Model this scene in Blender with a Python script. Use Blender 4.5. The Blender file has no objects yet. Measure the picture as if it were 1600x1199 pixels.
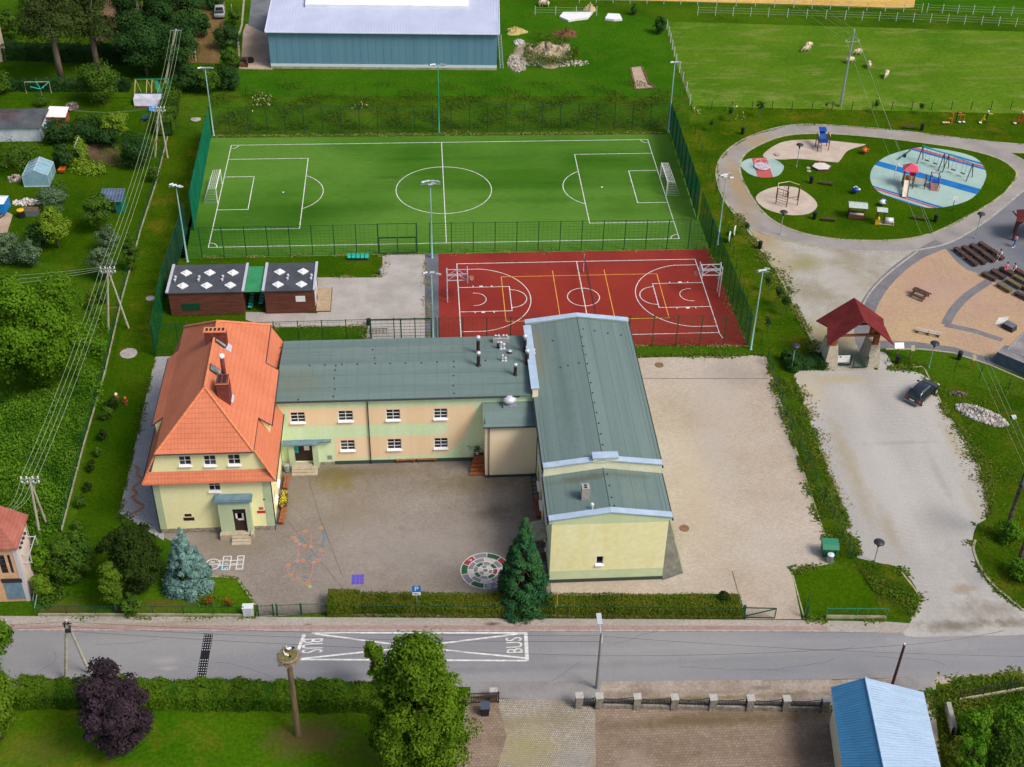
import bpy,bmesh,math,random
import numpy as np
from mathutils import Vector,Matrix
from mathutils.geometry import tessellate_polygon
from math import pi,sin,cos,radians as R
random.seed(7);rng=np.random.default_rng(7)
S=bpy.context.scene;COL=S.collection
V=Vector

FOC,CAM=2061.44,V((-2.4249,-148.2123,82.0075))
_p,_y,_r=0.6508,-0.0784,0.0222
_f=V((-sin(_y)*cos(_p),cos(_y)*cos(_p),-sin(_p)));_ri=V((cos(_y),sin(_y),0));_u=_ri.cross(_f)
CR=_ri*cos(_r)+_u*sin(_r);CU=-_ri*sin(_r)+_u*cos(_r);CF=_f
def ray(px,py):return CR*((px-800)/FOC)-CU*((py-599.5)/FOC)+CF
def P(px,py,z=0.0):
    d=ray(px,py);return CAM+d*((z-CAM.z)/d.z)
def PX(px,py,x):
    d=ray(px,py);return CAM+d*((x-CAM.x)/d.x)
def PY(px,py,y):
    d=ray(px,py);return CAM+d*((y-CAM.y)/d.y)
def H(y):
    t=min(1,max(0,(y-17.5)/8.5));return 1.2*t*t*(3-2*t)
def G(px,py,dz=0.0):
    z=0.0
    for _ in range(12):z=H(P(px,py,z).y)
    p=P(px,py,z);p.z+=dz;return p
def HT(px,py,top):
    "height of an upright thing whose foot shows at (px,py) and whose top shows at row top"
    b=G(px,py);lo,hi=0,60
    for _ in range(40):
        m=(lo+hi)/2;d=V((b.x,b.y,b.z+m))-CAM
        if 599.5-FOC*d.dot(CU)/d.dot(CF)>top:lo=m
        else:hi=m
    return lo

def link(o,parent=None):
    COL.objects.link(o)
    if parent is not None:o.parent=parent
    return o
def tag(o,label=None,cat=None,group=None,kind=None):
    if label:o['label']=label
    if cat:o['category']=cat
    if group:o['group']=group
    if kind:o['kind']=kind
    return o
def thing(name,label,cat,loc=(0,0,0),rz=0.0,group=None):
    o=bpy.data.objects.new(name,None);COL.objects.link(o)
    o.location=loc;o.rotation_euler=(0,0,rz);o.empty_display_size=.3
    return tag(o,label,cat,group)
def dup(root,loc,rz=0.0,label=None,scale=None,group=None):
    def cp(o,par):
        c=o.copy();COL.objects.link(c)
        if par is not None:c.parent=par
        for ch in list(o.children):cp(ch,c)
        return c
    r=cp(root,None);r.location=loc;r.rotation_euler=(0,0,rz)
    if label:r['label']=label
    if group:r['group']=group
    if scale is not None:r.scale=(scale,)*3 if isinstance(scale,(int,float))else scale
    return r
class MB:
    def __init__(s):s.v=[];s.f=[];s.mi=[];s.m=0
    def add(s,vs,fs):
        b=len(s.v);s.v+=[tuple(v)for v in vs]
        for f in fs:s.f.append([b+i for i in f]);s.mi.append(s.m)
        return s
    def quad(s,*p):return s.add(p,[list(range(len(p)))])
    def box(s,x0,x1,y0,y1,z0,z1):
        vs=[(x,y,z)for z in(z0,z1)for y in(y0,y1)for x in(x0,x1)]
        return s.add(vs,[(0,2,3,1),(4,5,7,6),(0,1,5,4),(2,6,7,3),(0,4,6,2),(1,3,7,5)])
    def obox(s,c,u,w,n,a,b,h):
        "box centred at c with half sizes a,b,h along axes u,w,n"
        c,u,w,n=V(c),V(u).normalized(),V(w).normalized(),V(n).normalized()
        vs=[c+u*(a*i)+w*(b*j)+n*(h*k)for k in(-1,1)for j in(-1,1)for i in(-1,1)]
        return s.add(vs,[(0,2,3,1),(4,5,7,6),(0,1,5,4),(2,6,7,3),(0,4,6,2),(1,3,7,5)])
    def beam(s,p,q,w,h=None):
        p,q=V(p),V(q);h=h or w;d=q-p
        up=V((0,0,1))if abs(d.normalized().z)<.95 else V((1,0,0))
        sd=d.cross(up);return s.obox((p+q)/2,d,sd,sd.cross(d),d.length/2,w/2,h/2)
    def tube(s,pts,r,n=6,r1=None,cap=True):
        pts=[V(p)for p in pts];b=len(s.v);k=len(pts)
        for i,p in enumerate(pts):
            d=(pts[min(i+1,k-1)]-pts[max(i-1,0)]).normalized()
            up=V((0,0,1))if abs(d.z)<.9 else V((1,0,0))
            a=d.cross(up).normalized();c=a.cross(d)
            rr=r if r1 is None else r+(r1-r)*i/max(1,k-1)
            if isinstance(r,(list,tuple)):rr=r[i]
            for j in range(n):
                t=2*pi*j/n;s.v.append(tuple(p+a*(rr*cos(t))+c*(rr*sin(t))))
        for i in range(k-1):
            for j in range(n):
                s.f.append([b+i*n+j,b+i*n+(j+1)%n,b+(i+1)*n+(j+1)%n,b+(i+1)*n+j]);s.mi.append(s.m)
        if cap:
            s.f.append([b+j for j in range(n)][::-1]);s.f.append([b+(k-1)*n+j for j in range(n)]);s.mi+=[s.m,s.m]
        return s
    def lathe(s,prof,c=(0,0,0),n=16):
        c=V(c);b=len(s.v);k=len(prof)
        for r,z in prof:
            for j in range(n):
                t=2*pi*j/n;s.v.append((c.x+r*cos(t),c.y+r*sin(t),c.z+z))
        for i in range(k-1):
            for j in range(n):
                s.f.append([b+i*n+j,b+i*n+(j+1)%n,b+(i+1)*n+(j+1)%n,b+(i+1)*n+j]);s.mi.append(s.m)
        s.f.append([b+j for j in range(n)][::-1]);s.f.append([b+(k-1)*n+j for j in range(n)]);s.mi+=[s.m,s.m]
        return s
    def poly(s,pts):
        pts=[V(p)for p in pts];tr=tessellate_polygon([pts])
        n=V((0,0,0))
        for i in range(len(pts)):n+=pts[i].cross(pts[(i+1)%len(pts)])
        out=[]
        for t in tr:
            a,b_,c=[pts[i]for i in t]
            out.append(tuple(t)if(b_-a).cross(c-a).dot(n)>0 else tuple(t)[::-1])
        return s.add(pts,out)
    def prism(s,pts,z0,z1):
        s.poly([(p[0],p[1],z1)for p in pts]);k=len(pts)
        for i in range(k):
            a,b_=pts[i],pts[(i+1)%k]
            s.quad((a[0],a[1],z0),(b_[0],b_[1],z0),(b_[0],b_[1],z1),(a[0],a[1],z1))
        return s
    def ribbon(s,pts,w,z,closed=False):
        pts=[V((p[0],p[1],0))for p in pts];k=len(pts);L,Rr=[],[]
        for i in range(k):
            a=pts[i-1]if(i>0 or closed)else pts[i]
            c=pts[(i+1)%k]if(i<k-1 or closed)else pts[i]
            d1=(pts[i]-a).normalized()if(pts[i]-a).length>1e-6 else(c-pts[i]).normalized()
            d2=(c-pts[i]).normalized()if(c-pts[i]).length>1e-6 else d1
            n1,n2=V((-d1.y,d1.x,0)),V((-d2.y,d2.x,0));m=(n1+n2)
            if m.length<1e-4:m=n1
            m.normalize();q=w/2/max(.35,m.dot(n1))
            L.append(pts[i]+m*q);Rr.append(pts[i]-m*q)
        zz=z if callable(z)else(lambda x,y:z)
        f=lambda p:(p.x,p.y,zz(p.x,p.y))
        for i in range(k if closed else k-1):
            j=(i+1)%k;s.quad(f(Rr[i]),f(Rr[j]),f(L[j]),f(L[i]))
        return s
    def kerb(s,pts,w,h,closed=False,z0=0):
        pts=[V((p[0],p[1],0))for p in pts];k=len(pts);L,Rr=[],[]
        for i in range(k):
            a=pts[i-1]if(i>0 or closed)else pts[i]
            c=pts[(i+1)%k]if(i<k-1 or closed)else pts[i]
            d=(c-a).normalized();n=V((-d.y,d.x,0));L.append(pts[i]+n*w/2);Rr.append(pts[i]-n*w/2)
        for i in range(k if closed else k-1):
            j=(i+1)%k
            zi,zj=z0+H(pts[i].y),z0+H(pts[j].y)
            A,B,C,D=Rr[i],Rr[j],L[j],L[i]
            t=lambda p,q:(p.x,p.y,q)
            s.quad(t(A,zi+h),t(B,zj+h),t(C,zj+h),t(D,zi+h));s.quad(t(A,zi),t(B,zj),t(B,zj+h),t(A,zi+h));s.quad(t(C,zj),t(D,zi),t(D,zi+h),t(C,zj+h))
        return s
    def build(s,name,mats,parent=None,smooth=False,kind=None):
        me=bpy.data.meshes.new(name);me.from_pydata(s.v,[],s.f)
        if not isinstance(mats,(list,tuple)):mats=[mats]
        for m in mats:me.materials.append(m)
        if len(mats)>1:me.polygons.foreach_set('material_index',s.mi)
        if smooth:me.polygons.foreach_set('use_smooth',[True]*len(me.polygons))
        me.update();o=bpy.data.objects.new(name,me);link(o,parent)
        if kind:o['kind']=kind
        return o
def single(o,label,cat,group=None):return tag(o,label,cat,group)
def recenter(o):
    "put a one-mesh thing's origin at its base"
    me=o.data;n=len(me.vertices);a=np.empty(n*3,np.float32);me.vertices.foreach_get('co',a);a=a.reshape(-1,3)
    c=(a.min(0)+a.max(0))/2;c[2]=a[:,2].min();me.vertices.foreach_set('co',(a-c).ravel());me.update();o.location=c
    return o
def smooth(pts,k=6,closed=True):
    pts=[V((p[0],p[1],0))for p in pts];n=len(pts);out=[]
    for i in range(n if closed else n-1):
        g=lambda j:pts[j%n]if closed else pts[max(0,min(n-1,j))]
        a,b,c,d=g(i-1),g(i),g(i+1),g(i+2)
        for t in range(k):
            t/=k;out.append(.5*((2*b)+(c-a)*t+(2*a-5*b+4*c-d)*t*t+(3*b-a-3*c+d)*t**3))
    if not closed:out.append(pts[-1])
    return out
def sheet(name,pts,z,m,kind='structure'):
    mb=MB();mb.poly([(p[0],p[1],z+0.0)for p in pts]);return mb.build(name,m,kind=kind)
def gp(l):return[G(*p)for p in l]
def ellipse(c,a,b,n=40,rot=0):
    return[V((c[0]+a*cos(t)*cos(rot)-b*sin(t)*sin(rot),c[1]+a*cos(t)*sin(rot)+b*sin(t)*cos(rot),0))for t in[2*pi*i/n for i in range(n)]]
def text(s,size,m,name,M,parent=None,sx=1.0,kind=None,ext=0.0):
    cu=bpy.data.curves.new(name,'FONT');cu.body=s;cu.size=size;cu.align_x='CENTER';cu.align_y='CENTER';cu.extrude=ext
    t=bpy.data.objects.new('tmp',cu);COL.objects.link(t);dg=bpy.context.evaluated_depsgraph_get();dg.update()
    me=bpy.data.meshes.new_from_object(t.evaluated_get(dg));bpy.data.objects.remove(t)
    me.materials.clear();me.materials.append(m)
    me.transform(M@Matrix.Diagonal((sx,1,1,1)));o=bpy.data.objects.new(name,me);link(o,parent)
    if kind:o['kind']=kind
    return o
def frame(p,u,v):
    "matrix: text x axis along u, text y axis along v, at p"
    u,v=V(u).normalized(),V(v).normalized();n=u.cross(v)
    return Matrix(((u.x,v.x,n.x,p[0]),(u.y,v.y,n.y,p[1]),(u.z,v.z,n.z,p[2]),(0,0,0,1)))

def sr(r,g,b):return tuple(((c/255+.055)/1.055)**2.4 if c>10 else c/255/12.92 for c in(r,g,b))
class NT:
    def __init__(s,name):
        s.m=bpy.data.materials.new(name);s.m.use_nodes=True;s.t=s.m.node_tree;s.b=s.t.nodes['Principled BSDF'];s._pos=None
    def n(s,typ,**kw):
        o=s.t.nodes.new(typ)
        for k,v in kw.items():
            if k.startswith('i_'):o.inputs[k[2:]].default_value=v
            else:setattr(o,k,v)
        return o
    def l(s,a,b):s.t.links.new(a,b)
    def pos(s,stretch=None,obj=False):
        if obj:o=s.n('ShaderNodeTexCoord').outputs['Object']
        else:o=s.n('ShaderNodeNewGeometry').outputs['Position']
        if stretch:
            mp=s.n('ShaderNodeVectorMath',operation='MULTIPLY');mp.inputs[1].default_value=stretch;s.l(o,mp.inputs[0]);o=mp.outputs[0]
        return o
    def noise(s,scale,det=4,rough=.55,stretch=None,dist=0,obj=False):
        x=s.n('ShaderNodeTexNoise');x.inputs['Scale'].default_value=scale;x.inputs['Detail'].default_value=det;x.inputs['Roughness'].default_value=rough
        x.inputs['Distortion'].default_value=dist
        s.l(s.pos(stretch,obj),x.inputs['Vector']);return x.outputs['Fac']
    def remap(s,f,a,b,c=0.,d=1.):
        x=s.n('ShaderNodeMapRange');s.l(f,x.inputs[0])
        for i,v in enumerate((a,b,c,d)):x.inputs[i+1].default_value=v
        return x.outputs[0]
    def mix(s,f,a,b,mode='MIX'):
        x=s.n('ShaderNodeMix',data_type='RGBA',blend_type=mode)
        for sock,v in((x.inputs[0],f),(x.inputs[6],a),(x.inputs[7],b)):
            if hasattr(v,'is_output'):s.l(v,sock)
            elif isinstance(v,(int,float)):sock.default_value=v
            else:sock.default_value=(*v[:3],1)
        return x.outputs[2]
    def math(s,op,a,b=None):
        x=s.n('ShaderNodeMath',operation=op)
        for i,v in enumerate((a,b)):
            if v is None:continue
            if hasattr(v,'is_output'):s.l(v,x.inputs[i])
            else:x.inputs[i].default_value=v
        return x.outputs[0]
    def bump(s,f,st,dist=.05):
        x=s.n('ShaderNodeBump');x.inputs['Strength'].default_value=st;x.inputs['Distance'].default_value=dist;s.l(f,x.inputs['Height']);s.l(x.outputs[0],s.b.inputs['Normal'])
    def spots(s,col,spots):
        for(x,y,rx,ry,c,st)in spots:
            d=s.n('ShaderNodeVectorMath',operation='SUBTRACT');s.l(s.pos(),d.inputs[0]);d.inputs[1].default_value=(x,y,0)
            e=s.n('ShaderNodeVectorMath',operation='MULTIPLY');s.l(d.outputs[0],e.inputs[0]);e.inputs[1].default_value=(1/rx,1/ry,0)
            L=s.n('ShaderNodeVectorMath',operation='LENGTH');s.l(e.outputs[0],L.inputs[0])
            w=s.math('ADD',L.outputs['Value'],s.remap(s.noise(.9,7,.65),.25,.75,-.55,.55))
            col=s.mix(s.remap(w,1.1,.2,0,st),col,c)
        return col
    def out(s,col,r=.85,spec=.25,metal=0):
        if hasattr(col,'is_output'):s.l(col,s.b.inputs['Base Color'])
        else:s.b.inputs['Base Color'].default_value=(*col,1)
        s.b.inputs['Roughness'].default_value=r;s.b.inputs['Specular IOR Level'].default_value=spec;s.b.inputs['Metallic'].default_value=metal
        return s.m
def mat(name,c1,c2=None,s=1.0,r=.85,fine=.12,fs=12,bump=0,bd=.03,metal=0,spec=.14,stretch=None,spots=None,lo=.38,hi=.62,obj=False,rings=None):
    t=NT(name);col=c1
    if c2 is not None:col=t.mix(t.remap(t.noise(s,6,.6,stretch,obj=obj),lo,hi),c1,c2)
    if fine or bump:
        f=t.noise(fs,5,.65,obj=obj)
        if fine:col=t.mix(1.0,col,t.mix(t.remap(f,.3,.7),(1-fine,)*3,(1+fine,)*3),'MULTIPLY')
        if bump:t.bump(f,bump,bd)
    if rings:
        wv=t.n('ShaderNodeTexWave',wave_type='RINGS',rings_direction='Z');wv.inputs['Scale'].default_value=.55;wv.inputs['Distortion'].default_value=5;wv.inputs['Detail'].default_value=4;wv.inputs['Detail Scale'].default_value=.35
        d=t.n('ShaderNodeVectorMath',operation='SUBTRACT');t.l(t.pos(),d.inputs[0]);d.inputs[1].default_value=(*rings,0);t.l(d.outputs[0],wv.inputs[0])
        col=t.mix(t.math('MULTIPLY',t.remap(wv.outputs['Fac'],.55,1,0,.16),t.remap(t.noise(.14,3),.42,.6)),col,[x*.74 for x in c1])
    if spots:col=t.spots(col,spots)
    return t.out(col,r,spec,metal)
def grass(name,c1,c2,c3,big=.09,dry=.45,streak=None,fine=.34,bare=None,barelo=.66,spots=None):
    t=NT(name)
    col=t.mix(t.remap(t.noise(big,5,.6),.36,.62),c1,c2)
    col=t.mix(t.remap(t.noise(.33,6,.65,streak),.5,.74,0,dry),col,c3)
    if bare:col=t.mix(t.remap(t.noise(.22,7,.7),barelo,barelo+.1),col,bare)
    f=t.noise(3.2,8,.72,streak);g=t.noise(17,4,.7)
    col=t.mix(1.0,col,t.mix(t.remap(f,.32,.68),(1-fine,)*3,(1+fine,)*3),'MULTIPLY')
    col=t.mix(1.0,col,t.mix(t.remap(g,.3,.7),(.8,)*3,(1.2,)*3),'MULTIPLY')
    if spots:col=t.spots(col,spots)
    t.bump(t.math('ADD',f,t.math('MULTIPLY',g,.5)),.75,.12)
    return t.out(col,1,.0)
def paver(name,c1,c2,s=.25,bw=.2,bh=.1,mortar=.72,rot=0.,spots=None,fine=.15,streak=None,ms=.012):
    t=NT(name);col=t.mix(t.remap(t.noise(s,7,.65,streak),.36,.64),c1,c2)
    mp=t.n('ShaderNodeMapping');mp.inputs['Rotation'].default_value=(0,0,rot);t.l(t.pos(),mp.inputs[0])
    b=t.n('ShaderNodeTexBrick');t.l(mp.outputs[0],b.inputs[0])
    b.inputs['Scale'].default_value=1;b.inputs['Brick Width'].default_value=bw;b.inputs['Row Height'].default_value=bh;b.inputs['Mortar Size'].default_value=ms;b.inputs['Mortar Smooth'].default_value=.3
    b.inputs['Color1'].default_value=(.86,.86,.86,1);b.inputs['Color2'].default_value=(1.12,1.1,1.08,1);b.inputs['Mortar'].default_value=(mortar,)*3+(1,)
    col=t.mix(1.0,col,b.outputs['Color'],'MULTIPLY')
    f=t.noise(5,7,.7);col=t.mix(1.0,col,t.mix(t.remap(f,.3,.7),(1-fine,)*3,(1+fine,)*3),'MULTIPLY')
    if spots:col=t.spots(col,spots)
    t.bump(f,.25,.02);return t.out(col,.9,.06)
def leafm(name,dark,light,extra=None,tr=.22):
    t=NT(name);a=t.n('ShaderNodeAttribute',attribute_name='rnd').outputs['Fac']
    col=t.mix(a,dark,light)
    col=t.mix(t.remap(t.noise(.55,3,.6),.4,.66,0,.55),col,extra or light)
    t.out(col,.85,.04)
    tl=t.n('ShaderNodeBsdfTranslucent');t.l(col,tl.inputs[0]);mx=t.n('ShaderNodeMixShader');mx.inputs[0].default_value=tr
    t.l(t.b.outputs[0],mx.inputs[1]);t.l(tl.outputs[0],mx.inputs[2]);t.l(mx.outputs[0],t.t.nodes['Material Output'].inputs[0])
    return t.m
def plain(name,c,r=.6,metal=0,spec=.3,fine=.08,fs=6):return mat(name,c,r=r,metal=metal,spec=spec,fine=fine,fs=fs)
def netm(name,c,alpha,fs=1.2):
    t=NT(name);t.out(t.mix(t.remap(t.noise(fs,4,.6,(1,1,.3)),.35,.65),[x*.72 for x in c],[x*1.2 for x in c]),.8,.1)
    tr=t.n('ShaderNodeBsdfTransparent');mx=t.n('ShaderNodeMixShader');mx.inputs[0].default_value=alpha
    t.l(tr.outputs[0],mx.inputs[1]);t.l(t.b.outputs[0],mx.inputs[2]);t.l(mx.outputs[0],t.t.nodes['Material Output'].inputs[0]);return t.m

def leaf_obj(name,Pn,N,Sz,m,parent=None,asp=.62,extra=None,rnd=None):
    "one mesh of leaf-sized quads; extra = (verts, faces) of a solid core or stems in slot 1"
    n=len(Pn);N=N/np.maximum(1e-6,np.linalg.norm(N,axis=1,keepdims=True))
    q=rng.normal(size=(n,3));T=np.cross(N,q);T/=np.maximum(1e-6,np.linalg.norm(T,axis=1,keepdims=True));B=np.cross(N,T)
    Sz=np.broadcast_to(Sz,(n,))[:,None]*.5;w=Sz*asp
    vs=np.stack([Pn-T*Sz*.9-B*w*.35,Pn-T*Sz*.1+B*w*-1,Pn+T*Sz,Pn+T*Sz*.05+B*w],1).reshape(-1,3)
    me=bpy.data.meshes.new(name);nv=4*n
    me.vertices.add(nv);me.vertices.foreach_set('co',vs.astype(np.float32).ravel())
    me.loops.add(nv);me.loops.foreach_set('vertex_index',np.arange(nv,dtype=np.int32))
    me.polygons.add(n);me.polygons.foreach_set('loop_start',np.arange(0,nv,4,dtype=np.int32))
    at=me.attributes.new('rnd','FLOAT','FACE');at.data.foreach_set('value',(rng.random(n)if rnd is None else rnd).astype(np.float32))
    me.materials.append(m);me.update(calc_edges=True);me.validate()
    return link(bpy.data.objects.new(name,me),parent)
def sph(n):
    q=rng.normal(size=(n,3));return q/np.linalg.norm(q,axis=1,keepdims=True)
def crown_pts(n,rad,clumps,cr,shape='round',low=.0):
    "clumped crown; rad=(rx,ry,rz) about the origin; returns points and outward normals"
    D=sph(clumps);rr=rng.uniform(.45,.95,(clumps,1));C=D*rr
    if shape=='cone':
        h=1-2*rng.random(clumps)**.55;wd=(1-h)/2*.95+.06;a=rng.uniform(0,2*pi,clumps);q=rng.uniform(.5,1,clumps)**.5
        C=np.stack([np.cos(a)*wd*q,np.sin(a)*wd*q,h],1)
    if shape=='ovoid':C[:,:2]*=(1.12-.5*np.clip(C[:,2:3]+.35,0,1.3))
    if shape=='dome':C[:,2]=np.abs(C[:,2])*1.7-.8
    C=C*np.array(rad);crs=cr*rng.uniform(.6,1.25,clumps)
    if shape=='cone':crs=crs*(.3+.8*(1-(C[:,2]/rad[2]))/2)
    i=rng.integers(0,clumps,n);d=sph(n);d[:,2]=np.where(rng.random(n)<.55,np.abs(d[:,2]),d[:,2])
    d/=np.linalg.norm(d,axis=1,keepdims=True)
    p=C[i]+d*(crs[i]*np.where(rng.random(n)<.16,rng.uniform(1.05,1.45,n),rng.uniform(.75,1.08,n)))[:,None]*np.array([1,1,.8])
    nn=d*1.0+(C[i]/np.array(rad))*.5+rng.normal(size=(n,3))*.45;nn[:,2]+=.25
    rn=np.clip(rng.random(clumps)[i]*.6+rng.random(n)*.4,0,1)
    return p,nn,rn
def limbs(mb,h0,h1,spread,n=5,r=.15):
    for k in range(n):
        a=2*pi*k/n+random.random();z=h0+(h1-h0)*random.uniform(0,.5)
        mb.tube([(0,0,z),(spread*.45*cos(a),spread*.45*sin(a),z+(h1-z)*.5),(spread*cos(a),spread*sin(a),h1*random.uniform(.85,1.05))],r,5,r*.25)
def tree(name,label,loc,h,rad,m,n=6000,leaf=.35,clumps=40,cr=None,trunk=None,cz=None,shape='round',group=None,rz=0,lean=0,cat='tree'):
    o=thing(name,label,cat,loc,rz,group);rz_=rad[2];cz=cz if cz is not None else h-rz_
    p,nn,rn=crown_pts(n,rad,clumps,cr or rad[0]*.36,shape);p[:,2]+=cz
    k=p[:,2]>.12;leaf_obj('crown',p[k],nn[k],leaf*rng.uniform(.7,1.25,k.sum()),m,o,rnd=rn[k])
    mb=MB();tr=trunk or h*.022
    if shape=='cone':
        mb.tube([(0,0,-.1),(lean*.5,0,h*.5),(lean,0,h*.97)],[tr,tr*.6,.02],8)
        for i in range(26):
            z=h*(.12+.8*i/26);w=rad[0]*(1-z/h)*.9;a=i*2.4;mb.tube([(lean*z/h,0,z),(w*cos(a),w*sin(a),z-.12*w)],tr*.2,4,.01)
    else:
        mb.tube([(0,0,-.1),(lean*.2,0,h*.2),(lean*.6,.05,h*.45),(lean,0,cz+rz_*.5)],[tr*1.15,tr,tr*.8,tr*.2],8);limbs(mb,h*.22,cz+rz_*.25,rad[0]*.6,7,tr*.45)
    mb.build('trunk',MT['bark'],o,True)
    return o
def hedge(name,label,a,b,w,h,m,n,leaf=.16,cat='hedge',group=None,wob=.12,z0=0.0):
    a,b=V((a[0],a[1],0)),V((b[0],b[1],0));d=b-a;L=d.length;u=d/L;v=V((-u.y,u.x,0))
    t=rng.random(n);ar=np.array([w,h,h]);s=rng.choice(3,n,p=ar/ar.sum())
    X=t*L;Y=np.where(s==0,rng.uniform(-.5,.5,n)*w,np.where(s==1,-.5*w,.5*w));Z=np.where(s==0,h,rng.random(n)*h)
    nn=np.stack([np.zeros(n),np.where(s==0,0,np.where(s==1,-1.,1.)),np.where(s==0,1.,.2)],1)+rng.normal(size=(n,3))*.5
    wv=(np.sin(X*1.9)+np.sin(X*.83+1.3)+np.sin(X*4.1+Y))*.33*wob;Z=np.maximum(.03,Z+np.where(s==0,wv,0)+rng.normal(size=n)*.05);Y=Y+wv*np.sign(Y)*.6+rng.normal(size=n)*.05
    uu,vv=np.array([u.x,u.y,0]),np.array([v.x,v.y,0])
    Pn=np.array([a.x,a.y,z0])+X[:,None]*uu+Y[:,None]*vv;Pn[:,2]+=Z
    N3=nn[:,:1]*uu+nn[:,1:2]*vv;N3[:,2]=nn[:,2]
    c=V((a.x,a.y,z0));Pn=Pn-np.array(c)
    o=leaf_obj(name,Pn,N3,leaf*rng.uniform(.7,1.3,n),m,rnd=np.clip(.5+.35*np.sin(X*.7+2*np.sin(X*.31))+rng.normal(size=n)*.25,0,1))
    o.location=c;tag(o,label,cat,group)
    bm=bmesh.new();bm.from_mesh(o.data)
    hw,hh=w/2*.82,h*.9
    cs=[bm.verts.new((u*(L*i)+v*(hw*j)+V((0,0,hh*k))))for k in(0,1)for j in(-1,1)for i in(0.01,.99)]
    for f in((4,5,7,6),(0,1,5,4),(2,6,7,3),(0,4,6,2),(1,3,7,5)):bm.faces.new([cs[i]for i in f])
    bm.to_mesh(o.data);bm.free();return o
def inside(poly,x,y):
    c=np.zeros(len(x),bool);k=len(poly)
    for i in range(k):
        x0,y0=poly[i][0],poly[i][1];x1,y1=poly[i-1][0],poly[i-1][1]
        hit=((y0>y)!=(y1>y))&(x<(x1-x0)*(y-y0)/((y1-y0)or 1e-9)+x0);c^=hit
    return c
def scatter(name,polys,n,m,h=(.2,.5),w=.14,clump=0.0,zfun=H,z0=0.,up=.3):
    "ground cover nobody could count: upright leaf blades over polygons"
    X,Y=[],[]
    for poly in polys:
        xs=[p[0]for p in poly];ys=[p[1]for p in poly];a=(max(xs)-min(xs))*(max(ys)-min(ys))
        k=int(n*a/sum((max(p[0]for p in q)-min(p[0]for p in q))*(max(p[1]for p in q)-min(p[1]for p in q))for q in polys))
        x=rng.uniform(min(xs),max(xs),k);y=rng.uniform(min(ys),max(ys),k);g=inside(poly,x,y);X.append(x[g]);Y.append(y[g])
    X=np.concatenate(X);Y=np.concatenate(Y);k=len(X)
    dens=np.sin(X*.9+np.sin(Y*.7)*2)+np.sin(Y*1.1+np.sin(X*.5)*2)+rng.normal(size=k)*.7
    if clump:g=dens>clump;X,Y,dens=X[g],Y[g],dens[g];k=len(X)
    hh=rng.uniform(h[0],h[1],k)*(.7+.3*np.clip(dens,0,2));Z=np.array([zfun(v)for v in Y])+z0
    ln=rng.normal(size=(k,3))*.5;ln[:,2]=0
    Pn=np.stack([X,Y,Z+hh*rng.uniform(.1,.9,k)],1);N3=rng.normal(size=(k,3));N3[:,2]=np.abs(N3[:,2])+up
    return tag(leaf_obj(name,Pn,N3,np.minimum(.3,hh*.55)*rng.uniform(.7,1.3,k),m,asp=w/.3,rnd=np.clip(.5+.22*dens+rng.normal(size=k)*.15,0,1)),kind='stuff')

def edge(name,lines,n,m,spread=.35,size=(.15,.38),z0=.03,up=1.1):
    "ragged tufts creeping over the edge of a hard surface"
    X=[];Ls=[sum((V((b[0],b[1]))-V((a[0],a[1]))).length for a,b in zip(l,l[1:]))for l in lines]
    for l,L in zip(lines,Ls):
        k=int(n*L/sum(Ls));seg=[(V((a[0],a[1])),V((b[0],b[1])))for a,b in zip(l,l[1:])];w=np.array([(b-a).length for a,b in seg]);i=rng.choice(len(seg),k,p=w/w.sum());t=rng.random(k)
        A=np.array([[*seg[q][0]]for q in i]);B=np.array([[*seg[q][1]]for q in i]);d=(B-A)/np.linalg.norm(B-A,axis=1,keepdims=True);p=A+(B-A)*t[:,None]
        g=np.sin(p[:,0]*1.3+np.sin(p[:,1])*2)+np.sin(p[:,1]*1.7)+rng.normal(size=k)*.5>-.5;o=rng.normal(size=k)*spread*(1+.5*np.sin(p[:,0]*.6+p[:,1]*.4));p=p+np.stack([-d[:,1],d[:,0]],1)*o[:,None];X.append(p[g])
    p=np.concatenate(X);k=len(p);N=rng.normal(size=(k,3))*.5;N[:,2]+=up
    return tag(leaf_obj(name,np.column_stack([p,np.array([H(y)for y in p[:,1]])+z0+rng.random(k)*.06]),N,rng.uniform(*size,k),m,asp=.75),kind='stuff')

SUN_E,SKY_S,EXPO=1.85,.105,0.5


MT={}
MT['bark']=mat('bark',(.12,.085,.06),(.2,.16,.12),6,bump=.4,stretch=(1,1,.2))
MT['barkpine']=mat('pine_bark',(.16,.11,.08),(.24,.18,.13),6,bump=.4)
MT['white']=plain('white_paint',(.74,.74,.75),.5)
MT['line']=mat('line_paint',(.72,.72,.70),(.5,.5,.48),1.8,fine=.1)
MT['yline']=mat('orange_line_paint',(.8,.42,.06),(.62,.3,.05),2)
MT['galv']=plain('galvanised_steel',(.45,.5,.53),.4,.6)
MT['silver']=plain('silver_paint',(.6,.6,.66),.4,.3)
MT['dark']=plain('dark_metal',(.03,.03,.035),.45)
MT['black']=plain('black_plastic',(.015,.015,.017),.4)
MT['green_metal']=plain('green_painted_steel',(.005,.06,.03),.5)
MT['mast']=plain('mast_paint',(.20,.36,.34),.4)
MT['mast_g']=plain('green_mast_paint',(.01,.22,.12),.4)
MT['mesh']=plain('fence_wire',(.008,.075,.03),.5)
MT['net']=netm('green_net',(.002,.15,.08),.84)
MT['screen']=netm('wind_screen',(.002,.055,.045),.5)
MT['screeng']=netm('green_screen',(.002,.11,.03),.52)
MT['concrete']=mat('concrete',(.28,.265,.24),(.40,.38,.35),2,bump=.2)
MT['kerb']=mat('kerb_stone',(.27,.25,.15),(.38,.36,.25),1.2,fine=.2)
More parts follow.
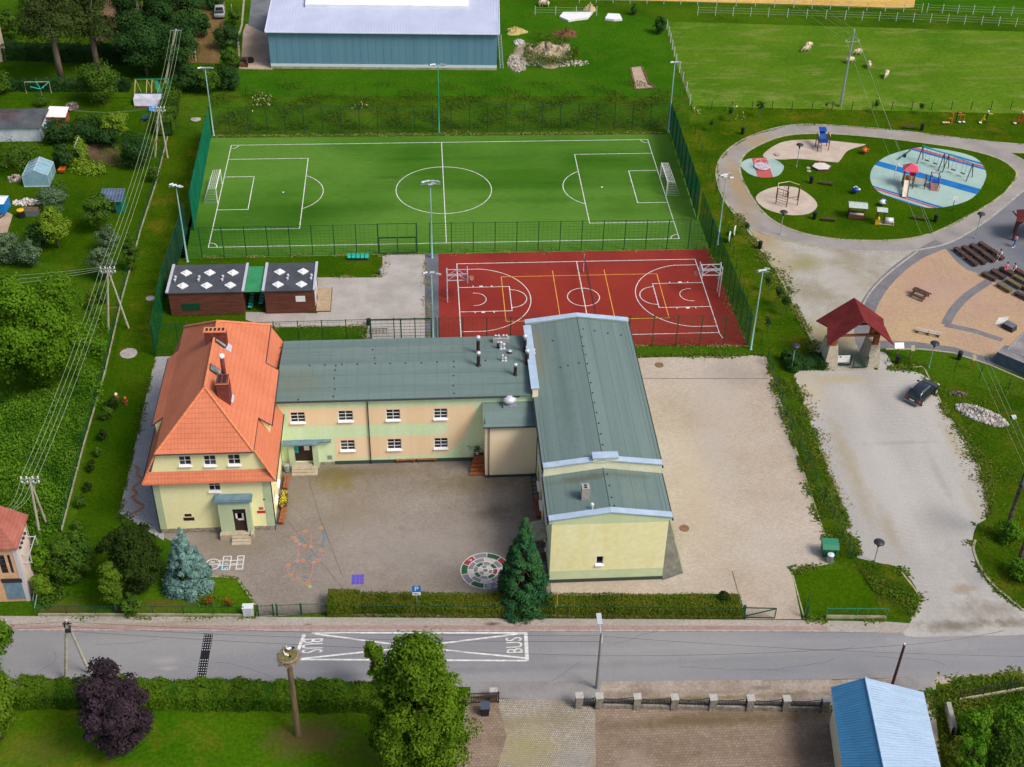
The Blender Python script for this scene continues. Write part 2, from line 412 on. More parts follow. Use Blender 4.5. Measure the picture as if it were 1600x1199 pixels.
MT['pole']=mat('concrete_pole',(.36,.33,.25),(.5,.47,.38),3)
MT['woodpole']=mat('tarred_pole',(.06,.045,.035),(.12,.09,.07),4)
MT['wood']=mat('brown_wood',(.09,.042,.024),(.14,.07,.04),5,fine=.25,fs=20)
MT['benchw']=mat('bench_wood',(.062,.036,.03),(.1,.06,.045),3,fine=.25,fs=20)
MT['redwood']=mat('reddish_wood',(.23,.075,.03),(.33,.12,.05),4,fine=.2)
MT['glass']=mat('window_glass',(.012,.012,.016),(.085,.095,.11),.55,lo=.5,hi=.7,r=.12,fine=0,spec=.5)
MT['cable']=plain('cable',(.36,.45,.30),.5)
MT['cabled']=plain('dark_cable',(.05,.05,.06),.5)
MT['insul']=plain('insulator',(.7,.68,.62),.25)
MT['red']=plain('red_paint',(.5,.02,.02),.4)
MT['blue']=plain('blue_paint',(.01,.06,.3),.35)
MT['yellow']=plain('yellow_paint',(.65,.42,.02),.4)
MT['orange']=plain('orange_paint',(.55,.13,.02),.4)
MT['turq']=plain('turquoise_plastic',(.02,.42,.36),.35)
MT['skin']=plain('skin',(.5,.28,.19),.55)
MT['hair']=plain('dark_hair',(.02,.012,.008),.6)
GRN=(.022,.075,.004)
MT['lawn']=grass('lawn_grass',(0.0231,0.0681,0.00182),(0.0438,0.096,0.00243),(0.079,0.103,0.00608),.12,.5)
MT['ground']=grass('rough_grass',(0.0281,0.0764,0.00312),(0.0515,0.113,0.00468),(0.0897,0.109,0.0109),.1,.6)
MT['pasture']=grass('pasture_grass',(.060,.142,.008),(.098,.178,.013),(.215,.225,.06),.07,.7,(.5,1.6,1))
MT['bank']=grass('bank_grass',(0.0255,0.0723,0.0034),(0.0493,0.111,0.0051),(0.0935,0.0935,0.0136),.13,.75,(.45,1.4,1),bare=(.08,.06,.02),barelo=.7)
MT['mead']=grass('meadow_grass',(0.0246,0.0943,0.00328),(0.0426,0.123,0.00492),(0.082,0.127,0.0115),.1,.4)
MT['front']=grass('front_lawn_grass',(0.0368,0.107,0.00294),(0.0662,0.14,0.00442),(0.118,0.125,0.0103),.1,.85,bare=(.16,.11,.05),barelo=.73,
                    spots=[(-12.3,-84.4,3.6,1.9,(.15,.095,.04),.8),(-32,-84.5,4,2,(.16,.11,.03),.35),(-6,-86,4,2,(.06,.05,.015),.6),(-33.5,-70.3,3,1.4,(.11,.085,.02),.85),(-25,-70,3,.8,(.10,.075,.02),.7),(-28,-87,5,1.5,(.13,.13,.012),.6),(-13,-88,6,2,(.05,.13,.005),.6)])
MT['weedy']=grass('weedy_grass',(0.0274,0.0706,0.00196),(0.051,0.098,0.00327),(0.124,0.107,0.00912),.2,.9)
MT['dry']=grass('dry_ground',(.13,.085,.03),(.19,.125,.055),(.08,.1,.02),.2,.8)
MT['soil']=grass('garden_soil',(.10,.065,.038),(.17,.11,.065),(.06,.08,.02),.25,.6)

def turf():
    t=NT('artificial_turf');w=t.noise(.16,3,.5,(.12,1.6,1));w2=t.noise(.05,2,.5,(.8,1,1))
    col=t.mix(t.remap(w,.35,.66),(.028,.096,.007),(.058,.155,.014))
    col=t.mix(t.remap(w2,.38,.6,0,.75),col,(.10,.215,.032))
    f=t.noise(2.2,7,.7,(.35,1.6,1));col=t.mix(1.,col,t.mix(t.remap(f,.3,.7),(.84,)*3,(1.14,)*3),'MULTIPLY')
    g=t.noise(14,3);t.bump(g,.4,.03)
    col=t.spots(col,[(-7,3.5,2.5,.5,(.02,.06,.008),.45),(-12,-4,14,1.6,(.028,.085,.008),.35),(13,-3,13,1.2,(.028,.085,.008),.35),(17,3,4,1,(.02,.07,.01),.25)])
    return t.out(col,1,.0)
MT['turf']=turf()
MT['court']=mat('court_rubber',(.19,.021,.016),(.25,.030,.020),.12,fine=.1,fs=4,bump=.2,spots=[(15,-26,13,6,(.25,.027,.014),.5),(16,-18.3,14,.7,(.2,.03,.028),.5),(6,-29,3,1.2,(.2,.03,.022),.4),(24,-24,2.5,2,(.27,.04,.026),.4)])
MT['courtgrey']=mat('court_edge_rubber',(.10,.11,.13),(.13,.14,.16),.5)
MT['asphalt']=mat('asphalt',(.205,.208,.222),(.255,.253,.255),.16,fine=.12,fs=9,bump=.15,stretch=(.25,1.2,1),
                    spots=[(-24,-76.2,1.6,.5,(.34,.32,.31),.6),(-23.8,-77,1,.3,(.38,.35,.33),.5),(9,-74.8,2.4,.5,(.30,.27,.24),.6),(38,-77.5,5,1.2,(.31,.31,.31),.5),(-5,-78.4,30,.5,(.17,.172,.185),.5),(20,-78.4,20,.4,(.20,.205,.2),.5),(12,-76.8,30,.35,(.275,.275,.275),.4)])
MT['asphalt2']=mat('old_asphalt',(.19,.18,.185),(.26,.25,.24),.4,fine=.14,bump=.2)
DK=(.12,.10,.07);MOSS=(.17,.14,.02)
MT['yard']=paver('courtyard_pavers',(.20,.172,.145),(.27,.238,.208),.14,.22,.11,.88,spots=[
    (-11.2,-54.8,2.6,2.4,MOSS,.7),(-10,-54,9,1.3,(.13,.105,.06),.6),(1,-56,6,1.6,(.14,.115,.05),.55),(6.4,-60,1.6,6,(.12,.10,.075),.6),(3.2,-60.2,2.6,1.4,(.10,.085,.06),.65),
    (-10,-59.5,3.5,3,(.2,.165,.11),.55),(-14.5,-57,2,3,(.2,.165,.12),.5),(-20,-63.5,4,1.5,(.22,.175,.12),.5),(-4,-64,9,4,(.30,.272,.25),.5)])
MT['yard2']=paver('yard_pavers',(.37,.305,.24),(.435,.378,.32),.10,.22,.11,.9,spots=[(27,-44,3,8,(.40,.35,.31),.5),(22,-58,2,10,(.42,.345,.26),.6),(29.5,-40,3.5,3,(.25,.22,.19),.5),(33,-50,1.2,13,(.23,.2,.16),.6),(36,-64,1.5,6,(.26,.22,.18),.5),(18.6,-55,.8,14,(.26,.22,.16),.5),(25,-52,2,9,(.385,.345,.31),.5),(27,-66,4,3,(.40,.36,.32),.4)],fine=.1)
MT['greypave']=paver('grey_pavers',(.27,.27,.285),(.35,.345,.35),.2,.22,.11,.85)
MT['strip']=paver('grey_plinth_paving',(.13,.125,.11),(.18,.17,.15),.5,.4,.4)
MT['walk']=paver('pavement_blocks',(.33,.30,.265),(.41,.375,.335),.3,.2,.1,.72,streak=(.3,1,1),spots=[(2.3,-73.6,.8,.3,(.09,.06,.04),.9),(-13,-73.4,.5,.6,(.1,.07,.045),.9),(12,-73,12,.4,(.24,.19,.1),.6),(-26,-72.2,10,.3,(.22,.19,.1),.5)])
MT['walkred']=paver('red_pavement_blocks',(.33,.215,.19),(.38,.26,.235),.5,.2,.1,.75)
MT['gravelp']=mat('fine_gravel',(.32,.295,.27),(.40,.37,.345),.35,fine=.14,fs=7,bump=.25,spots=[(-4,-28.5,3,1.2,(.28,.24,.19),.5),(-12,-31.5,6,.8,(.25,.2,.13),.6),(-1.9,-22,.4,8,(.25,.2,.14),.6)])
MT['park']=mat('gravel',(.335,.318,.295),(.415,.395,.368),.12,fine=.13,fs=6,bump=.25,stretch=(1,.35,1),rings=(42.5,-58),spots=[
    (39,-55,2.2,9,(.38,.36,.335),.6),(44,-70,3,4,(.27,.26,.25),.5),(43,-52,5,.35,(.29,.28,.265),.6),(45.5,-57,.5,5,(.29,.28,.265),.5),(41,-62,.5,6,(.42,.40,.37),.5),(37.4,-55,1.0,9,(.30,.25,.16),.7),(38.6,-64,.8,4,(.30,.25,.17),.6),(48.6,-52,1.0,5,(.32,.27,.17),.6),(47.5,-61,.8,4,(.34,.29,.2),.5),(44,-74,3.5,1.4,(.20,.175,.14),.65),(41,-75.6,4,.8,(.13,.105,.07),.75),(45.8,-75.6,2.5,.7,(.15,.12,.08),.7),(43,-71.6,1.2,.8,(.27,.21,.14),.7),(45,-70.5,2,1,(.24,.24,.25),.6),
    (36.8,-43,1.6,4,(.42,.36,.22),.6),(40,-41.5,4,1,(.36,.3,.15),.6)])
MT['park2']=mat('weedy_gravel',(.27,.24,.175),(.37,.35,.315),.22,fine=.2,fs=5,bump=.3,spots=[(39,-17,2.2,6,(.36,.28,.15),.55),(40.5,-34,3.5,5,(.30,.25,.11),.7),(42,-19,3,2,(.26,.25,.09),.55),(46,-24,3.4,5,(.41,.385,.35),.6),(38,-13,1.5,2,(.36,.26,.13),.7)])
MT['path']=mat('asphalt_path',(.25,.228,.215),(.31,.285,.265),.25,fine=.12,fs=5,bump=.15,spots=[(38,0,2,9,(.33,.225,.115),.8),(43,12,4,3,(.32,.23,.125),.7),(37,-8,2,3,(.31,.23,.14),.6),(66,12.6,3,1,(.31,.25,.16),.6),(58,15.2,4,.8,(.31,.24,.15),.6)])
MT['plaza']=paver('plaza_pavers',(.385,.25,.185),(.42,.305,.18),.11,.24,.12,.93,fine=.1,spots=[(56,-26,5,4,(.39,.265,.215),.5)])
MT['plazagrey']=paver('grey_plaza_pavers',(.155,.15,.165),(.19,.185,.195),.4,.24,.12,.9)
MT['plazadark']=mat('dark_plaza_asphalt',(.135,.14,.16),(.18,.182,.198),.15,fine=.1,spots=[(70,-18,3,4,(.08,.11,.16),.6)])
MT['sand']=mat('sand',(.43,.345,.28),(.51,.42,.345),.5,fine=.1,fs=7,bump=.4)
MT['mint']=mat('mint_safety_rubber',(.27,.39,.36),(.34,.46,.415),.25,fine=.08)
MT['bluerub']=mat('blue_safety_rubber',(.01,.12,.36),(.014,.16,.42),.4)
MT['redrub']=mat('red_safety_rubber',(.38,.075,.08),(.46,.11,.11),.4)
MT['cobble']=paver('cobblestones',(.30,.265,.21),(.40,.36,.30),.35,.17,.17,.4,spots=[(4,-86,3,2.5,(.28,.25,.1),.6),(7.6,-88,1.4,2,(.24,.24,.24),.5),(5,-83.6,4,1,(.22,.18,.1),.6)],fine=.25,ms=.02)
MT['brownpave']=paver('brown_paving',(.20,.145,.10),(.28,.215,.165),.35,.3,.24,.6,streak=(.35,1,1),spots=[(18,-84.3,12,.7,(.12,.09,.045),.8),(25,-87.2,3,1.6,(.15,.10,.07),.6),(12,-88,2,2,(.34,.27,.22),.4)],ms=.02)
MT['verge']=mat('dirt_verge',(.26,.21,.165),(.35,.3,.25),.6,fine=.25,fs=4,spots=[(13,-81.4,3,.5,(.17,.13,.1),.7),(20,-81.6,4,.35,(.2,.16,.12),.6),(17,-82.1,14,.3,(.16,.13,.05),.8),(23,-81.3,1,.3,(.12,.1,.08),.8)])
MT['dirt']=mat('dirt',(.34,.25,.18),(.44,.34,.26),.3,fine=.25,fs=3,bump=.5,spots=[(-27,42,3,5,(.25,.18,.13),.5)])
MT['slag']=mat('dark_gravel',(.12,.13,.14),(.18,.19,.2),.5,fine=.2,bump=.4)
MT['wheat']=grass('ripe_wheat',(.50,.31,.08),(.58,.38,.12),(.42,.26,.06),.2,.6,(.25,2,1))
MT['rubble']=mat('rubble',(.30,.26,.21),(.46,.42,.36),2.2,fine=.3,fs=5,bump=.5)
MT['stone']=mat('field_stone',(.16,.145,.115),(.30,.275,.23),3.2,fine=.25,fs=7,bump=.6)

def ground_sheet():
    xs=[-1500,-400,-130,130,400,1500];ys=[-1500,-500,-130,-60,17.5]+[17.5+.5*i for i in range(1,18)]+[60,130,400,1500]
    mb=MB();vs=[(x,y,H(y))for y in ys for x in xs];n=len(xs)
    mb.add(vs,[(j*n+i,j*n+i+1,(j+1)*n+i+1,(j+1)*n+i)for j in range(len(ys)-1)for i in range(n-1)])
    mb.build('ground',MT['ground'],kind='structure')
ground_sheet()
def drape(name,pts,dz,m):
    "a sheet over the sloping bank: the outline cut into strips along y"
    bm=bmesh.new();fs=[bm.faces.new([bm.verts.new((p[0],p[1],0))for p in pts])]
    ys=[p[1]for p in pts];y=17.5
    while y<26.5:
        if min(ys)<y<max(ys):
            bmesh.ops.bisect_plane(bm,geom=bm.verts[:]+bm.edges[:]+bm.faces[:],plane_co=(0,y,0),plane_no=(0,1,0))
        y+=1
    bmesh.ops.triangulate(bm,faces=bm.faces[:]);bmesh.ops.recalc_face_normals(bm,faces=bm.faces[:])
    for v in bm.verts:v.co.z=H(v.co.y)+dz
    for f in bm.faces:
        if f.normal.z<0:f.normal_flip()
    me=bpy.data.meshes.new(name);bm.to_mesh(me);bm.free();me.materials.append(m)
    o=link(bpy.data.objects.new(name,me));o['kind']='structure';return o
Z=lambda k:.006*k

sheet('lawn',gp([(230,330),(300,402),(665,398),(672,540),(243,560),(190,800),(180,880),(100,960),(85,880)]),Z(1),MT['lawn'])
drape('lawn_strip',gp([(262,210),(330,150),(322,215),(290,405),(240,540),(180,560)]),Z(3),MT['weedy'])
drape('bank',gp([(280,140),(375,112),(1070,114),(1078,200),(1048,210),(330,216),(262,212)]),Z(4),MT['bank'])
drape('meadow',gp([(778,108),(780,0),(1036,30),(1060,120),(1068,150),(376,152),(372,112)]),Z(5),MT['mead'])
drape('pasture',gp([(1042,34),(1600,50),(1700,60),(1700,180),(1080,166),(1062,118)]),Z(2.5),MT['pasture'])
drape('field',gp([(1425,8),(1435,-40),(1750,-40),(1750,40),(1600,32),(1440,16)]),Z(5),MT['mead'])
drape('wheat_field',gp([(890,-2),(885,-60),(1440,-60),(1428,12),(1400,13),(1230,7)]),Z(6),MT['wheat'])
drape('weedy_strip',gp([(1048,206),(1078,196),(1180,160),(1700,182),(1700,240),(1600,225),(1400,203),(1250,195),(1170,215),(1120,250),(1125,300),(1180,385),(1240,480),(1285,575),(1240,600),(1200,560),(1165,545),(1105,390)]),Z(1.5),MT['weedy'])

sheet('football_pitch',[(-31,-15.35),(31.2,-15.5),(31.1,15.4),(-31,15.7)],Z(3),MT['turf'])
sheet('pitch_edge',[(-31.2,15.7),(31.3,15.4),(31.2,16.6),(-31,17)],Z(3),MT['dry'])
sheet('court_edge',gp([(664,397),(690,397),(690,545),(664,545)]),Z(4),MT['courtgrey'])
sheet('sports_court',gp([(685,397),(1106,390),(1168,541),(686,536)]),Z(5),MT['court'])
sheet('gravel_path',gp([(598,397),(664,397),(671,536),(572,536),(575,509),(420,512),(384,500),(384,488),(496,490),(495,434),(597,434)]),Z(3),MT['gravelp'])

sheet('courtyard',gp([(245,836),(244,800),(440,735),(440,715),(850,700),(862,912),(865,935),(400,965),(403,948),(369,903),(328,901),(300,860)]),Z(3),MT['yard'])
sheet('yard',gp([(985,560),(1196,555),(1304,880),(1237,893),(1252,968),(1166,968),(1152,928),(862,932),(860,900),(1030,880)]),Z(4),MT['yard2'])
sheet('path',gp([(243,558),(275,557),(256,845),(186,802)]),Z(4),MT['greypave'])
sheet('plinth_strip',gp([(1034,908),(1036,790),(1046,806),(1068,896)]),Z(6),MT['strip'])
for nm,l in(('lawn_corner',[(1236,894),(1336,888),(1384,966),(1258,966)]),('verge',[(1304,880),(1196,555),(1240,585),(1338,872),(1400,886),(1436,930),(1420,970),(1385,966),(1336,888)])):
    sheet(nm,gp(l),Z(5),MT['lawn']if nm=='lawn_corner' else MT['weedy'])
sheet('flower_lawn',gp([(60,962),(80,905),(330,904),(369,905),(402,950),(395,962)]),Z(5),MT['front'])

RX=190
def rowx(l,x):
    return l
rt=[(-RX,-70.6),(-38,-72.35),(4,-74.5),(20,-75.3),(36,-76.2),(46.5,-76.0),(60,-76.2),(RX,-80)]
rb=[(RX,-86),(60,-81.6),(44.6,-81.1),(29,-80.75),(9.5,-80.0),(3.4,-80.3),(-36.7,-77.5),(-RX,-72)]
sheet('road',rt+rb,Z(4),MT['asphalt'])
sheet('pavement',gp([(-60,963),(480,965),(1160,969),(1258,970),(1385,972),(1425,975),(1410,990)])+[V((20,-75.15,0)),V((4,-74.35,0)),V((-38,-72.2,0)),V((-48,-71.7,0))],Z(7),MT['walk'])
mb=MB();mb.ribbon([(-48,-71.85),(-38,-72.0),(4,-74.1),(20,-74.9),(30,-75.45)],.5,Z(8));mb.build('pavement_border',MT['walkred'],kind='structure')
mb=MB();mb.kerb([(-48,-72.0),(-38,-72.3),(4,-74.42),(20,-75.22),(34,-76.0)],.14,.1);mb.build('kerb',MT['concrete'],kind='structure')
sheet('driveway_apron',gp([(735,1066),(940,1064),(935,1100),(895,1100),(885,1096),(735,1090)]),Z(5),MT['asphalt2'])
sheet('road_verge',gp([(936,1065),(1300,1062),(1300,1062),(1310,1110),(936,1108)]),Z(3),MT['verge'])
sheet('cobbled_drive',gp([(730,1092),(895,1095),(930,1106),(932,1260),(700,1260)]),Z(6),MT['cobble'])
sheet('brown_drive',gp([(930,1106),(1310,1108),(1345,1260),(932,1260)]),Z(7),MT['brownpave'])
sheet('brown_drive_edge',gp([(736,1094),(776,1092),(792,1150),(760,1260),(690,1260)]),Z(8),MT['brownpave'])
sheet('side_track',gp([(1300,1063),(1470,1058),(1462,1072),(1462,1120),(1478,1260),(1340,1260),(1300,1110)]),Z(5),MT['verge'])
sheet('side_road',gp([(1380,1063),(1462,1058),(1450,1085),(1440,1110),(1420,1110),(1408,1078)]),Z(7),MT['asphalt2'])
sheet('front_lawn',gp([(-80,1080),(700,1098),(760,1120),(715,1260),(-80,1260)]),Z(2),MT['front'])
sheet('brick_edge',gp([(15,1065),(70,1065),(72,1076),(15,1076)]),Z(5),MT['walkred'])
sheet('corner_verge',gp([(1460,1072),(1540,1060),(1600,1056),(1700,1058),(1700,1260),(1490,1260),(1462,1110)]),Z(4),MT['weedy'])
sheet('gravel_shoulder',gp([(1462,1058),(1600,1048),(1700,1045),(1700,1062),(1590,1058),(1560,1056),(1470,1070)]),Z(6),MT['verge'])

sheet('car_park',smooth(gp([(1240,588),(1290,580),(1345,580),(1400,578),(1448,590),(1475,640),(1512,690),(1535,740),(1548,800),(1526,822),(1520,850),(1532,890),(1560,925),(1612,962),(1612,990),(1500,994),(1415,994),(1425,968),(1436,930),(1402,886),(1340,872),(1310,795),(1270,680)]),4),Z(4.5),MT['park'])
sheet('weedy_car_park',gp([(1150,335),(1175,355),(1245,380),(1330,388),(1434,393),(1391,426),(1352,480),(1342,545),(1368,580),(1290,582),(1265,525),(1215,430)]),Z(3),MT['park2'])
sheet('weedy_corner',gp([(1448,590),(1700,640),(1700,1000),(1620,966),(1560,925),(1530,890),(1520,850),(1526,822),(1548,800),(1535,740),(1512,690),(1475,640)]),Z(3.6),MT['weedy'])
sheet('gate_path',gp([(1366,548),(1384,552),(1400,578),(1372,580)]),Z(5.5),MT['park'])

sheet('plaza',gp([(1434,393),(1484,376),(1600,285),(1720,220),(1720,640),(1600,588),(1490,548),(1384,545),(1340,545),(1338,520),(1346,483),(1362,455),(1391,426)]),Z(3.4),MT['plazadark'])
inner=smooth(gp([(1477,389),(1440,405),(1405,432),(1380,462),(1365,495),(1363,520),(1370,534)]),5,False)+gp([(1420,536),(1470,541),(1550,560),(1570,540),(1700,560),(1700,480),(1600,470),(1535,430),(1510,422),(1495,410)])
sheet('plaza_paving',inner,Z(5),MT['plaza'])
mb=MB();mb.ribbon(smooth(gp([(1472,380),(1440,398),(1404,424),(1371,458),(1354,489),(1349,518),(1352,540)]),5,False),2.0,Z(4.6));mb.ribbon(smooth(gp([(1545,440),(1512,462),(1490,485),(1477,508)]),5,False),1.0,Z(6));mb.ribbon(gp([(1476,508),(1520,517),(1566,532)]),.8,Z(7))
mb.ribbon(gp([(1370,538),(1430,540),(1490,548),(1552,568)]),1.3,Z(6));mb.build('plaza_band',MT['plazagrey'],kind='structure')
mb=MB();mb.ribbon(smooth(gp([(1344,394),(1400,394),(1434,391),(1488,378),(1546,342),(1602,296),(1640,270)]),4,False),.28,Z(6));mb.ribbon(smooth(gp([(1434,393),(1391,425.6),(1362,454.5),(1346,483),(1337,510)]),5,False),.22,Z(7));mb.build('kerb',MT['concrete'],kind='structure')

OUT=gp([(1640,222),(1600,226),(1500,216),(1400,204),(1300,196),(1235,196),(1180,210),(1140,232),(1121,258),(1122,290),(1140,325),(1172,355),(1220,374),(1290,388),(1360,392),(1430,391),(1488,377),(1546,341),(1600,296),(1650,262)])
ISL=gp([(1160,282),(1158,250),(1180,230),(1225,213),(1280,209),(1350,213),(1430,222),(1500,232),(1555,246),(1582,262),(1588,278),(1560,310),(1500,345),(1450,367),(1390,376),(1310,374),(1245,362),(1195,335)])
o_=smooth(OUT,4,False);i_=smooth(ISL,5)
sheet('footpath',o_,Z(4),MT['path'])
sheet('playground_lawn',i_,Z(6),MT['lawn'])
sheet('path_lawn',gp([(1580,239),(1640,240),(1700,300),(1640,290),(1600,250)]),Z(6),MT['lawn'])
mb=MB();mb.kerb(i_,.32,.05,True);mb.kerb(smooth(OUT[:14],4,False),.22,.05)
mb.kerb(gp([(1167,350),(1200,400),(1240,475),(1270,535),(1284,562)]),.22,.06);mb.kerb(gp([(1384,546),(1440,546),(1490,552),(1545,570),(1610,598)]),.2,.06);mb.kerb(gp([(1580,239),(1640,241)]),.2,.05);mb.kerb(gp([(1580,240),(1606,258)]),.2,.05)
mb.build('kerb',MT['kerb'],kind='structure')
mb=MB();mb.kerb(gp([(1446,580),(1478,645),(1512,695)]),.15,.06);mb.kerb(gp([(1392,577),(1440,573),(1447,580)]),.12,.05);mb.kerb(smooth(gp([(1524,845),(1521,860),(1532,888),(1552,915),(1600,955)]),4,False),.2,.1)
mb.kerb(gp([(1194,556),(1230,665),(1303,878),(1237,892)]),.14,.05);mb.kerb(gp([(1237,893),(1257,968)]),.12,.05);mb.kerb(smooth(gp([(1402,887),(1434,928),(1436,950),(1424,968)]),4,False),.16,.06)
mb.kerb(gp([(1150,893),(1065,897),(950,900)]),.06,.012);mb.kerb(gp([(1068,896),(1046,806)]),.12,.04);mb.kerb(gp([(328,901),(369,904),(402,950)]),.14,.06);mb.kerb(gp([(243,560),(187,802)]),.08,.03)
mb.build('kerb',MT['kerb'],kind='structure')
mb=MB();mb.ribbon(gp([(1003,592),(1200,592)]),.1,Z(5));mb.ribbon(gp([(1144,893),(1154,930),(1168,968)]),.1,Z(5));mb.ribbon(gp([(445,808),(470,840),(540,925)]),.06,Z(4));mb.ribbon(gp([(478,735),(500,810),(535,900)]),.06,Z(5));mb.build('drain_joint',MT['strip'],kind='structure')

sheet('sand_pit',smooth(gp([(1196,238),(1225,222),(1275,219),(1340,225),(1352,227),(1325,236),(1312,252),(1303,254),(1250,249),(1220,250),(1195,247)]),5),Z(8),MT['sand'])
sheet('sand_pit',smooth(gp([(1181,310),(1190,300),(1215,292),(1245,294),(1268,308),(1277,322),(1265,334),(1238,337),(1210,332),(1190,323)]),5),Z(8),MT['sand'])
def striped(name,outline,base,stripes,z):
    sheet(name,outline,z,base)
    for k,(a,b,m)in enumerate(stripes):
        bm=bmesh.new();bm.faces.new([bm.verts.new((p.x,p.y,z+.006))for p in outline])
        for(p,q),sg in((a,1),(b,-1)):
            p,q=G(*p),G(*q);d=q-p;n=V((-d.y,d.x,0))*sg
            bmesh.ops.bisect_plane(bm,geom=bm.verts[:]+bm.edges[:]+bm.faces[:],plane_co=(p.x,p.y,0),plane_no=n,clear_outer=True)
        for f in bm.faces:
            f.normal_update()
            if f.normal.z<0:f.normal_flip()
        me=bpy.data.meshes.new(name+'_stripe');bm.to_mesh(me);bm.free();me.materials.append(m);o=link(bpy.data.objects.new(name+'_stripe',me));o['kind']='structure'
big=smooth(gp([(1360,282),(1364,262),(1385,245),(1420,234),(1445,231),(1490,237),(1525,248),(1540,268),(1538,285),(1525,305),(1505,317),(1470,325),(1440,324),(1400,312),(1372,300)]),5)
striped('safety_surface',big,MT['mint'],[
    (((1368,251),(1531,296)),((1368,259),(1531,306)),MT['bluerub']),
    (((1431,231),(1537,260)),((1431,234),(1537,263)),MT['redrub']),(((1431,234),(1537,263)),((1431,237),(1537,266)),MT['bluerub']),
    (((1445,230),(1530,254)),((1445,232),(1530,257)),MT['bluerub']),
    (((1361,290),(1472,324)),((1361,292),(1472,327)),MT['bluerub']),(((1361,292.5),(1472,327.5)),((1361,295),(1472,330)),MT['redrub']),(((1375,303),(1450,326)),((1375,305.5),(1450,329)),MT['bluerub'])],Z(8))
striped('roundabout_surface',smooth(gp([(1157,259),(1164,251),(1178,248),(1205,248),(1222,257),(1224,265),(1214,276),(1190,278),(1170,272)]),5),MT['mint'],[(((1197,247),(1208,278)),((1174,247),(1184,278)),MT['redrub'])],Z(9))

drape('hall_yard',gp([(376,107),(380,50),(384,38),(425,38),(426,108)]),Z(6),MT['dirt'])
drape('hall_apron',gp([(388,40),(396,-30),(440,-30),(424,44),(420,55)]),Z(7),MT['slag'])
drape('pit_floor',gp([(985,106),(1003,104),(1012,132),(1025,138),(992,140)]),Z(6),MT['dirt'])
drape('dry_ground',gp([(290,98),(305,60),(312,20),(330,-10),(352,0),(350,40),(342,100)]),Z(4),MT['dry'])
drape('garden_soil',gp([(150,66),(152,0),(150,-40),(192,-40),(190,20),(185,60)]),Z(4),MT['soil'])
sheet('garden_soil',gp([(130,232),(150,222),(185,228),(190,258),(150,262)]),Z(3),MT['soil'])
sheet('garden_path',gp([(-10,350),(8,330),(20,336),(8,375),(-10,385)]),Z(3),MT['dirt'])
drape('garden_lawn',gp([(-60,110),(60,100),(262,112),(255,210),(240,300),(180,420),(-60,400)]),Z(1),MT['lawn'])
sheet('wild_ground',gp([(-60,600),(150,600),(120,800),(90,960),(-60,960)]),Z(3),MT['ground'])

zL=Z(5)
mb=MB();w=.10;rect=lambda x0,x1,y0,y1:[(x0,y0),(x1,y0),(x1,y1),(x0,y1)]
mb.ribbon(rect(-28,28,-13,13),w,zL,True);mb.ribbon([(0,-13),(0,13)],w,zL+.001)
mb.ribbon([(6.05*cos(2*pi*i/64),6.05*sin(2*pi*i/64))for i in range(64)],w,zL+.002,True)
for sg in(-1,1):
    mb.ribbon([(sg*28,9),(sg*17.6,9),(sg*17.6,-9),(sg*28,-9)],w,zL+.001)
    mb.ribbon([(sg*28,4.2),(sg*24.2,4.2),(sg*24.2,-4.2),(sg*28,-4.2)],w,zL+.002)
    mb.ribbon([(sg*(20.2-5.0*cos(t)),5.0*sin(t))for t in np.linspace(-1.02,1.02,20)],w,zL+.001)
    for sy in(-1,1):mb.ribbon([(sg*(28-cos(t)),sy*(13-sin(t)))for t in np.linspace(0,pi/2,8)],w,zL+.003)
    mb.add([(sg*20.2+.15*cos(t),.15*sin(t),zL+.002)for t in np.linspace(0,2*pi,9)[:-1]],[list(range(8))])
mb.build('pitch_lines',MT['line'],kind='structure')
CX,CY,zC=15.08,-25.21,Z(7)
mb=MB();c=lambda l:[(CX+x,CY+y)for x,y in l]
mb.ribbon(c(rect(-14,14,-7.5,7.5)),.1,zC,True);mb.ribbon(c([(0,-7.5),(0,7.5)]),.1,zC+.001)
mb.ribbon(c([(1.8*cos(2*pi*i/40),1.8*sin(2*pi*i/40))for i in range(40)]),.09,zC+.002,True)
for sg in(-1,1):
    a0=math.acos(1.6/6.3)if 0 else 1.45
    arc=[(sg*(14-1.575-6.75*cos(t)*.96),6.35*sin(t))for t in np.linspace(-1.4,1.4,36)]
    mb.ribbon(c([(sg*14,arc[0][1])]+arc+[(sg*14,arc[-1][1])]),.09,zC+.001)
    mb.ribbon(c([(sg*14,2.45),(sg*8.2,2.45),(sg*8.2,-2.45),(sg*14,-2.45)]),.09,zC+.002)
    mb.ribbon(c([(sg*(8.2-1.8*cos(t)),1.8*sin(t))for t in np.linspace(-pi/2,pi/2,24)]),.09,zC+.003)
    mb.ribbon(c([(sg*12.4,1.25)]+[(sg*(12.4-.2-1.25*cos(t)),1.25*sin(t))for t in np.linspace(pi/2,-pi/2,16)]+[(sg*12.4,-1.25)]),.08,zC+.003)
    for q in(10.2,11.4,12.3):
        for sy in(-1,1):mb.ribbon(c([(sg*q,sy*2.5),(sg*q,sy*2.75)]),.12 if q!=11.4 else.4,zC+.004)
mb.ribbon(c([(3.8,-7.5),(4.1,-9.2)]),.1,zC);mb.ribbon(c([(13.95,-7.5),(14.2,-8.6)]),.1,zC)
mb.build('court_lines',MT['line'],kind='structure')
mb=MB();mb.ribbon(c(rect(-9,9,-4.5,4.5)),.08,zC+.005,True);mb.ribbon(c([(-3,-4.5),(-3,5.6)]),.08,zC+.006);mb.ribbon(c([(3,-4.5),(3,5.6)]),.08,zC+.006);mb.build('volleyball_lines',MT['yline'],kind='structure')
ck=MB();random.seed(21)
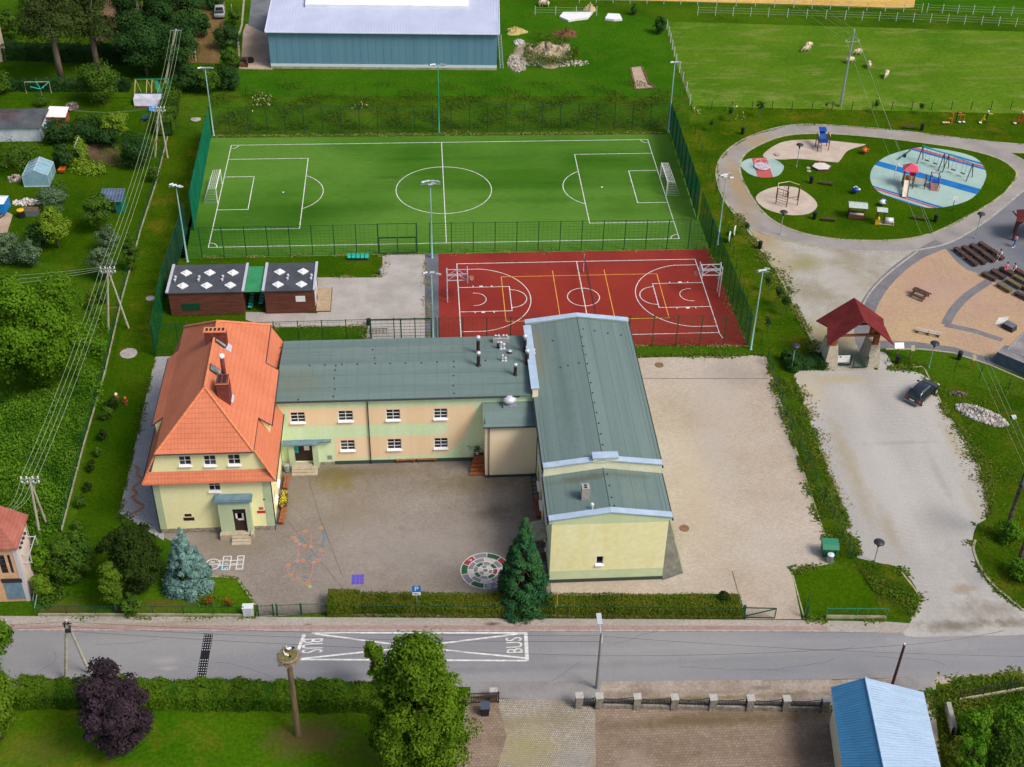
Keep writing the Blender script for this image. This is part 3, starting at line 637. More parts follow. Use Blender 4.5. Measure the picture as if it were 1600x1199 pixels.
for x,y,L,a in((-30,-74.2,5,.1),(-20,-76.6,7,.05),(12,-76.2,6,-.1),(17,-78.9,9,.02),(27,-77.6,5,.3),(24,-79.6,6,-.03),(-8,-79.2,6,.02),(6.5,-79.9,4,.5),(33,-78.6,6,.15),(-34,-76.9,4,.6)):
    p=[(x,y)]
    for _ in range(9):a+=random.uniform(-.35,.35);p.append((p[-1][0]+L/9*cos(a),p[-1][1]+L/9*sin(a)*.6))
    ck.ribbon(p,.035,Z(4)+.003)
ck.build('road_cracks',MT['courtgrey'],kind='structure')

mb=MB();q=lambda*l:gp(l);zR=Z(6)
mb.ribbon(q((487,989.5),(824,989.5)),.17,zR);mb.ribbon(q((469,1031),(824,1033)),.16,zR);mb.ribbon(q((821.5,990),(823.5,1033)),.3,zR+.002);mb.ribbon(q((475.5,992),(466,1016)),.28,zR+.001)
mb.ribbon(q((492,991),(650,1012),(822,1029)),.16,zR+.001);mb.ribbon(q((470,1030),(640,1012),(820,990)),.16,zR+.003);mb.build('bus_bay_lines',MT['line'],kind='structure')
def word(l,r_,t,b,rd):
    p00,p11=G(l,t),G(r_,b);c_=(p00+p11)/2;wd,hg=abs(p00.y-p11.y),abs(p11.x-p00.x)
    u=V((0,-1,0))if rd else V((0,1,0));v_=V((1,0,0))if rd else V((-1,0,0))
    s=hg/.70;text('BUS',s,MT['line'],'bus_lettering',frame((c_.x,c_.y,zR+.004),u,v_),sx=wd/(s*1.93),kind='structure')
word(471,502,997,1022,True);word(791,819,995,1023,False)
mb=MB();A_,B_,C_,D_=q((319,991),(333,991),(321,1062),(307,1062))
mb.poly([p+V((0,0,.03))for p in(D_,C_,B_,A_)])
for a,b in((A_,B_),(B_,C_),(C_,D_),(D_,A_)):mb.quad(a,b,b+V((0,0,.03)),a+V((0,0,.03)))
mb.build('speed_hump',MT['black'],kind='structure')
mb=MB()
for i in range(18):
    if 7<=i<=9:continue
    for j in range(4):
        s,t=(i+.5)/18,(j+.5)/4;p=(A_*(1-t)+B_*t)*(1-s)+(D_*(1-t)+C_*t)*s;mb.box(p.x-.03,p.x+.03,p.y-.036,p.y+.036,.03,.04)
mb.build('speed_hump_studs',MT['white'],kind='structure')

zY=Z(5);cols=[plain('game_orange',(.42,.17,.085),.8),plain('game_purple',(.24,.13,.17),.8),plain('game_pink',(.42,.19,.19),.8),plain('game_blue',(.05,.19,.35),.8),plain('game_yellow',(.40,.35,.20),.8),plain('game_green',(.25,.4,.2),.8)]
Q=lambda x,y:G(420+x/11.42,800+y/11.42)
snake=[(935,290,0),(845,330,1),(752,338,1),(660,350,0),(580,362,1),(505,400,1),(445,468,0),(495,525,2),(548,582,2),(645,612,0),(750,625,2),(850,650,1),(925,690,0),(975,745,1),(915,800,1),(885,870,0),(800,905,2),(700,900,1),(608,870,0),(508,882,2),(412,895,1),(350,955,0),(300,1022,1),(320,1090,1),(390,1130,0),(460,1170,1),(540,1195,0),(640,1240,1),(690,1290,0),(735,1340,5)]
mb=MB()
for x,y,k in snake:
    p=Q(x,y);r=.155 if k else.185
    mb.m=4;mb.add([(p.x+(r+.025)*cos(t),p.y+(r+.025)*sin(t),zY)for t in np.linspace(0,2*pi,15)[:-1]],[list(range(14))])
    mb.m=k;mb.add([(p.x+r*cos(t),p.y+r*sin(t),zY+.004)for t in np.linspace(0,2*pi,15)[:-1]],[list(range(14))])
for k,l in((3,[(945,330),(985,420),(975,560),(950,650)]),(3,[(885,710),(780,770),(730,800),(710,845)]),(2,[(752,390),(750,600)]),(2,[(540,640),(505,860)]),(2,[(790,945),(770,1080),(735,1180),(700,1260)]),(2,[(430,990),(455,1040),(425,1080),(400,1110)]),(3,[(550,1190),(620,1150),(690,1180)]),(3,[(430,950),(490,930)]),(3,[(530,420),(590,500),(580,545)])):
    mb.m=k;mb.ribbon(smooth([Q(*p)for p in l],4,False),.085,zY+.002)
mb.build('painted_trail',cols,kind='structure')

cc=(G(720,892)+G(797,892))/2;RR=(G(797,892)-G(720,892)).length/2
tg=[plain('target_green',(.03,.11,.045),.8),plain('target_red',(.30,.04,.05),.8),plain('target_pale',(.55,.48,.43),.8),plain('target_grey',(.22,.21,.22),.8),MT['line']]
mb=MB()
def sector(r0,r1,a0,a1,k,z):
    mb.m=k;n_=max(3,int((a1-a0)/.16));A=np.linspace(a0,a1,n_+1)
    for i in range(n_):mb.quad(*[(cc.x+r*cos(a),cc.y+r*sin(a),z)for r,a in((r0,A[i]),(r1,A[i]),(r1,A[i+1]),(r0,A[i+1]))])
rings=[(.12,.30,6),(.30,.50,8),(.50,.72,9),(.72,1.0,10)]
pat=[[2,3,2,3,2,3],[0,3,0,3,0,3,0,1],[3,2,3,3,2,3,2,3,2],[1,0,3,1,0,3,0,3,1,0]]
for(r0,r1,n_),pt in zip(rings,pat):
    for i in range(n_):
        a=2*pi*i/n_+.2;sector(r0*RR,r1*RR,a,a+2*pi/n_,pt[i],zY)
        mb.m=4;mb.ribbon([(cc.x+r*RR*cos(a),cc.y+r*RR*sin(a))for r in(r0,r1)],.07,zY+.005)
for r in(.12,.30,.50,.72,1.0):mb.m=4;mb.ribbon([(cc.x+r*RR*cos(a),cc.y+r*RR*sin(a))for a in np.linspace(0,2*pi,49)[:-1]],.075,zY+.007,True)
mb.build('ring_target',tg,kind='structure')
for nmb,ang,rr in(('10',2.35,.86),('50',-1.45,.86)):
    text(nmb,.38,MT['line'],'target_number',frame((cc.x+rr*RR*cos(ang),cc.y+rr*RR*sin(ang),zY+.009),(1,0,0),(0,1,0)),kind='structure')

p0,p1=G(549,914),G(569,898);mb=MB();pk=plain('grid_pink',(.42,.06,.25),.8);bl=plain('grid_blue',(.06,.09,.42),.8)
mb.poly([(p0.x,p0.y,zY),(p1.x,p0.y,zY),(p1.x,p1.y,zY),(p0.x,p1.y,zY)]);mb.m=1
for i in range(3):
    for j in range(3):
        x=p0.x+(p1.x-p0.x)*(i+.5)/3;y=p0.y+(p1.y-p0.y)*(j+.5)/3;mb.poly([(x-.15,y-.18,zY+.005),(x+.15,y-.18,zY+.005),(x+.15,y+.18,zY+.005),(x-.15,y+.18,zY+.005)])
mb.build('number_grid',[pk,bl],kind='structure')

K=lambda x,y:G(310+x/13.33,850+y/13.33)
mb=MB();cq=K(300,430);mb.ribbon([(cq.x+.62*cos(t),cq.y+.62*sin(t))for t in np.linspace(0,2*pi,29)[:-1]],.09,zY,True);mb.ribbon([(cq.x-.6,cq.y),(cq.x+.6,cq.y)],.09,zY+.002)
sh=(K(520,290)-K(490,560));U1,U2,U3,U4=K(490,0).x,K(655,0).x,K(790,0).x,K(925,0).x
yb,yt,ya,yc=K(0,560).y,K(0,285).y,K(0,470).y,K(0,375).y
for x0,x1 in((K(505,430).x,K(665,430).x),(K(800,430).x,K(930,430).x)):
    mb.ribbon(rect(x0,x1,yb,yt),.09,zY,True);mb.ribbon([(x0,ya),(x1,ya)],.08,zY+.002);mb.ribbon([(x0,yc),(x1,yc)],.08,zY+.002)
for x0,x1 in((K(400,430).x,K(505,430).x),(K(665,430).x,K(800,430).x)):
    mb.ribbon([(x0,ya),(x1,ya)],.08,zY+.003);mb.ribbon([(x0,yc),(x1,yc)],.08,zY+.003)
mb.build('hopscotch_lines',MT['line'],kind='structure')
sheet('hopscotch_square',[(K(512,0).x,yb+.05),(K(655,0).x,yb+.05),(K(655,0).x,ya-.05),(K(512,0).x,ya-.05)],zY-.004,cols[3])
for s,x,y in(('8',300,385),('9',300,475),('7',455,430),('6',590,330),('4',590,420),('5',578,512),('3',738,420),('2',880,325),('0',862,412),('1',850,512)):
    p=K(x,y);text(s,.5,MT['line'],'hopscotch_number',frame((p.x,p.y,zY+.004),(0,1,0),(-1,0,0)),kind='structure')
mb=MB();mb.ribbon(smooth(gp([(211,727),(216,735),(214,742),(223,750),(215,757),(208,763),(214,772),(207,777),(215,785),(224,791),(217,798),(206,803)]),4,False),.3,Z(5));mb.build('snake_drawing',mat('snake_paint',(.32,.13,.08),(.4,.2,.11),3),kind='structure')
for k,(px,py,r)in enumerate(((201,553,.9),(235,467,.5),(306,187,.7))):
    p=G(px,py);mb=MB();mb.lathe([(r,0),(r,.09),(r*.9,.1),(.42,.1),(.42,.12),(.02,.13)],(p.x,p.y,p.z));o=mb.build('concrete_manhole',MT['concrete']);tag(recenter(o),['round concrete manhole in the grass strip beside the paved path','small round manhole in the grass near the red container','round manhole in the grass beside the far hedge'][k],'manhole')
for k,(px,py,m)in enumerate(((1030,571,0),(1069,826,1))):
    p=G(px,py);mb=MB();mb.lathe([(.46,0),(.46,.05),(.38,.055),(.36,.04),(.34,.05),(.02,.05)],(p.x,p.y,p.z));o=mb.build('manhole_cover',mat('rusty_iron%d'%m,(.16,.09,.05),(.22,.13,.08),5));tag(recenter(o),['rusty round cover at the top of the pale paved yard','rusty round cover in the pale yard beside the yellow hall corner'][k],'manhole cover')


MT['yellow_wall']=mat('pale_yellow_render',(.83,.79,.42),(.86,.82,.47),.5,fine=.05,fs=3,stretch=(1,1,.3))
MT['trimg']=mat('grey_green_render',(.42,.50,.32),(.47,.55,.36),1,fine=.06)
MT['green_wall']=mat('pastel_green_render',(.60,.76,.45),(.66,.80,.52),.3,fine=.05,fs=3,stretch=(2,2,.2))
MT['peach']=mat('peach_render',(.84,.62,.38),(.86,.68,.45),.3,fine=.05,stretch=(2,2,.2))
MT['cream_wall']=mat('cream_render',(.88,.70,.47),(.92,.77,.56),.3,fine=.05)
MT['gym_yellow']=mat('streaked_yellow_render',(.82,.76,.37),(.85,.81,.48),.45,fine=.07,fs=2,stretch=(1.5,1.5,.12))
MT['gym_green']=mat('sage_render',(.52,.62,.36),(.60,.67,.43),.5,fine=.06)
MT['plinth']=plain('dark_plinth',(.05,.07,.055),.8)
MT['felt']=mat('green_roof_felt',(.118,.172,.162),(.150,.208,.194),.5,fine=.06,fs=5,stretch=(.08,1.6,1),spots=[(-8,-50,7,2,(.125,.18,.165),.5),(-2,-45.5,6,1.2,(.19,.235,.215),.5),(-9,-46,4,1.5,(.185,.23,.21),.5),(15,-50,1.2,8,(.19,.225,.195),.5),(9.8,-54,1.2,9,(.10,.15,.135),.6),(14.5,-66.5,1.6,2,(.19,.225,.19),.5),(7.5,-46,1.4,5,(.17,.15,.11),.7),(-14.5,-50.5,2.4,2.4,(.15,.16,.11),.6),(10.5,-64.3,3.2,.5,(.10,.10,.07),.7),(14,-64,3,.4,(.11,.11,.08),.6)])
MT['feltx']=mat('hall_roof_felt',(.118,.172,.162),(.148,.205,.192),.5,fine=.06,fs=5,stretch=(1.6,.05,1),spots=[(7.5,-46,1.4,5,(.17,.15,.11),.7),(10.5,-64.3,3.2,.5,(.10,.10,.07),.7),(14,-64,3,.4,(.11,.11,.08),.6),(9.8,-54,1.0,9,(.10,.15,.135),.6),(14.5,-66.5,1.6,2,(.19,.225,.19),.4)])
MT['bluem']=mat('pale_blue_flashing',(.33,.43,.55),(.40,.50,.62),1,r=.45,fine=.05)
MT['canopym']=mat('weathered_blue_sheet',(.11,.19,.25),(.16,.24,.29),2,r=.5)
MT['gutter']=plain('dark_gutter',(.03,.035,.045),.4)
MT['door']=plain('dark_brown_door',(.035,.018,.015),.45)
MT['step']=mat('worn_stone_steps',(.36,.30,.22),(.46,.39,.30),2)
MT['sandst']=mat('sandstone_blocks',(.20,.18,.14),(.36,.32,.25),3,fine=.3,bump=.5)
def tiles(name,ax,c1,c2,rows=3.0,cols=3.4):
    "clay tiles: courses follow height, joints follow one horizontal axis"
    t=NT(name);col=t.mix(t.remap(t.noise(.35,5,.6),.36,.64),c1,c2)
    sx=t.n('ShaderNodeSeparateXYZ');t.l(t.pos(),sx.inputs[0])
    def saw(o,f):return t.math('FRACT',t.math('MULTIPLY',o,f))
    r=saw(sx.outputs['Z'],rows);c=saw(sx.outputs[ax],cols)
    h=t.math('ADD',t.math('MULTIPLY',t.math('SUBTRACT',1,r),.7),t.math('MULTIPLY',t.math('SINE',t.math('MULTIPLY',c,pi)),.25))
    col=t.mix(t.remap(r,.0,.16,.42,0),col,[x*.35 for x in c1]);col=t.mix(t.remap(c,0,.14,.1,0),col,[x*.5 for x in c1])
    f=t.noise(2.6,8,.8);col=t.mix(1.,col,t.mix(t.remap(f,.3,.7),(.88,)*3,(1.1,)*3),'MULTIPLY');col=t.mix(t.remap(t.noise(.5,7,.7),.55,.78,0,.25),col,(.36,.12,.06))
    t.bump(h,.6,.06);return t.out(col,.7,.25)
OR1,OR2=(.54,.16,.080),(.59,.19,.098)
MT['tile_y']=tiles('clay_tiles_side','Y',OR1,OR2);MT['tile_x']=tiles('clay_tiles_front','X',OR1,OR2,3.3)
MT['cap']=mat('clay_ridge_caps',(.60,.19,.085),(.66,.25,.12),4)
MT['brick']=paver('red_chimney_brick',(.13,.036,.03),(.19,.055,.045),3,.25,.08,1.1)
def wall(mb,O,U,w,h,holes,depth=.14,N=None,mr=0):
    "wall face from O along U (and up), with real openings and reveals; holes=(x0,x1,z0,z1)"
    O,U=V(O),V(U).normalized();N=U.cross(V((0,0,1)))if N is None else V(N)
    xs=sorted({0,w}|{v for q in holes for v in q[:2]});zs=sorted({0,h}|{v for q in holes for v in q[2:]});pt=lambda x,z,d=0:O+U*x+V((0,0,z))-N*d
    for i in range(len(xs)-1):
        for j in range(len(zs)-1):
            cx,cz=(xs[i]+xs[i+1])/2,(zs[j]+zs[j+1])/2
            if any(q[0]<cx<q[1]and q[2]<cz<q[3]for q in holes):continue
            mb.quad(pt(xs[i],zs[j]),pt(xs[i+1],zs[j]),pt(xs[i+1],zs[j+1]),pt(xs[i],zs[j+1]))
    for a,b,c,d in holes:
        for(p,q)in(((a,c),(b,c)),((b,c),(b,d)),((b,d),(a,d)),((a,d),(a,c))):
            mb.quad(pt(*p),pt(*q),pt(*q,depth),pt(*p,depth))
def window(par,O,U,hole,nx=2,nz=2,depth=.14,bar=.055,sill=True,label=None,sash=None):
    O,U=V(O),V(U).normalized();N=U.cross(V((0,0,1)));a,b,c,d=hole;w,h=b-a,d-c
    pt=lambda x,z,o:O+U*(a+x)+V((0,0,c+z))+N*o
    mb=MB()
    def bar_(x0,x1,z0,z1,o=-depth,t=.05):mb.obox(pt((x0+x1)/2,(z0+z1)/2,o+t/2),U,V((0,0,1)),N,(x1-x0)/2,(z1-z0)/2,t/2)
    bar_(0,w,0,bar);bar_(0,w,h-bar,h);bar_(0,bar,bar,h-bar);bar_(w-bar,w,bar,h-bar)
    for i in range(1,nx):bar_(w*i/nx-bar*.5,w*i/nx+bar*.5,bar,h-bar,-depth+.004)
    for j in range(1,nz):bar_(bar,w-bar,h*j/nz-bar*.35,h*j/nz+bar*.35,-depth+.002)
    f=mb.build('window',MT['white'],par)
    m2=MB();m2.quad(pt(bar*.5,bar*.5,-depth+.012),pt(w-bar*.5,bar*.5,-depth+.012),pt(w-bar*.5,h-bar*.5,-depth+.012),pt(bar*.5,h-bar*.5,-depth+.012));m2.build('pane',MT['glass'],f)
    if sill:
        m3=MB();t=.30;m3.add([pt(-.05,.10,-depth+.05),pt(w+.05,.10,-depth+.05),pt(w+.05,-.02,.17),pt(-.05,-.02,.17),pt(-.05,-.08,.17),pt(w+.05,-.08,.17),pt(w+.05,-.08,-.0),pt(-.05,-.08,-.0)],[(3,2,1,0),(4,5,2,3),(7,6,5,4),(0,7,4,3),(1,2,5,6)]);m3.build('sill',MT['white'],f)
    return f
def hol(px0,px1,py0,py1,y,x0,z0):
    "opening in a wall facing the street, from its corners"
    a,b=PY(px0,py1,y),PY(px1,py0,y);return(a.x-x0,b.x-x0,a.z-z0,b.z-z0)
UX=V((1,0,0))
HX0,HX1,HY0,HY1=-26.45,-16.5,-61.4,-42.9
sch=thing('school_house','old yellow school house with a steep orange tiled hipped roof and brick chimneys','school',(0,0,0))
mb=MB();w0=HX1-HX0
h1=hol(327,342.5,751,768,HY0,HX0,0)
xr=lambda a,b:(PX(a,b,HX1))
wr=[(6.5,7.6,4.3,5.9),(4.2,5.3,4.3,5.9),(2.0,3.1,4.3,5.9),(2.0,3.1,1.2,2.8),(4.2,5.3,1.2,2.8)]
wall(mb,(HX0,HY0,0),UX,w0,7.0,[h1])
wall(mb,(HX1,HY0,0),(0,1,0),HY1-HY0,6.6,wr)
wall(mb,(HX1,HY1,0),(-1,0,0),w0,6.4,[]);mb.quad((HX1,HY1,6.4),(HX0,HY1,6.4),(-25.3,HY1,9.3),(-17.8,HY1,9.3));wall(mb,(HX0,HY1,0),(0,-1,0),HY1-HY0,6.6,[(3+3*i,4.1+3*i,z,z+1.6)for i in range(5)for z in(1.2,4.2)])
mb.build('wall',MT['yellow_wall'],sch)
window(sch,(HX0,HY0,0),UX,h1,2,2)
for q in wr:window(sch,(HX1,HY0,0),(0,1,0),q,2,2)
for i in range(5):
    for z in(1.2,4.2):window(sch,(HX0,HY1,0),(0,-1,0),(3+3*i,4.1+3*i,z,z+1.6),2,2)

gz0,gz1=7.0,9.5;gx0,gx1=-25.55,-17.5
mb=MB();hs=[hol(*q,HY0-.003,gx0,gz0)for q in((280.5,297,713,728),(319.5,336,712,728),(357,374,710.5,727))]
wall(mb,(gx0,HY0-.003,gz0),UX,gx1-gx0,gz1-gz0,hs)
mb.quad((HX0+.05,HY0-.003,gz0),(gx0,HY0-.003,gz0),(gx0,HY0-.003,gz1));mb.quad((gx1,HY0-.003,gz0),(HX1-.05,HY0-.003,gz0),(gx1,HY0-.003,gz1))
mb.build('gable_wall',MT['yellow_wall'],sch)
for q in hs:window(sch,(gx0,HY0-.003,gz0),UX,q,2,2)
for a,b in((HX0-.03,HX0+.55),(HX1-.62,HX1+.03)):mb=MB();mb.box(a,b,HY0-.03,HY0+.4,.5,6.55);mb.build('corner_band',MT['trimg'],sch)
mb=MB();mb.box(HX0-.06,HX1+.06,HY0-.06,HY0-.005,-.1,.5);mb.box(HX1+.005,HX1+.06,HY0-.06,HY1,-.1,.5);mb.box(HX0-.06,HX0-.005,HY0-.06,HY1,-.1,.5);mb.build('plinth',MT['sandst'],sch)

RF,RB=V((-21.5,-57.8,13.4)),V((-21.5,-48.1,13.5));bl,br,bz=-25.68,-17.45,9.42;yf,yb=-61.75,-42.95
mb=MB();FLc,FRc,BLc,BRc=V((bl,yf,bz)),V((br,yf,bz)),V((bl,yb,bz)),V((br,yb,bz))
dl,dr=(-56.8,-46.8),(-57.2,-49.1);LX,RX_=-26.75,-16.35;dz=8.55
mb.quad(FLc,RF,RB,BLc);mb.quad(FRc,BRc,RB,RF)
mb.quad((bl,dl[0],bz),(bl,dl[1],bz),(LX,dl[1],dz),(LX,dl[0],dz));mb.quad((br,dr[1],bz),(br,dr[0],bz),(RX_,dr[0],dz),(RX_,dr[1],dz))
EL,ER,ez=-27.15,-15.85,6.25
mb.quad((EL,-61.95,ez),(bl+.1,-61.43,bz-.05),(bl+.1,yb,bz-.05),(EL,yb,ez));mb.quad((ER,-61.95,ez),(ER,yb,ez),(br-.1,yb,bz-.05),(br-.1,-61.43,bz-.05))
for(a,b,c,d)in((FLc,FRc,0,0),):mb.quad(a-V((0,0,.12)),b-V((0,0,.12)),b,a)
mb.quad(FLc-V((0,0,.1)),BLc-V((0,0,.1)),BLc,FLc);mb.quad(FRc-V((0,0,.1)),FRc,BRc,BRc-V((0,0,.1)))
mb.build('roof',MT['tile_y'],sch)
mb=MB();mb.quad(FLc,FRc,RF);mb.build('hip_roof',MT['tile_x'],sch);mb=MB();mb.quad(BRc,BLc,RB);mb.build('hip_roof',MT['tile_x'],sch);mb=MB()
mb.quad((EL,-61.98,ez+.05),(ER,-61.98,ez+.05),(HX1+.1,HY0-.01,7.18),(HX0-.1,HY0-.01,7.18));mb.quad((EL,-61.98,ez-.08),(ER,-61.98,ez-.08),(ER,-61.98,ez+.05),(EL,-61.98,ez+.05));mb.quad((EL,-61.98,ez-.08),(ER,-61.98,ez-.08),(ER,-61.4,ez+.1),(EL,-61.4,ez+.1))
mb.build('pent_roof',MT['tile_x'],sch)
mb=MB()
def caps(a,b,n,r=.13):
    pts,rs=[],[]
    for i in range(n):
        for s,q in((0,.95),(.9,1.15)):pts.append(V(a).lerp(V(b),(i+s)/n));rs.append(r*q)
    mb.tube(pts,rs,6)
caps(RF,RB,26);caps(FLc,RF,18,.11);caps(FRc,RF,18,.11);caps(BLc,RB,16);caps(BRc,RB,16);caps((EL,-61.95,ez+.05),(bl,-61.45,bz-.1),9,.08);caps((ER,-61.95,ez+.05),(br,-61.45,bz-.1),9,.08);mb.build('ridge_tiles',MT['cap'],sch)
for sx,bx,ox,(d0,d1)in((1,bl,LX+.25,dl),(-1,br,RX_-.25,dr)):
    mb=MB();zl=ez+(bz-ez)*(abs(ox-(EL if sx>0 else ER))/abs(bx-(EL if sx>0 else ER)))
    for y in(d0+.1,d1-.1):mb.quad((bx,y,bz-.06),(ox,y,dz+.1),(ox,y,zl-.1))
    mb.quad((ox,d0+.1,zl-.1),(ox,d1-.1,zl-.1),(ox,d1-.1,dz+.1),(ox,d0+.1,dz+.1));mb.build('dormer_wall',MT['yellow_wall'],sch)
mb=MB()
for l in([(LX-.04,dl[0],dz-.05),(LX-.04,dl[1],dz-.05)],[(RX_+.04,dr[0],dz-.05),(RX_+.04,dr[1],dz-.05)],[FRc-V((0,0,.06)),(br,dr[0],bz-.05)],[(br,dr[0],bz),(RX_,dr[0]-.02,dz)],[(bl,dl[0],bz),(LX,dl[0]-.02,dz)],[FLc-V((-.05,.05,.06)),FRc-V((.05,.05,.06))],[(ER+.05,-61.95,ez-.06),(ER+.05,yb,ez-.06)],[(EL-.05,-61.95,ez-.06),(EL-.05,yb,ez-.06)],[(br,dr[1],bz),(RX_,dr[1],dz)],[(br,dr[1],bz),BRc],[(ER,-61.7,ez-.1),(HX1+.08,-61.2,5.8),(HX1+.08,-61.2,.2)],[(HX0-.06,-61.5,6.2),(HX0-.06,-61.5,.2)]):mb.tube(l,.055,5)
mb.build('gutter',MT['gutter'],sch)

c0=P(336,516.5,14.1);mb=MB();mb.box(c0.x-.95,c0.x+.95,c0.y-.35,c0.y+.35,12.2,14.1);ch=mb.build('chimney',MT['brick'],sch)
mb=MB();mb.box(c0.x-1.0,c0.x+1.0,c0.y-.4,c0.y+.4,14.1,14.2);mb.build('cap',MT['cap'],ch)
mb=MB()
for i in range(5):mb.box(c0.x-.82+.36*i,c0.x-.62+.36*i,c0.y-.2,c0.y+.2,14.205,14.23)
mb.build('flue',MT['black'],ch)
c1=P(347.5,592,13.9);mb=MB();mb.box(c1.x-.5,c1.x+.5,c1.y-.65,c1.y+.65,11.2,13.9);ch=mb.build('chimney',MT['brick'],sch)
mb=MB()
for i in range(2):
    for j in range(3):mb.box(c1.x-.36+.42*i,c1.x-.1+.42*i,c1.y-.5+.37*j,c1.y-.26+.37*j,13.905,13.93)
mb.build('flue',MT['black'],ch)
mb=MB();mb.box(c1.x-.55,c1.x+.55,c1.y-.7,c1.y+.7,13.78,13.86);mb.build('cap',MT['cap'],ch)
f0=P(351,590,12.7);mb=MB();mb.tube([(f0.x,f0.y,12.2),(f0.x,f0.y,14.9)],.19,10);fl=mb.build('flue_pipe',MT['brick'],sch,True);mb=MB();mb.lathe([(.22,0),(.26,.16),(.22,.28),(.05,.38)],(f0.x,f0.y,14.85));mb.build('cowl',MT['white'],fl)
def onslope(px,py):
    n=(RF-FRc).cross(RB-FRc);d=ray(px,py);t=n.dot(FRc-CAM)/n.dot(d);return CAM+d*t,n.normalized()
for q in((344,535.5),(335.5,579.5)):
    p,n=onslope(*q);n=n if n.z>0 else-n;u=V((0,1,0));v_=n.cross(u)
    mb=MB();mb.obox(p+n*.06,u,v_,n,.42,.62,.07);k=mb.build('skylight',MT['gutter'],sch);mb=MB();mb.obox(p+n*.135,u,v_,n,.33,.52,.01);mb.build('pane',mat('roof_glass',(.16,.18,.17),(.3,.32,.3),2,r=.15),k)
for q,s in(((356,543),.35),((360,622),.3)):
    p,n=onslope(*q);n=n if n.z>0 else-n;mb=MB();mb.obox(p+n*.05,(0,1,0),n.cross(V((0,1,0))),n,.5,s,.04);mb.build('flashing',MT['silver'],sch)

y0,y1=-62.15,HY0;zc_=PY(365,783,-62.3).z;a,b=P(346,838).x+.1,P(397,836).x
mb=MB();q0,q1=PY(362.5,800,y0).x,PY(383.5,800,y0).x;zt=PY(372,796,y0).z
mb.box(a,q0,y0,y1,0,zc_-.2);mb.box(q1,b,y0,y1,0,zc_-.2);mb.box(q0,q1,y0+.003,y1,zt,zc_-.2);po=mb.build('portal',MT['trimg'],sch)
mb=MB();mb.box(a-.3,b+.25,y0-.2,y1,zc_-.197,zc_-.06);mb.box(a-.2,b+.15,y0-.12,y1,zc_-.06,zc_+.04);mb.build('canopy',MT['canopym'],sch)
mb=MB();mb.box(q0,q1,y1-.45,y1-.35,.45,zt);dd=mb.build('door',MT['door'],sch);mb=MB();mb.box(q0+.2,q0+.75,y1-.47,y1-.453,1.9,2.5);mb.box(q1-.8,q1-.25,y1-.47,y1-.453,1.7,2.5);mb.build('poster',MT['white'],dd)
mb=MB()
for i in range(4):mb.box(q0-.25,q1+.25,y0-.25-.3*(3-i),y1-.36,.115*i,.115*(i+1)-.002)
mb.box(a-.1,q0-.25,y0-.45,y0-.003,0,.62);mb.box(q1+.25,b+.1,y0-.45,y0-.003,0,.62);mb.build('steps',MT['step'],sch)
def wallsign(name,par,px0,px1,py0,py1,y,m,t=.03):
    a,b=PY(px0,py1,y),PY(px1,py0,y);mb=MB();mb.box(a.x,b.x,y-t,y-.004,a.z,b.z);return mb.build(name,m,par),(a+b)/2
for nm,q,m in(('plaque',(289,299,803,807),MT['door']),('plaque',(287.5,303.5,808.5,813.5),MT['door'])):
    wallsign(nm,sch,*q,HY0,m)
wallsign('name_plate',sch,402,414.5,798,802,HY0,MT['red']);o,c_=wallsign('crest',sch,405,411,792.5,796.5,HY0,plain('crest_red',(.45,.1,.12),.5));wallsign('house_number',sch,411,414.5,779.5,781,HY0,MT['dark'])

wing=thing('school_wing','two-storey school wing with peach and pastel green stripes and a green felt roof','school wing',(0,0,0))
WX0,WX1,WY,WB,WZ=-16.45,7.3,-52.75,-43.5,7.95
mb=MB();wh=[]
for q in((454.5,476,644.5,661),(529,551,642,658.5),(603.5,625,640,657),(678,699,638.5,655),(532.5,554,688,704.5),(605.5,627,686,703),(678.5,699.5,684.5,701)):wh.append(hol(*q,WY,WX0,0))
dq=hol(459,487,687,722,WY,WX0,0);vq=hol(512,518.5,711.5,718,WY,WX0,0)
wall(mb,(WX0,WY,0),UX,WX1-WX0,WZ,wh+[dq]);mb.build('wall',MT['green_wall'],wing);mb=MB();wall(mb,(WX1,WB,0),(-1,0,0),WX1-WX0,7.4,[(2+3*i,3.4+3*i,z,z+1.3)for i in range(7)for z in(1.2,4.6)]);mb.build('back_wall',MT['green_wall'],wing)
for q in wh:window(wing,(WX0,WY,0),UX,q,2,3,bar=.062)
for i in range(7):
    for z in(1.2,4.6):window(wing,(WX1,WB,0),(-1,0,0),(2+3*i,3.4+3*i,z,z+1.3),2,3,bar=.062)
band=[PY(400+x/4,600+y/4,WY-.003)for x,y in((195,160),(700,148),(1372,130),(1366,180),(1352,225),(1325,290),(1290,345),(1250,392),(1190,435),(800,455),(500,472),(490,340),(800,328),(1170,318),(1196,285),(1207,245),(800,252),(195,268))]

bm=bmesh.new();bm.faces.new([bm.verts.new(p)for p in band])
def cut(co,no):bmesh.ops.bisect_plane(bm,geom=bm.verts[:]+bm.edges[:]+bm.faces[:],plane_co=co,plane_no=no)
for a,b,c_,d in wh:cut((WX0+a,0,0),(1,0,0));cut((WX0+b,0,0),(1,0,0));cut((0,0,c_),(0,0,1));cut((0,0,d),(0,0,1))
bad=[f for f in bm.faces if any(WX0+a<f.calc_center_median().x<WX0+b and c_<f.calc_center_median().z<d for a,b,c_,d in wh)]
bmesh.ops.delete(bm,geom=bad,context='FACES');me=bpy.data.meshes.new('painted_stripe');bm.to_mesh(me);bm.free();me.materials.append(MT['peach']);link(bpy.data.objects.new('painted_stripe',me),wing)
mb=MB();mb.box(WX0+4.9,3.6,WY-.05,WY-.006,-.1,.42);mb.build('plinth',MT['plinth'],wing)
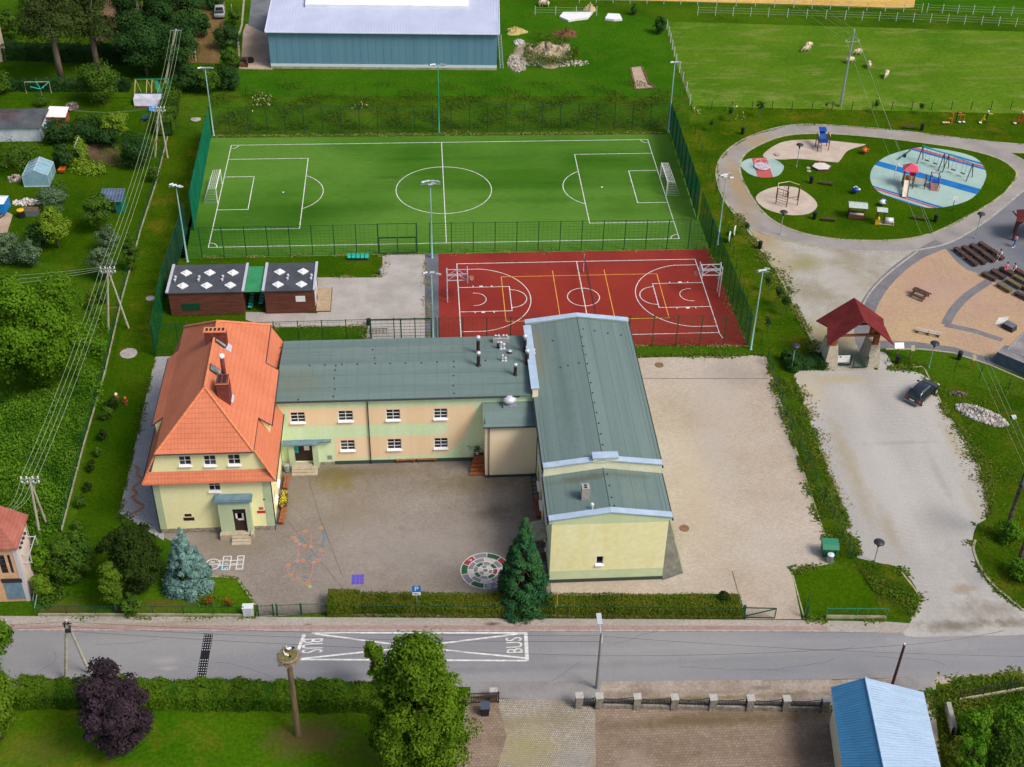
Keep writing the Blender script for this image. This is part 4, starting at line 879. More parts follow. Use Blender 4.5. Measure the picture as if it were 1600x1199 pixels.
mb=MB();mb.box(WX0+3.0,WX0+4.9,WY-.05,WY-.006,-.1,.35);mb.build('stone_plinth',MT['sandst'],wing)
rz,ry=8.35,-48.0;ye,yk=WY-.3,WB+.25
mb=MB();mb.quad((WX0+.1,ye,WZ),(WX1,ye,WZ),(WX1,ry,rz),(WX0+.1,ry,rz));mb.quad((WX0+.1,ry,rz),(WX1,ry,rz),(WX1,yk,7.7),(WX0+.1,yk,7.7));mb.quad((WX0+.1,ye,WZ-.15),(WX1,ye,WZ-.15),(WX1,ye,WZ),(WX0+.1,ye,WZ));mb.quad((WX0+.1,ye,WZ-.15),(WX0+.1,WY,WZ-.15),(WX1,WY,WZ-.15),(WX1,ye,WZ-.15));mb.quad((WX1,yk,7.5),(WX0+.1,yk,7.5),(WX0+.1,yk,7.7),(WX1,yk,7.7))
rf=mb.build('roof',MT['felt'],wing)
mb=MB()
for x in np.arange(WX0+1.1,WX1,1.05):mb.beam((x,ye,WZ+.008),(x,ry,rz+.008),.03,.01);mb.beam((x+.5,ry,rz+.008),(x+.5,yk,7.71),.03,.01)
for t in(.33,.66):mb.beam((WX0+.2,ye+(ry-ye)*t,WZ+(rz-WZ)*t+.012),(WX1,ye+(ry-ye)*t,WZ+(rz-WZ)*t+.012),.03,.01);mb.beam((WX0+.2,yk+(ry-yk)*t,7.7+(rz-7.7)*t+.012),(WX1,yk+(ry-yk)*t,7.7+(rz-7.7)*t+.012),.03,.01)
mb.build('seam',mat('dark_felt_seam',(.112,.165,.155),(.135,.19,.178),1),rf)
mb=MB();mb.tube([(WX0,ye-.07,WZ-.12),(WX1-1.5,ye-.07,WZ-.12)],.07,6)
for px,py in((573.5,629),(578.5,722)):pass
dx=PY(575,650,WY).x;mb.tube([(dx,ye-.05,WZ-.15),(dx+.02,WY-.1,WZ-.6),(dx+.02,WY-.1,.05)],.055,6);mb.build('gutter',MT['gutter'],wing)
def roofz(x,y):return WZ+(rz-WZ)*(y-ye)/(ry-ye)if y<ry else rz+(7.7-rz)*(y-ry)/(yk-ry)
def onroof(px,py):
    p=P(px,py,8.1)
    for _ in range(6):p=P(px,py,roofz(p.x,p.y))
    return p
for k,(px,py,h,r,m,l)in enumerate([(747,551,1.9,.17,'b',''),(747.5,571.5,1.6,.17,'b',''),(820,549,1.9,.17,'b',''),(823.5,568,1.6,.17,'b',''),(805,586,1.3,.15,'b',''),(778,543.5,.7,.1,'b',''),(782.5,545.5,.85,.12,'s',''),(787,545,.6,.13,'s',''),(785,564,.7,.1,'s',''),(789.5,564,.4,.11,'s',''),(796.5,552,.3,.16,'b',''),(833.5,552,.45,.14,'s','')]):
    p=onroof(px,py);mb=MB();mb.lathe([(r*1.5,-.08),(r*1.4,.06),(r,.12),(r,h*.72)],p,10);vp=mb.build('vent_pipe',MT['door']if m=='b' else MT['silver'],wing,False)
    mb=MB();mb.lathe([(r*.8,h*.72),(r*.8,h*.85),(r*1.3,h*.87),(r*1.35,h*.97),(r*.5,h*1.03)],p,10);mb.build('cowl',MT['silver'],vp,True)
p=onroof(783,534);mb=MB();mb.box(p.x-.8,p.x+.8,p.y-.25,p.y+.25,p.z-.3,p.z+.5);vb=mb.build('vent_block',mat('grey_block',(.3,.29,.29),(.38,.36,.36),4),wing);mb=MB()
for i in(-.55,-.25,.2,.5):mb.lathe([(.06,0),(.06,.18),(.13,.2),(.1,.3)],(p.x+i,p.y,p.z+.5),8)
mb.build('cowl',MT['silver'],vb,True)
def studs(par,pts,zf):
    mb=MB()
    for x,y in pts:mb.lathe([(.09,0),(.06,.07),(.02,.09)],(x,y,zf(x,y)),6)
    mb.build('roof_vents',MT['dark'],par)
sp=[onroof(400+x/4,300+y/4)for x,y in((335,1085),(432,1083),(500,1086),(537,1080),(634,1078),(746,1075),(838,1074),(935,1071),(1034,1070),(1133,1065),(1236,1062),(1434,1055),(742,1040),(729,988),(495,1115),(488,1167),(1238,1095),(1234,1150),(155,973),(152,1010),(144,1052),(140,1085))]+[onroof(400+x/4,600+y/4)for x,y in((494,33),(483,80),(1234,12),(1239,60),(265,100))]
studs(wing,[(p.x,p.y)for p in sp],roofz)

px_=lambda a:PY(a,700,WY-1).x
mb=MB();mb.box(px_(449),px_(457.5),WY-.45,WY,0,3.0);mb.box(px_(486.5),px_(495),WY-.45,WY,0,3.0);mb.build('portal',MT['trimg'],wing)
mb=MB();mb.box(px_(441),px_(496),WY-.75,WY-.01,3.003,3.12);mb.box(px_(496),px_(517),WY-.4,WY-.012,3.02,3.14);mb.build('canopy',MT['canopym'],wing)
a,b,c_,d=dq;mb=MB();mb.box(WX0+a,WX0+b,WY+.12,WY+.2,c_,d);dd=mb.build('door',MT['door'],wing);mb=MB();mb.box(WX0+a+.15,WX0+a+.55,WY+.1,WY+.117,c_+1.0,d-.3);dp=mb.build('poster',MT['turq'],dd);mb=MB();mb.box(WX0+b-.8,WX0+b-.3,WY+.1,WY+.117,c_+1.3,d-.35);mb.box(WX0+a+.7,WX0+a+1.0,WY+.1,WY+.117,d-.5,d-.25);mb.build('poster',MT['white'],dd)
mb=MB()
for i in range(3):mb.box(px_(452),px_(493)-.25*i,WY-1.55+.3*i,WY+.13,.13*i,.13*(i+1)-.003)
mb.build('steps',MT['step'],wing)
mb=MB();mb.box(WX0+vq[0],WX0+vq[1],WY-.02,WY-.004,vq[2],vq[3]);mb.build('vent_grille',MT['galv'],wing)

ax0,ax1,ay=2.55,7.28,-55.25
mb=MB();wall(mb,(ax0,ay,0),UX,ax1-ax0,6.2,[]);wall(mb,(ax0,WY,0),(0,-1,0),WY-ay,6.6,[]);mb.build('annexe_wall',MT['cream_wall'],wing)
mb=MB();mb.box(ax0-.04,ax1,ay-.05,ay-.004,-.1,.3);mb.build('annexe_plinth',MT['plinth'],wing)
mb=MB();mb.quad((ax0-.2,ay-.25,6.3),(ax1,ay-.25,6.3),(ax1,WY-.01,7.0),(ax0-.2,WY-.01,7.0));mb.quad((ax0-.2,ay-.25,6.1),(ax1,ay-.25,6.1),(ax1,ay-.25,6.3),(ax0-.2,ay-.25,6.3));mb.quad((ax0-.2,WY-.01,6.8),(ax0-.2,ay-.25,6.1),(ax0-.2,ay-.25,6.3),(ax0-.2,WY-.01,7.0));mb.quad((ax0-.2,ay-.25,6.1),(ax0-.2,ay,6.1),(ax1,ay,6.1),(ax1,ay-.25,6.1));mb.build('annexe_roof',MT['felt'],wing)
p=P(796,634,6.75);mb=MB();mb.box(p.x-.6,p.x+.6,p.y-.5,p.y+.4,6.4,7.05);cw=mb.build('roof_ventilator',MT['galv'],wing);mb=MB();mb.lathe([(.4,7.05),(.4,7.35),(.62,7.4),(.66,7.6),(.5,7.8),(.1,7.95)],(p.x,p.y,0),16);mb.build('cowl',MT['silver'],cw,True)
mb=MB();gx=PY(764,700,ay).x;mb.tube([(gx,ay-.1,6.1),(gx,ay-.1,.1)],.05,6);mb.tube([(ax0-.2,ay-.3,6.2),(ax1,ay-.3,6.2)],.055,6);mb.build('downpipe',MT['gutter'],wing);wallsign('vent',wing,793,801,665,669,ay,MT['white'])

gym=thing('sports_hall','long gabled hall with green felt roof and pale blue parapets above a yellow end wall','sports hall',(0,0,0))
gx0,gx1,gy,gm,gb=7.35,17.1,-69.1,-63.3,-41.3;gc=(gx0+gx1)/2
mb=MB();fw=hol(931,943,869.5,882.5,gy,gx0,0);wall(mb,(gx0,gy,1.35),UX,gx1-gx0,5.65,[(fw[0],fw[1],fw[2]-1.35,fw[3]-1.35)]);
mb.build('end_wall',MT['gym_yellow'],gym)
mb=MB();wall(mb,(gx0,gy-.003,0),UX,gx1-gx0,1.35,[]);mb.build('end_wall_base',MT['gym_green'],gym);mb=MB();mb.quad((gx0,gy-.002,6.75),(gx1,gy-.002,6.75),(gx1,gy-.002,7.15),(gc,gy-.002,7.95),(gx0,gy-.002,7.15));mb.build('end_wall_band',MT['gym_green'],gym)
mb=MB();lw=[(2.0+2.6*i,3.3+2.6*i,z,z+1.5)for i in range(5)for z in(1.1,4.3)]
wall(mb,(gx0,WY-2.5,0),(0,-1,0),(WY-2.5)-gy,7.1,[q for q in lw if q[1]<13]);lw=[q for q in lw if q[1]<13]
wall(mb,(gx1,gy,0),(0,1,0),gb-gy,7.1,[]);wall(mb,(gx1,gb,0),(-1,0,0),gx1-gx0,7.9,[])
mb.quad((gx0,WY-2.5,7.1),(gx0,gm,7.1),(gx0,gm,7.85),(gx0,WY-2.5,7.85));mb.quad((gx0,WB,7.1),(gx0,gb,7.1),(gx0,gb,7.85),(gx0,WB,7.85));mb.quad((gx0,WB,0),(gx0,gb,0),(gx0,gb,7.1),(gx0,WB,7.1));mb.quad((gx1,gm,7.1),(gx1,gb,7.1),(gx1,gb,7.85),(gx1,gm,7.85));mb.build('side_wall',MT['green_wall'],gym)
for q in lw:window(gym,(gx0,WY-2.5,0),(0,-1,0),q,2,2)
window(gym,(gx0,gy,0),UX,fw,1,1)
mb=MB()
for i in range(4):mb.box(gx0-.02,gx0-.004,WY-3.2-2.6*i-1.4,WY-3.2-2.6*i-.9,1.0,6.0)
mb.build('painted_panel',mat('salmon_render',(.62,.36,.28),(.68,.42,.33),1),gym)
mb=MB();mb.box(gx0-.05,gx1+.05,gy-.06,gy-.008,-.1,.38);mb.box(gx0-.06,gx0-.006,gy,WY-2.55,-.1,.38);mb.build('plinth',MT['plinth'],gym)
def gable(y0,y1,ze,zr,ov=.28,nm='roof'):
    mb=MB()
    for sx,x in((-1,gx0-ov),(1,gx1+ov)):
        q=[(x,y0,ze-.08),(gc,y0,zr),(gc,y1,zr),(x,y1,ze-.08)];mb.quad(*(q[::-1]if sx>0 else q));mb.quad((x,y0,ze-.28),(x,y1,ze-.28),(x,y1,ze-.08),(x,y0,ze-.08))
    r_=mb.build(nm,MT['feltx'],gym);mb=MB()
    for sx,x in((-1,gx0-ov),(1,gx1+ov)):
        for t in np.linspace(.0,.88,5):mb.beam((gc+(x-gc)*t,y0,zr+(ze-.08-zr)*t+.008),(gc+(x-gc)*t,y1,zr+(ze-.08-zr)*t+.008),.035,.01)
    mb.build('seam',bpy.data.materials['dark_felt_seam'],r_);mb=MB()
    for x in(gx0-ov-.05,gx1+ov+.05):mb.tube([(x,y0,ze-.2),(x,y1,ze-.2)],.08,6)
    mb.build('gutter',MT['gutter'],gym)
gable(gy,gm,7.1,7.8);gable(gm,gb,7.85,8.55)
def parapet(y,ze,zr,h,w,drop,m=mat('pale_parapet_render',(.66,.66,.46),(.74,.74,.55),.8,fine=.12)):
    mb=MB()
    for x0,x1,za,zb in((gx0-.22,gc,ze,zr),(gc,gx1+.22,zr,ze)):
        mb.add([(x0,y,za-drop),(x1,y,zb-drop),(x1,y,zb+h),(x0,y,za+h),(x0,y+w*.8,za-drop),(x1,y+w*.8,zb-drop),(x1,y+w*.8,zb+h),(x0,y+w*.8,za+h)],[(0,1,2,3),(5,4,7,6),(4,0,3,7),(1,5,6,2)])
    pw=mb.build('parapet',m,gym);mb=MB()
    for x0,x1,za,zb in((gx0-.27,gc,ze,zr),(gc,gx1+.27,zr,ze)):
        mb.add([(x0,y-.12,za+h),(x1,y-.12,zb+h),(x1,y+w,zb+h+.02),(x0,y+w,za+h+.02),(x0,y-.12,za+h+.09),(x1,y-.12,zb+h+.09),(x1,y+w,zb+h+.11),(x0,y+w,za+h+.11)],[(0,3,2,1),(4,5,6,7),(0,1,5,4),(2,3,7,6),(0,4,7,3),(1,2,6,5)])
    mb.build('coping',MT['bluem'],pw)
parapet(gy+.02,7.15,7.9,.12,.5,.3,MT['gym_green']);parapet(gm-.02,7.85,8.55,.18,.5,1.0);parapet(gb-.3,7.85,8.55,.15,.5,.3)
mb=MB();a,b=P(926,709,9.0),P(964,708,9.0);mb.box(a.x,b.x,gm-.1,gm+.42,8.5,8.98);k=mb.build('vent_housing',MT['gym_yellow'],gym);mb=MB();mb.box(a.x-.08,b.x+.08,gm-.2,gm+.62,8.983,9.1);mb.build('lid',MT['bluem'],k)
mb=MB();mb.box(WX1-.35,WX1+.15,ye-.1,WB+.3,7.6,8.75);mb.build('parapet',MT['cream_wall'],wing);mb=MB();mb.box(WX1-.5,WX1+.25,ye-.2,WB+.35,8.753,8.85);mb.build('coping',MT['bluem'],wing)
gz=lambda x,y:(7.1 if y<gm else 7.85)+.7*(1-abs(x-gc)/(gc-gx0))
p=P(914,776,7.6);mb=MB();mb.box(p.x-.33,p.x+.33,p.y-.35,p.y+.35,7.0,8.75);k=mb.build('chimney',MT['concrete'],gym);mb=MB();mb.box(p.x-.12,p.x+.12,p.y+.03,p.y+.22,8.752,8.77);mb.box(p.x-.12,p.x+.12,p.y-.24,p.y-.05,8.752,8.77);mb.build('flue',MT['black'],k)
p=P(925,799,7.3);mb=MB();mb.lathe([(.07,-.2),(.07,.7),(.14,.72),(.12,.85)],p,8);mb.build('vent_pipe',MT['white'],gym)
gp_=[(800+x/4,300+y/4,8.5)for x,y in((437,910),(448,966),(460,1021),(471,1077),(483,1135),(493,1195),(446,858),(518,860),(601,865),(684,867),(419,1068),(351,1076),(303,1083),(256,913))]+[(800+x/4,600+y/4,8.55)for x,y in((504,56),(516,118),(529,180),(542,245),(554,312),(567,379))]+[(800+x/4,600+y/4,7.8)for x,y in((596,562),(609,635),(622,708))]+[(800+x/4,600+y/4,7.3)for x,y in((296,820),(412,810),(523,800),(637,787),(751,797),(864,800),(946,803))]
studs(gym,[(P(*q).x,P(*q).y)for q in gp_],gz)

po=thing('porch','small dark timber porch with a mossy roof against the hall side wall','porch',(0,0,0));y_a,y_b=-66.6,-64.2
mb=MB();mb.quad((5.75,y_a,2.5),(7.3,y_a,2.85),(7.3,y_b,2.85),(5.75,y_b,2.5));mb.quad((5.75,y_a,2.42),(5.75,y_a,2.5),(5.75,y_b,2.5),(5.75,y_b,2.42));mb.quad((5.75,y_a,2.42),(7.3,y_a,2.77),(7.3,y_a,2.85),(5.75,y_a,2.5));mb.build('roof',mat('mossy_concrete',(.22,.2,.13),(.34,.31,.22),2,fine=.2),po)
for y in(y_a+.15,y_b-.15):
    mb=MB();mb.box(5.85,5.99,y-.07,y+.07,0,2.42);mb.build('post',MT['wood'],po)
mb=MB();mb.box(5.9,7.2,y_a+.03,y_a+.07,.1,1.1);mb.box(5.9,7.2,y_a+.03,y_a+.07,1.7,2.4);mb.build('side_panel',mat('plum_boards',(.12,.07,.075),(.16,.1,.1),3),po)
def bench(name,label,a,b,w=.45,h=.45,m=None,back=False,cat='bench',group=None):
    a,b=V((a[0],a[1],0)),V((b[0],b[1],0));d=b-a;o=thing(name,label,cat,(a+b)/2,math.atan2(d.y,d.x),group);L=d.length/2;m=m or MT['wood']
    mb=MB();mb.box(-L,L,-w/2,-.02,h-.06,h);mb.box(-L,L,.02,w/2,h-.06,h);mb.build('seat',m,o)
    for sx in(-.82,.82):
        mb=MB();mb.box(sx*L-.05,sx*L+.05,-w/2+.04,w/2-.04,0,h-.062);mb.build('leg',m,o)
    if back:mb=MB();mb.box(-L,L,w/2-.02,w/2+.03,h+.12,h+.42);mb.build('backrest',m,o)
    return o
bench('wall_bench','brown wooden bench against the striped wing wall, the one nearer the downpipe',G(619,723),G(649,722),m=MT['redwood']);bench('wall_bench','brown wooden bench against the striped wing wall, the one nearer the cream annexe',G(652,722),G(682,721),m=MT['redwood'])
bench('wall_bench','reddish slatted bench by the house side wall, nearest the street corner',G(440,822),G(445,798),m=MT['redwood']);bench('wall_bench','reddish slatted bench by the house side wall, behind the yellow flowers',G(446,768),G(450,747),m=MT['redwood'])
bench('wall_bench','dark red bench along the hall side wall above the timber porch',G(843,812),G(838,785),.6,m=mat('dark_red_wood',(.17,.05,.035),(.22,.07,.05),3))
st=thing('bike_rack','row of dark hoops along the hall side wall beside the annexe','bike rack',G(836,762))
for i in range(7):
    mb=MB();y=-1.6+i*.55;mb.tube([(-.3,y,0),(-.3,y,.7),(.3,y,.7),(.3,y,0)],.04,6);mb.build('hoop',MT['dark'],st)
sg=P(743,742);ws=thing('wooden_steps','orange wooden steps beside the cream annexe wall','steps',(0,0,0))
x0,x1=1.1,2.5
for i in range(5):
    mb=MB();mb.box(x0+.1*i,x1,-55.0+.36*i,-55.0+.36*(i+1)-.02,.0,.2*(i+1));mb.build('step',MT['redwood'],ws)
mb=MB();mb.box(x1-.9,x1,-53.18,WY-.02,0,1.0);mb.build('landing',MT['wood'],ws)


LF={k:leafm('leaf_'+k,*v)for k,v in{
 'walnut':((.022,.062,.003),(.095,.21,.010),(.13,.26,.014)),'linden':((.022,.06,.004),(.11,.20,.012),(.16,.26,.016)),'plum':((0.013,0.0104,0.0143),(0.065,0.0416,0.0546),(0.0845,0.0546,0.0715)),
 'yew':((.010,.026,.006),(.035,.06,.010),(.045,.075,.012)),'thuja':((0.039,0.091,0.0078),(0.13,0.208,0.0182),(0.104,0.195,0.013)),'spruce':((.010,.055,.026),(.045,.15,.06),(.07,.18,.04)),'blue':((0.065,0.156,0.143),(0.286,0.468,0.416),(0.156,0.299,0.26)),
 'dark':((0.013,0.0468,0.0104),(0.039,0.0975,0.0234),(0.052,0.111,0.026)),'mid':((0.0234,0.065,0.0078),(0.078,0.163,0.0182),(0.104,0.182,0.0182)),'light':((0.0585,0.13,0.0078),(0.182,0.299,0.026),(0.247,0.338,0.026)),'grey':((0.039,0.078,0.0325),(0.13,0.208,0.104),(0.169,0.247,0.13)),
 'larch':((0.026,0.0455,0.0104),(0.0715,0.0975,0.026),(0.065,0.111,0.026)),'hedge':((.024,.075,.005),(.08,.17,.009),(.11,.18,.012)),'fhedge':((0.039,0.078,0.0065),(0.111,0.163,0.013),(0.169,0.156,0.0195)),'wild':((.025,.10,.006),(.11,.25,.015),(.14,.26,.018)),'bankg':((.03,.08,.004),(.065,.135,.009),(.11,.14,.02)),'straw':((0.117,0.104,0.026),(0.26,0.221,0.065),(0.39,0.351,0.156)),'weed':((0.0325,0.0845,0.0065),(0.0975,0.169,0.0156),(0.169,0.169,0.026)),'umbel':((0.325,0.39,0.13),(0.65,0.65,0.325),(0.52,0.52,0.13))}.items()}
def veg(name,label,box,m,n=2500,leaf=.3,trunk=0.,clumps=26,cr=None,shape='round',cat='shrub',group=None,tw=None,sq=.8):
    x0,y0,x1,y1=box;cx,cy=(x0+x1)/2,(y0+y1)/2;z=1.
    for _ in range(8):
        c=P(cx,cy,z);s=FOC/(c-CAM).dot(CF);rx=(x1-x0)/2/s;hh=(y1-y0)/2/s
        th=math.asin(max(.3,min(.9,(CAM.z-z)/(c-CAM).length)));b=rx*math.sin(th)*.92
        rz=math.sqrt(max(hh*hh-.8*b*b,(.5*rx)**2))/math.cos(th)if shape!='cone' else hh/math.cos(th)*.86
        z=H(c.y)+trunk+rz*(.92 if not trunk else 1.)
    q=.86 if shape!='cone' else 1.02;rad=(rx*q,rx*q,rz*q)
    return tree(name,label,(c.x,c.y,H(c.y)),z-H(c.y)+rz,rad,LF[m],n,leaf,clumps,cr or rx*.33,tw,z-H(c.y),shape,group,cat=cat)
veg('walnut_tree','big round bright green tree at the left edge beside the power lines',(-34,404,134,616),'walnut',50000,.34,.1,95,1.55,cat='tree',tw=.32)
veg('linden_tree','large leafy tree in front of the road, overlapping the bus bay',(560,966,748,1240),'linden',52000,.27,.1,230,.8,'ovoid',cat='tree',tw=.25)
veg('linden_tree','young leafy tree touching the left side of the big roadside tree',(568,1002,602,1062),'linden',2600,.3,2.0,22,cat='tree')
veg('plum_tree','dark purple-leaved tree on the front lawn by the road hedge',(114,1022,238,1188),'plum',26000,.26,.1,150,.62,cat='tree',tw=.16)
veg('road_tree','green tree cut by the left edge above the road hedge',(-60,962,20,1045),'walnut',5000,.32,1.5,40,cat='tree');veg('road_tree','green tree cut by the left edge beside the front lawn',(-70,1030,30,1150),'linden',9000,.32,1.2,60,cat='tree')
veg('mountain_pine','broad dark green pine in front of the house left corner',(158,800,258,938),'yew',22000,.24,.0,130,.62,cat='tree')
veg('thuja','narrow yellow-green column thuja beside the dark pine',(156,866,191,964),'thuja',6000,.2,.0,60,.38,cat='thuja')
veg('leafy_shrub','small leafy shrub at the foot of the column thuja',(186,926,222,964),'mid',1500,.24)
veg('blue_spruce','bluish silver spruce in front of the house entrance',(248,820,328,926),'blue',24000,.19,.0,190,.42,'cone',cat='spruce',tw=.12)
veg('spruce','tall dark green spruce beside the ring target and hall corner',(772,800,863,960),'spruce',34000,.22,.0,300,.5,'cone',cat='spruce',tw=.16)
veg('round_bush','round dark bush between the utility pole and the dark pine',(70,832,150,910),'mid',7000,.28,.0,50);veg('leafy_bush','bright green bush against the transformer tower wall',(44,838,92,905),'walnut',4200,.3,.0,36);veg('leafy_bush','low yellow-green bush at the foot of the transformer tower',(48,890,82,938),'light',1800,.26,.0,20)
for k,(b,m)in enumerate([((160,620,188,644),'yew'),((155,633,179,658),'mid'),((150,669,169,690),'yew'),((144,696,162,716),'mid'),((134,718,151,738),'yew'),((128,752,144,770),'yew'),((115,776,136,795),'mid'),((110,812,131,830),'mid'),((148,845,165,865),'yew')]):
    veg('lawn_shrub','small shrub in the school lawn row, %s'%['the dark one beside the wooden figure','just below the darkest at the row top','third from the top','fourth from the top','fifth from the top','the small dark one left of the snake drawing','third from the bottom','second from the bottom','the lowest, by the dark pine'][k],b,m,900,.17,.0,16,group='shrubs along the school lawn')

for nm,lb,b,m,n,lf,tr in[
 ('fruit_tree','spreading grey-green tree beside the far garden hedge',(118,94,192,156),'mid',6500,.3,.9),('garden_bush','bush cut by the left edge beyond the long shed',(-24,108,20,150),'mid',1800,.3,0),
 ('fruit_tree','light green young tree between the shed and the swing frame',(156,168,201,215),'light',3000,.28,.7),('garden_bush','dark bush row behind the bean frame',(112,186,172,226),'dark',4200,.28,0),('garden_bush','dark bush hiding the shed corner',(66,183,114,227),'dark',3600,.3,0),
 ('garden_bush','big dark round bush beside the power pole legs',(183,204,241,264),'dark',5200,.27,0),('garden_bush','dark bush left of the bean frame',(80,222,114,266),'dark',2600,.27,0),('garden_bush','bluish bush with white flowers behind the round yellow-green tree',(56,290,106,332),'grey',3600,.25,0),
 ('garden_bush','low bush row below the long shed',(-10,228,70,262),'mid',3000,.25,0),('garden_bush','leafy bush under the hutch cables',(112,176,160,206),'mid',2600,.26,0),('garden_bush','dark bush between the bean frame and the big round bush',(150,196,190,232),'dark',2600,.26,0),
 ('garden_bush','dark bush joined to the round yellow-green tree',(36,346,84,394),'dark',3600,.27,0),('fruit_tree','round yellow-green fruit tree in the middle of the garden',(54,322,113,380),'light',5200,.27,.9),('fruit_tree','apple tree with a bare trunk beside the green tool shed',(122,302,179,350),'mid',4200,.27,1.3),
 ('garden_bush','loose bluish bush behind the utility pole top',(148,350,188,398),'grey',2200,.26,0),('garden_bush','loose bluish bush left of the utility pole top',(134,376,182,440),'grey',3200,.26,0),('garden_bush','tall bright bush against the kerb fence',(189,358,216,426),'mid',2600,.24,0),
 ('garden_bush','grey-green bush above the big round tree',(-16,356,32,416),'grey',3000,.27,0),('garden_bush','grey-green bush touching the top of the big round tree',(24,372,66,420),'grey',2600,.27,0),('garden_bush','small bush beside the greenhouse',(78,280,108,312),'mid',1200,.24,0),('garden_bush','small bush right of the garden lawn',(148,445,172,476),'mid',1000,.24,0),('garden_bush','small bush below the garden lawn by the poles',(132,450,150,486),'weed',800,.22,0),
 ('garden_bush','small bush beside the power pole by the kerb fence',(228,255,252,286),'mid',1000,.22,0),('garden_bush','low dark bush under the clothes dryer',(52,150,78,166),'mid',700,.22,0)]:
    veg(nm,lb,b,m,n,lf,tr,34,cat='tree' if tr else 'bush')
for nm,lb,b,m,n,lf,tr,sh in[
 ('larch','tall dark conifer with a bare lower trunk at the top left corner',(16,-85,126,88),'larch',22000,.32,4.0,'dome'),('larch','second tall dark conifer, right of the taller one',(96,-80,170,80),'larch',13000,.32,3.6,'dome'),
 ('maple_tree','dark broad tree at the top, left of the power pole',(166,-80,262,100),'dark',22000,.34,.5,'round'),('maple_tree','tall dark tree at the top behind the power pole',(222,-80,318,92),'dark',22000,.34,.5,'round'),('maple_tree','lower dark tree in front of the top group',(176,14,268,120),'dark',13000,.32,.1,'round'),('maple_tree','dark tree right of the power pole at the edge of the dry yard',(236,16,312,118),'dark',12000,.32,.1,'round'),
 ('birch_tree','yellow-green tree at the top beside the dry yard',(286,-6,316,46),'light',2600,.34,.8,'round'),('leafy_bush','pale bush at the left edge behind the conifers',(-8,8,32,64),'mid',2600,.34,0,'round'),
 ('yard_bush','dark bush beside the dry yard, lower left of the van',(304,18,330,60),'dark',2000,.32,0,'round'),('yard_bush','dark bush behind the parked van',(315,-18,352,16),'dark',2000,.32,0,'round'),('yard_bush','dark bush right of the dry yard by the white kerb',(330,36,377,80),'dark',3600,.3,0,'round'),('yard_bush','bright bush between the dry yard and the hall dirt',(343,62,376,112),'mid',3000,.3,0,'round'),('yard_bush','bush by the wooden post at the top',(356,10,378,40),'mid',1200,.3,0,'round'),
 ('leafy_bush','dark leafy bush left of the far floodlight head',(268,100,318,146),'dark',4200,.3,0,'round'),('leafy_bush','dark leafy bush behind the far floodlight mast',(304,100,346,148),'mid',3400,.3,0,'round'),('leafy_bush','dark leafy bush beside the corner of the hall dirt',(338,98,378,142),'dark',3200,.3,0,'round'),('field_bush','small dark bush at the top of the pasture fence',(1020,26,1042,54),'dark',1100,.3,0,'round'),('field_bush','thin dark shrub by the white field posts',(985,4,996,24),'dark',400,.28,0,'round')]:
    veg(nm,lb,b,m,n,lf,tr,44,shape=sh,cat='tree' if tr else 'bush')
for nm,lb,b,m in[('corner_bush','leafy bush in the bottom right corner, behind the dark fence',(1496,1100,1560,1170),'wild'),('corner_bush','leafy bush at the bottom right edge',(1550,1086,1630,1170),'wild'),('corner_bush','leafy bush at the very bottom right',(1486,1140,1545,1215),'wild'),('corner_bush','dark leafy bush at the bottom right corner edge',(1540,1140,1640,1230),'mid'),('corner_bush','pale weedy bush beside the stone slab at the bottom',(1478,1150,1512,1210),'weed'),
                     ('pole_bush','green bush at the foot of the leaning pole by the car park',(1552,810,1600,850),'wild'),('pole_bush','green bush at the foot of the second leaning pole',(1570,870,1625,912),'wild'),('hedge_conifer','little dark conifer standing in the front hedge end',(1120,922,1142,952),'yew')]:
    veg(nm,lb,b,m,2600 if nm=='corner_bush' else 1300,.26,0,30,cat='bush')
SAP=thing('sapling','thin staked sapling in the grass strip, the highest one by the pasture fence','sapling',G(1186,184),0,'staked saplings in the grass strip')
p_,n_,r_=crown_pts(420,(.55,.55,.7),10,.3);p_[:,2]+=1.9;leaf_obj('crown',p_,n_,.2,LF['dark'],SAP,rnd=r_)
mb=MB();mb.tube([(0,0,0),(.02,.02,1.4),(0,0,2.2)],.035,5,.015);mb.tube([(.18,0,0),(.18,0,1.3)],.03,5);mb.build('trunk',MT['bark'],SAP)
for(px,py),lb,s in[((1141,190),'by the pasture fence corner',.8),((1164,368),'beside the two white discs',.7),((1199,456),'left of the floodlit verge',.8),((1213,480),'nearest the weedy gravel edge',1.),((1224,494),'lowest of the leafy ones',1.),((1112,206),'behind the right goal net',.7),((1199,520),'near the yard corner',.8),((1368,178),'under the overhead cables',.8),((1437,180),'beside the exercise machines',.7),((1290,172),'beside the tall field pole',.4)]:
    dup(SAP,G(px,py),random.random()*6,'thin staked sapling in the grass strip, the one '+lb,s)

hedge('front_hedge','long clipped hedge behind the green street fence',P(512,944,.6),P(1158,948,.6),1.75,1.15,LF['fhedge'],34000,.15,wob=.08)
hedge('front_hedge','taller clipped end of the front hedge beside the school gate',P(512,943,.6),P(562,943,.6),1.8,1.32,LF['fhedge'],3600,.15,wob=.05)
hedge('road_hedge','broad green hedge between the front lawn and the road',G(30,1092),G(610,1098),2.0,1.35,LF['hedge'],34000,.2,wob=.3)
hedge('garden_hedge','tall clipped hedge running down the garden edge by the swing frame',G(271,148),G(258,214),2.2,1.9,LF['mid'],6000,.24,wob=.3,z0=.3)
hedge('garden_hedge','low dark hedge across the far garden',G(0,140),G(205,140),1.6,1.5,LF['dark'],7000,.26,wob=.3,z0=1.1)
hedge('garden_hedge','dark hedge in the shade behind the conifers',G(8,90),G(215,96),2.4,2.0,LF['dark'],9000,.3,wob=.6,z0=1.2)
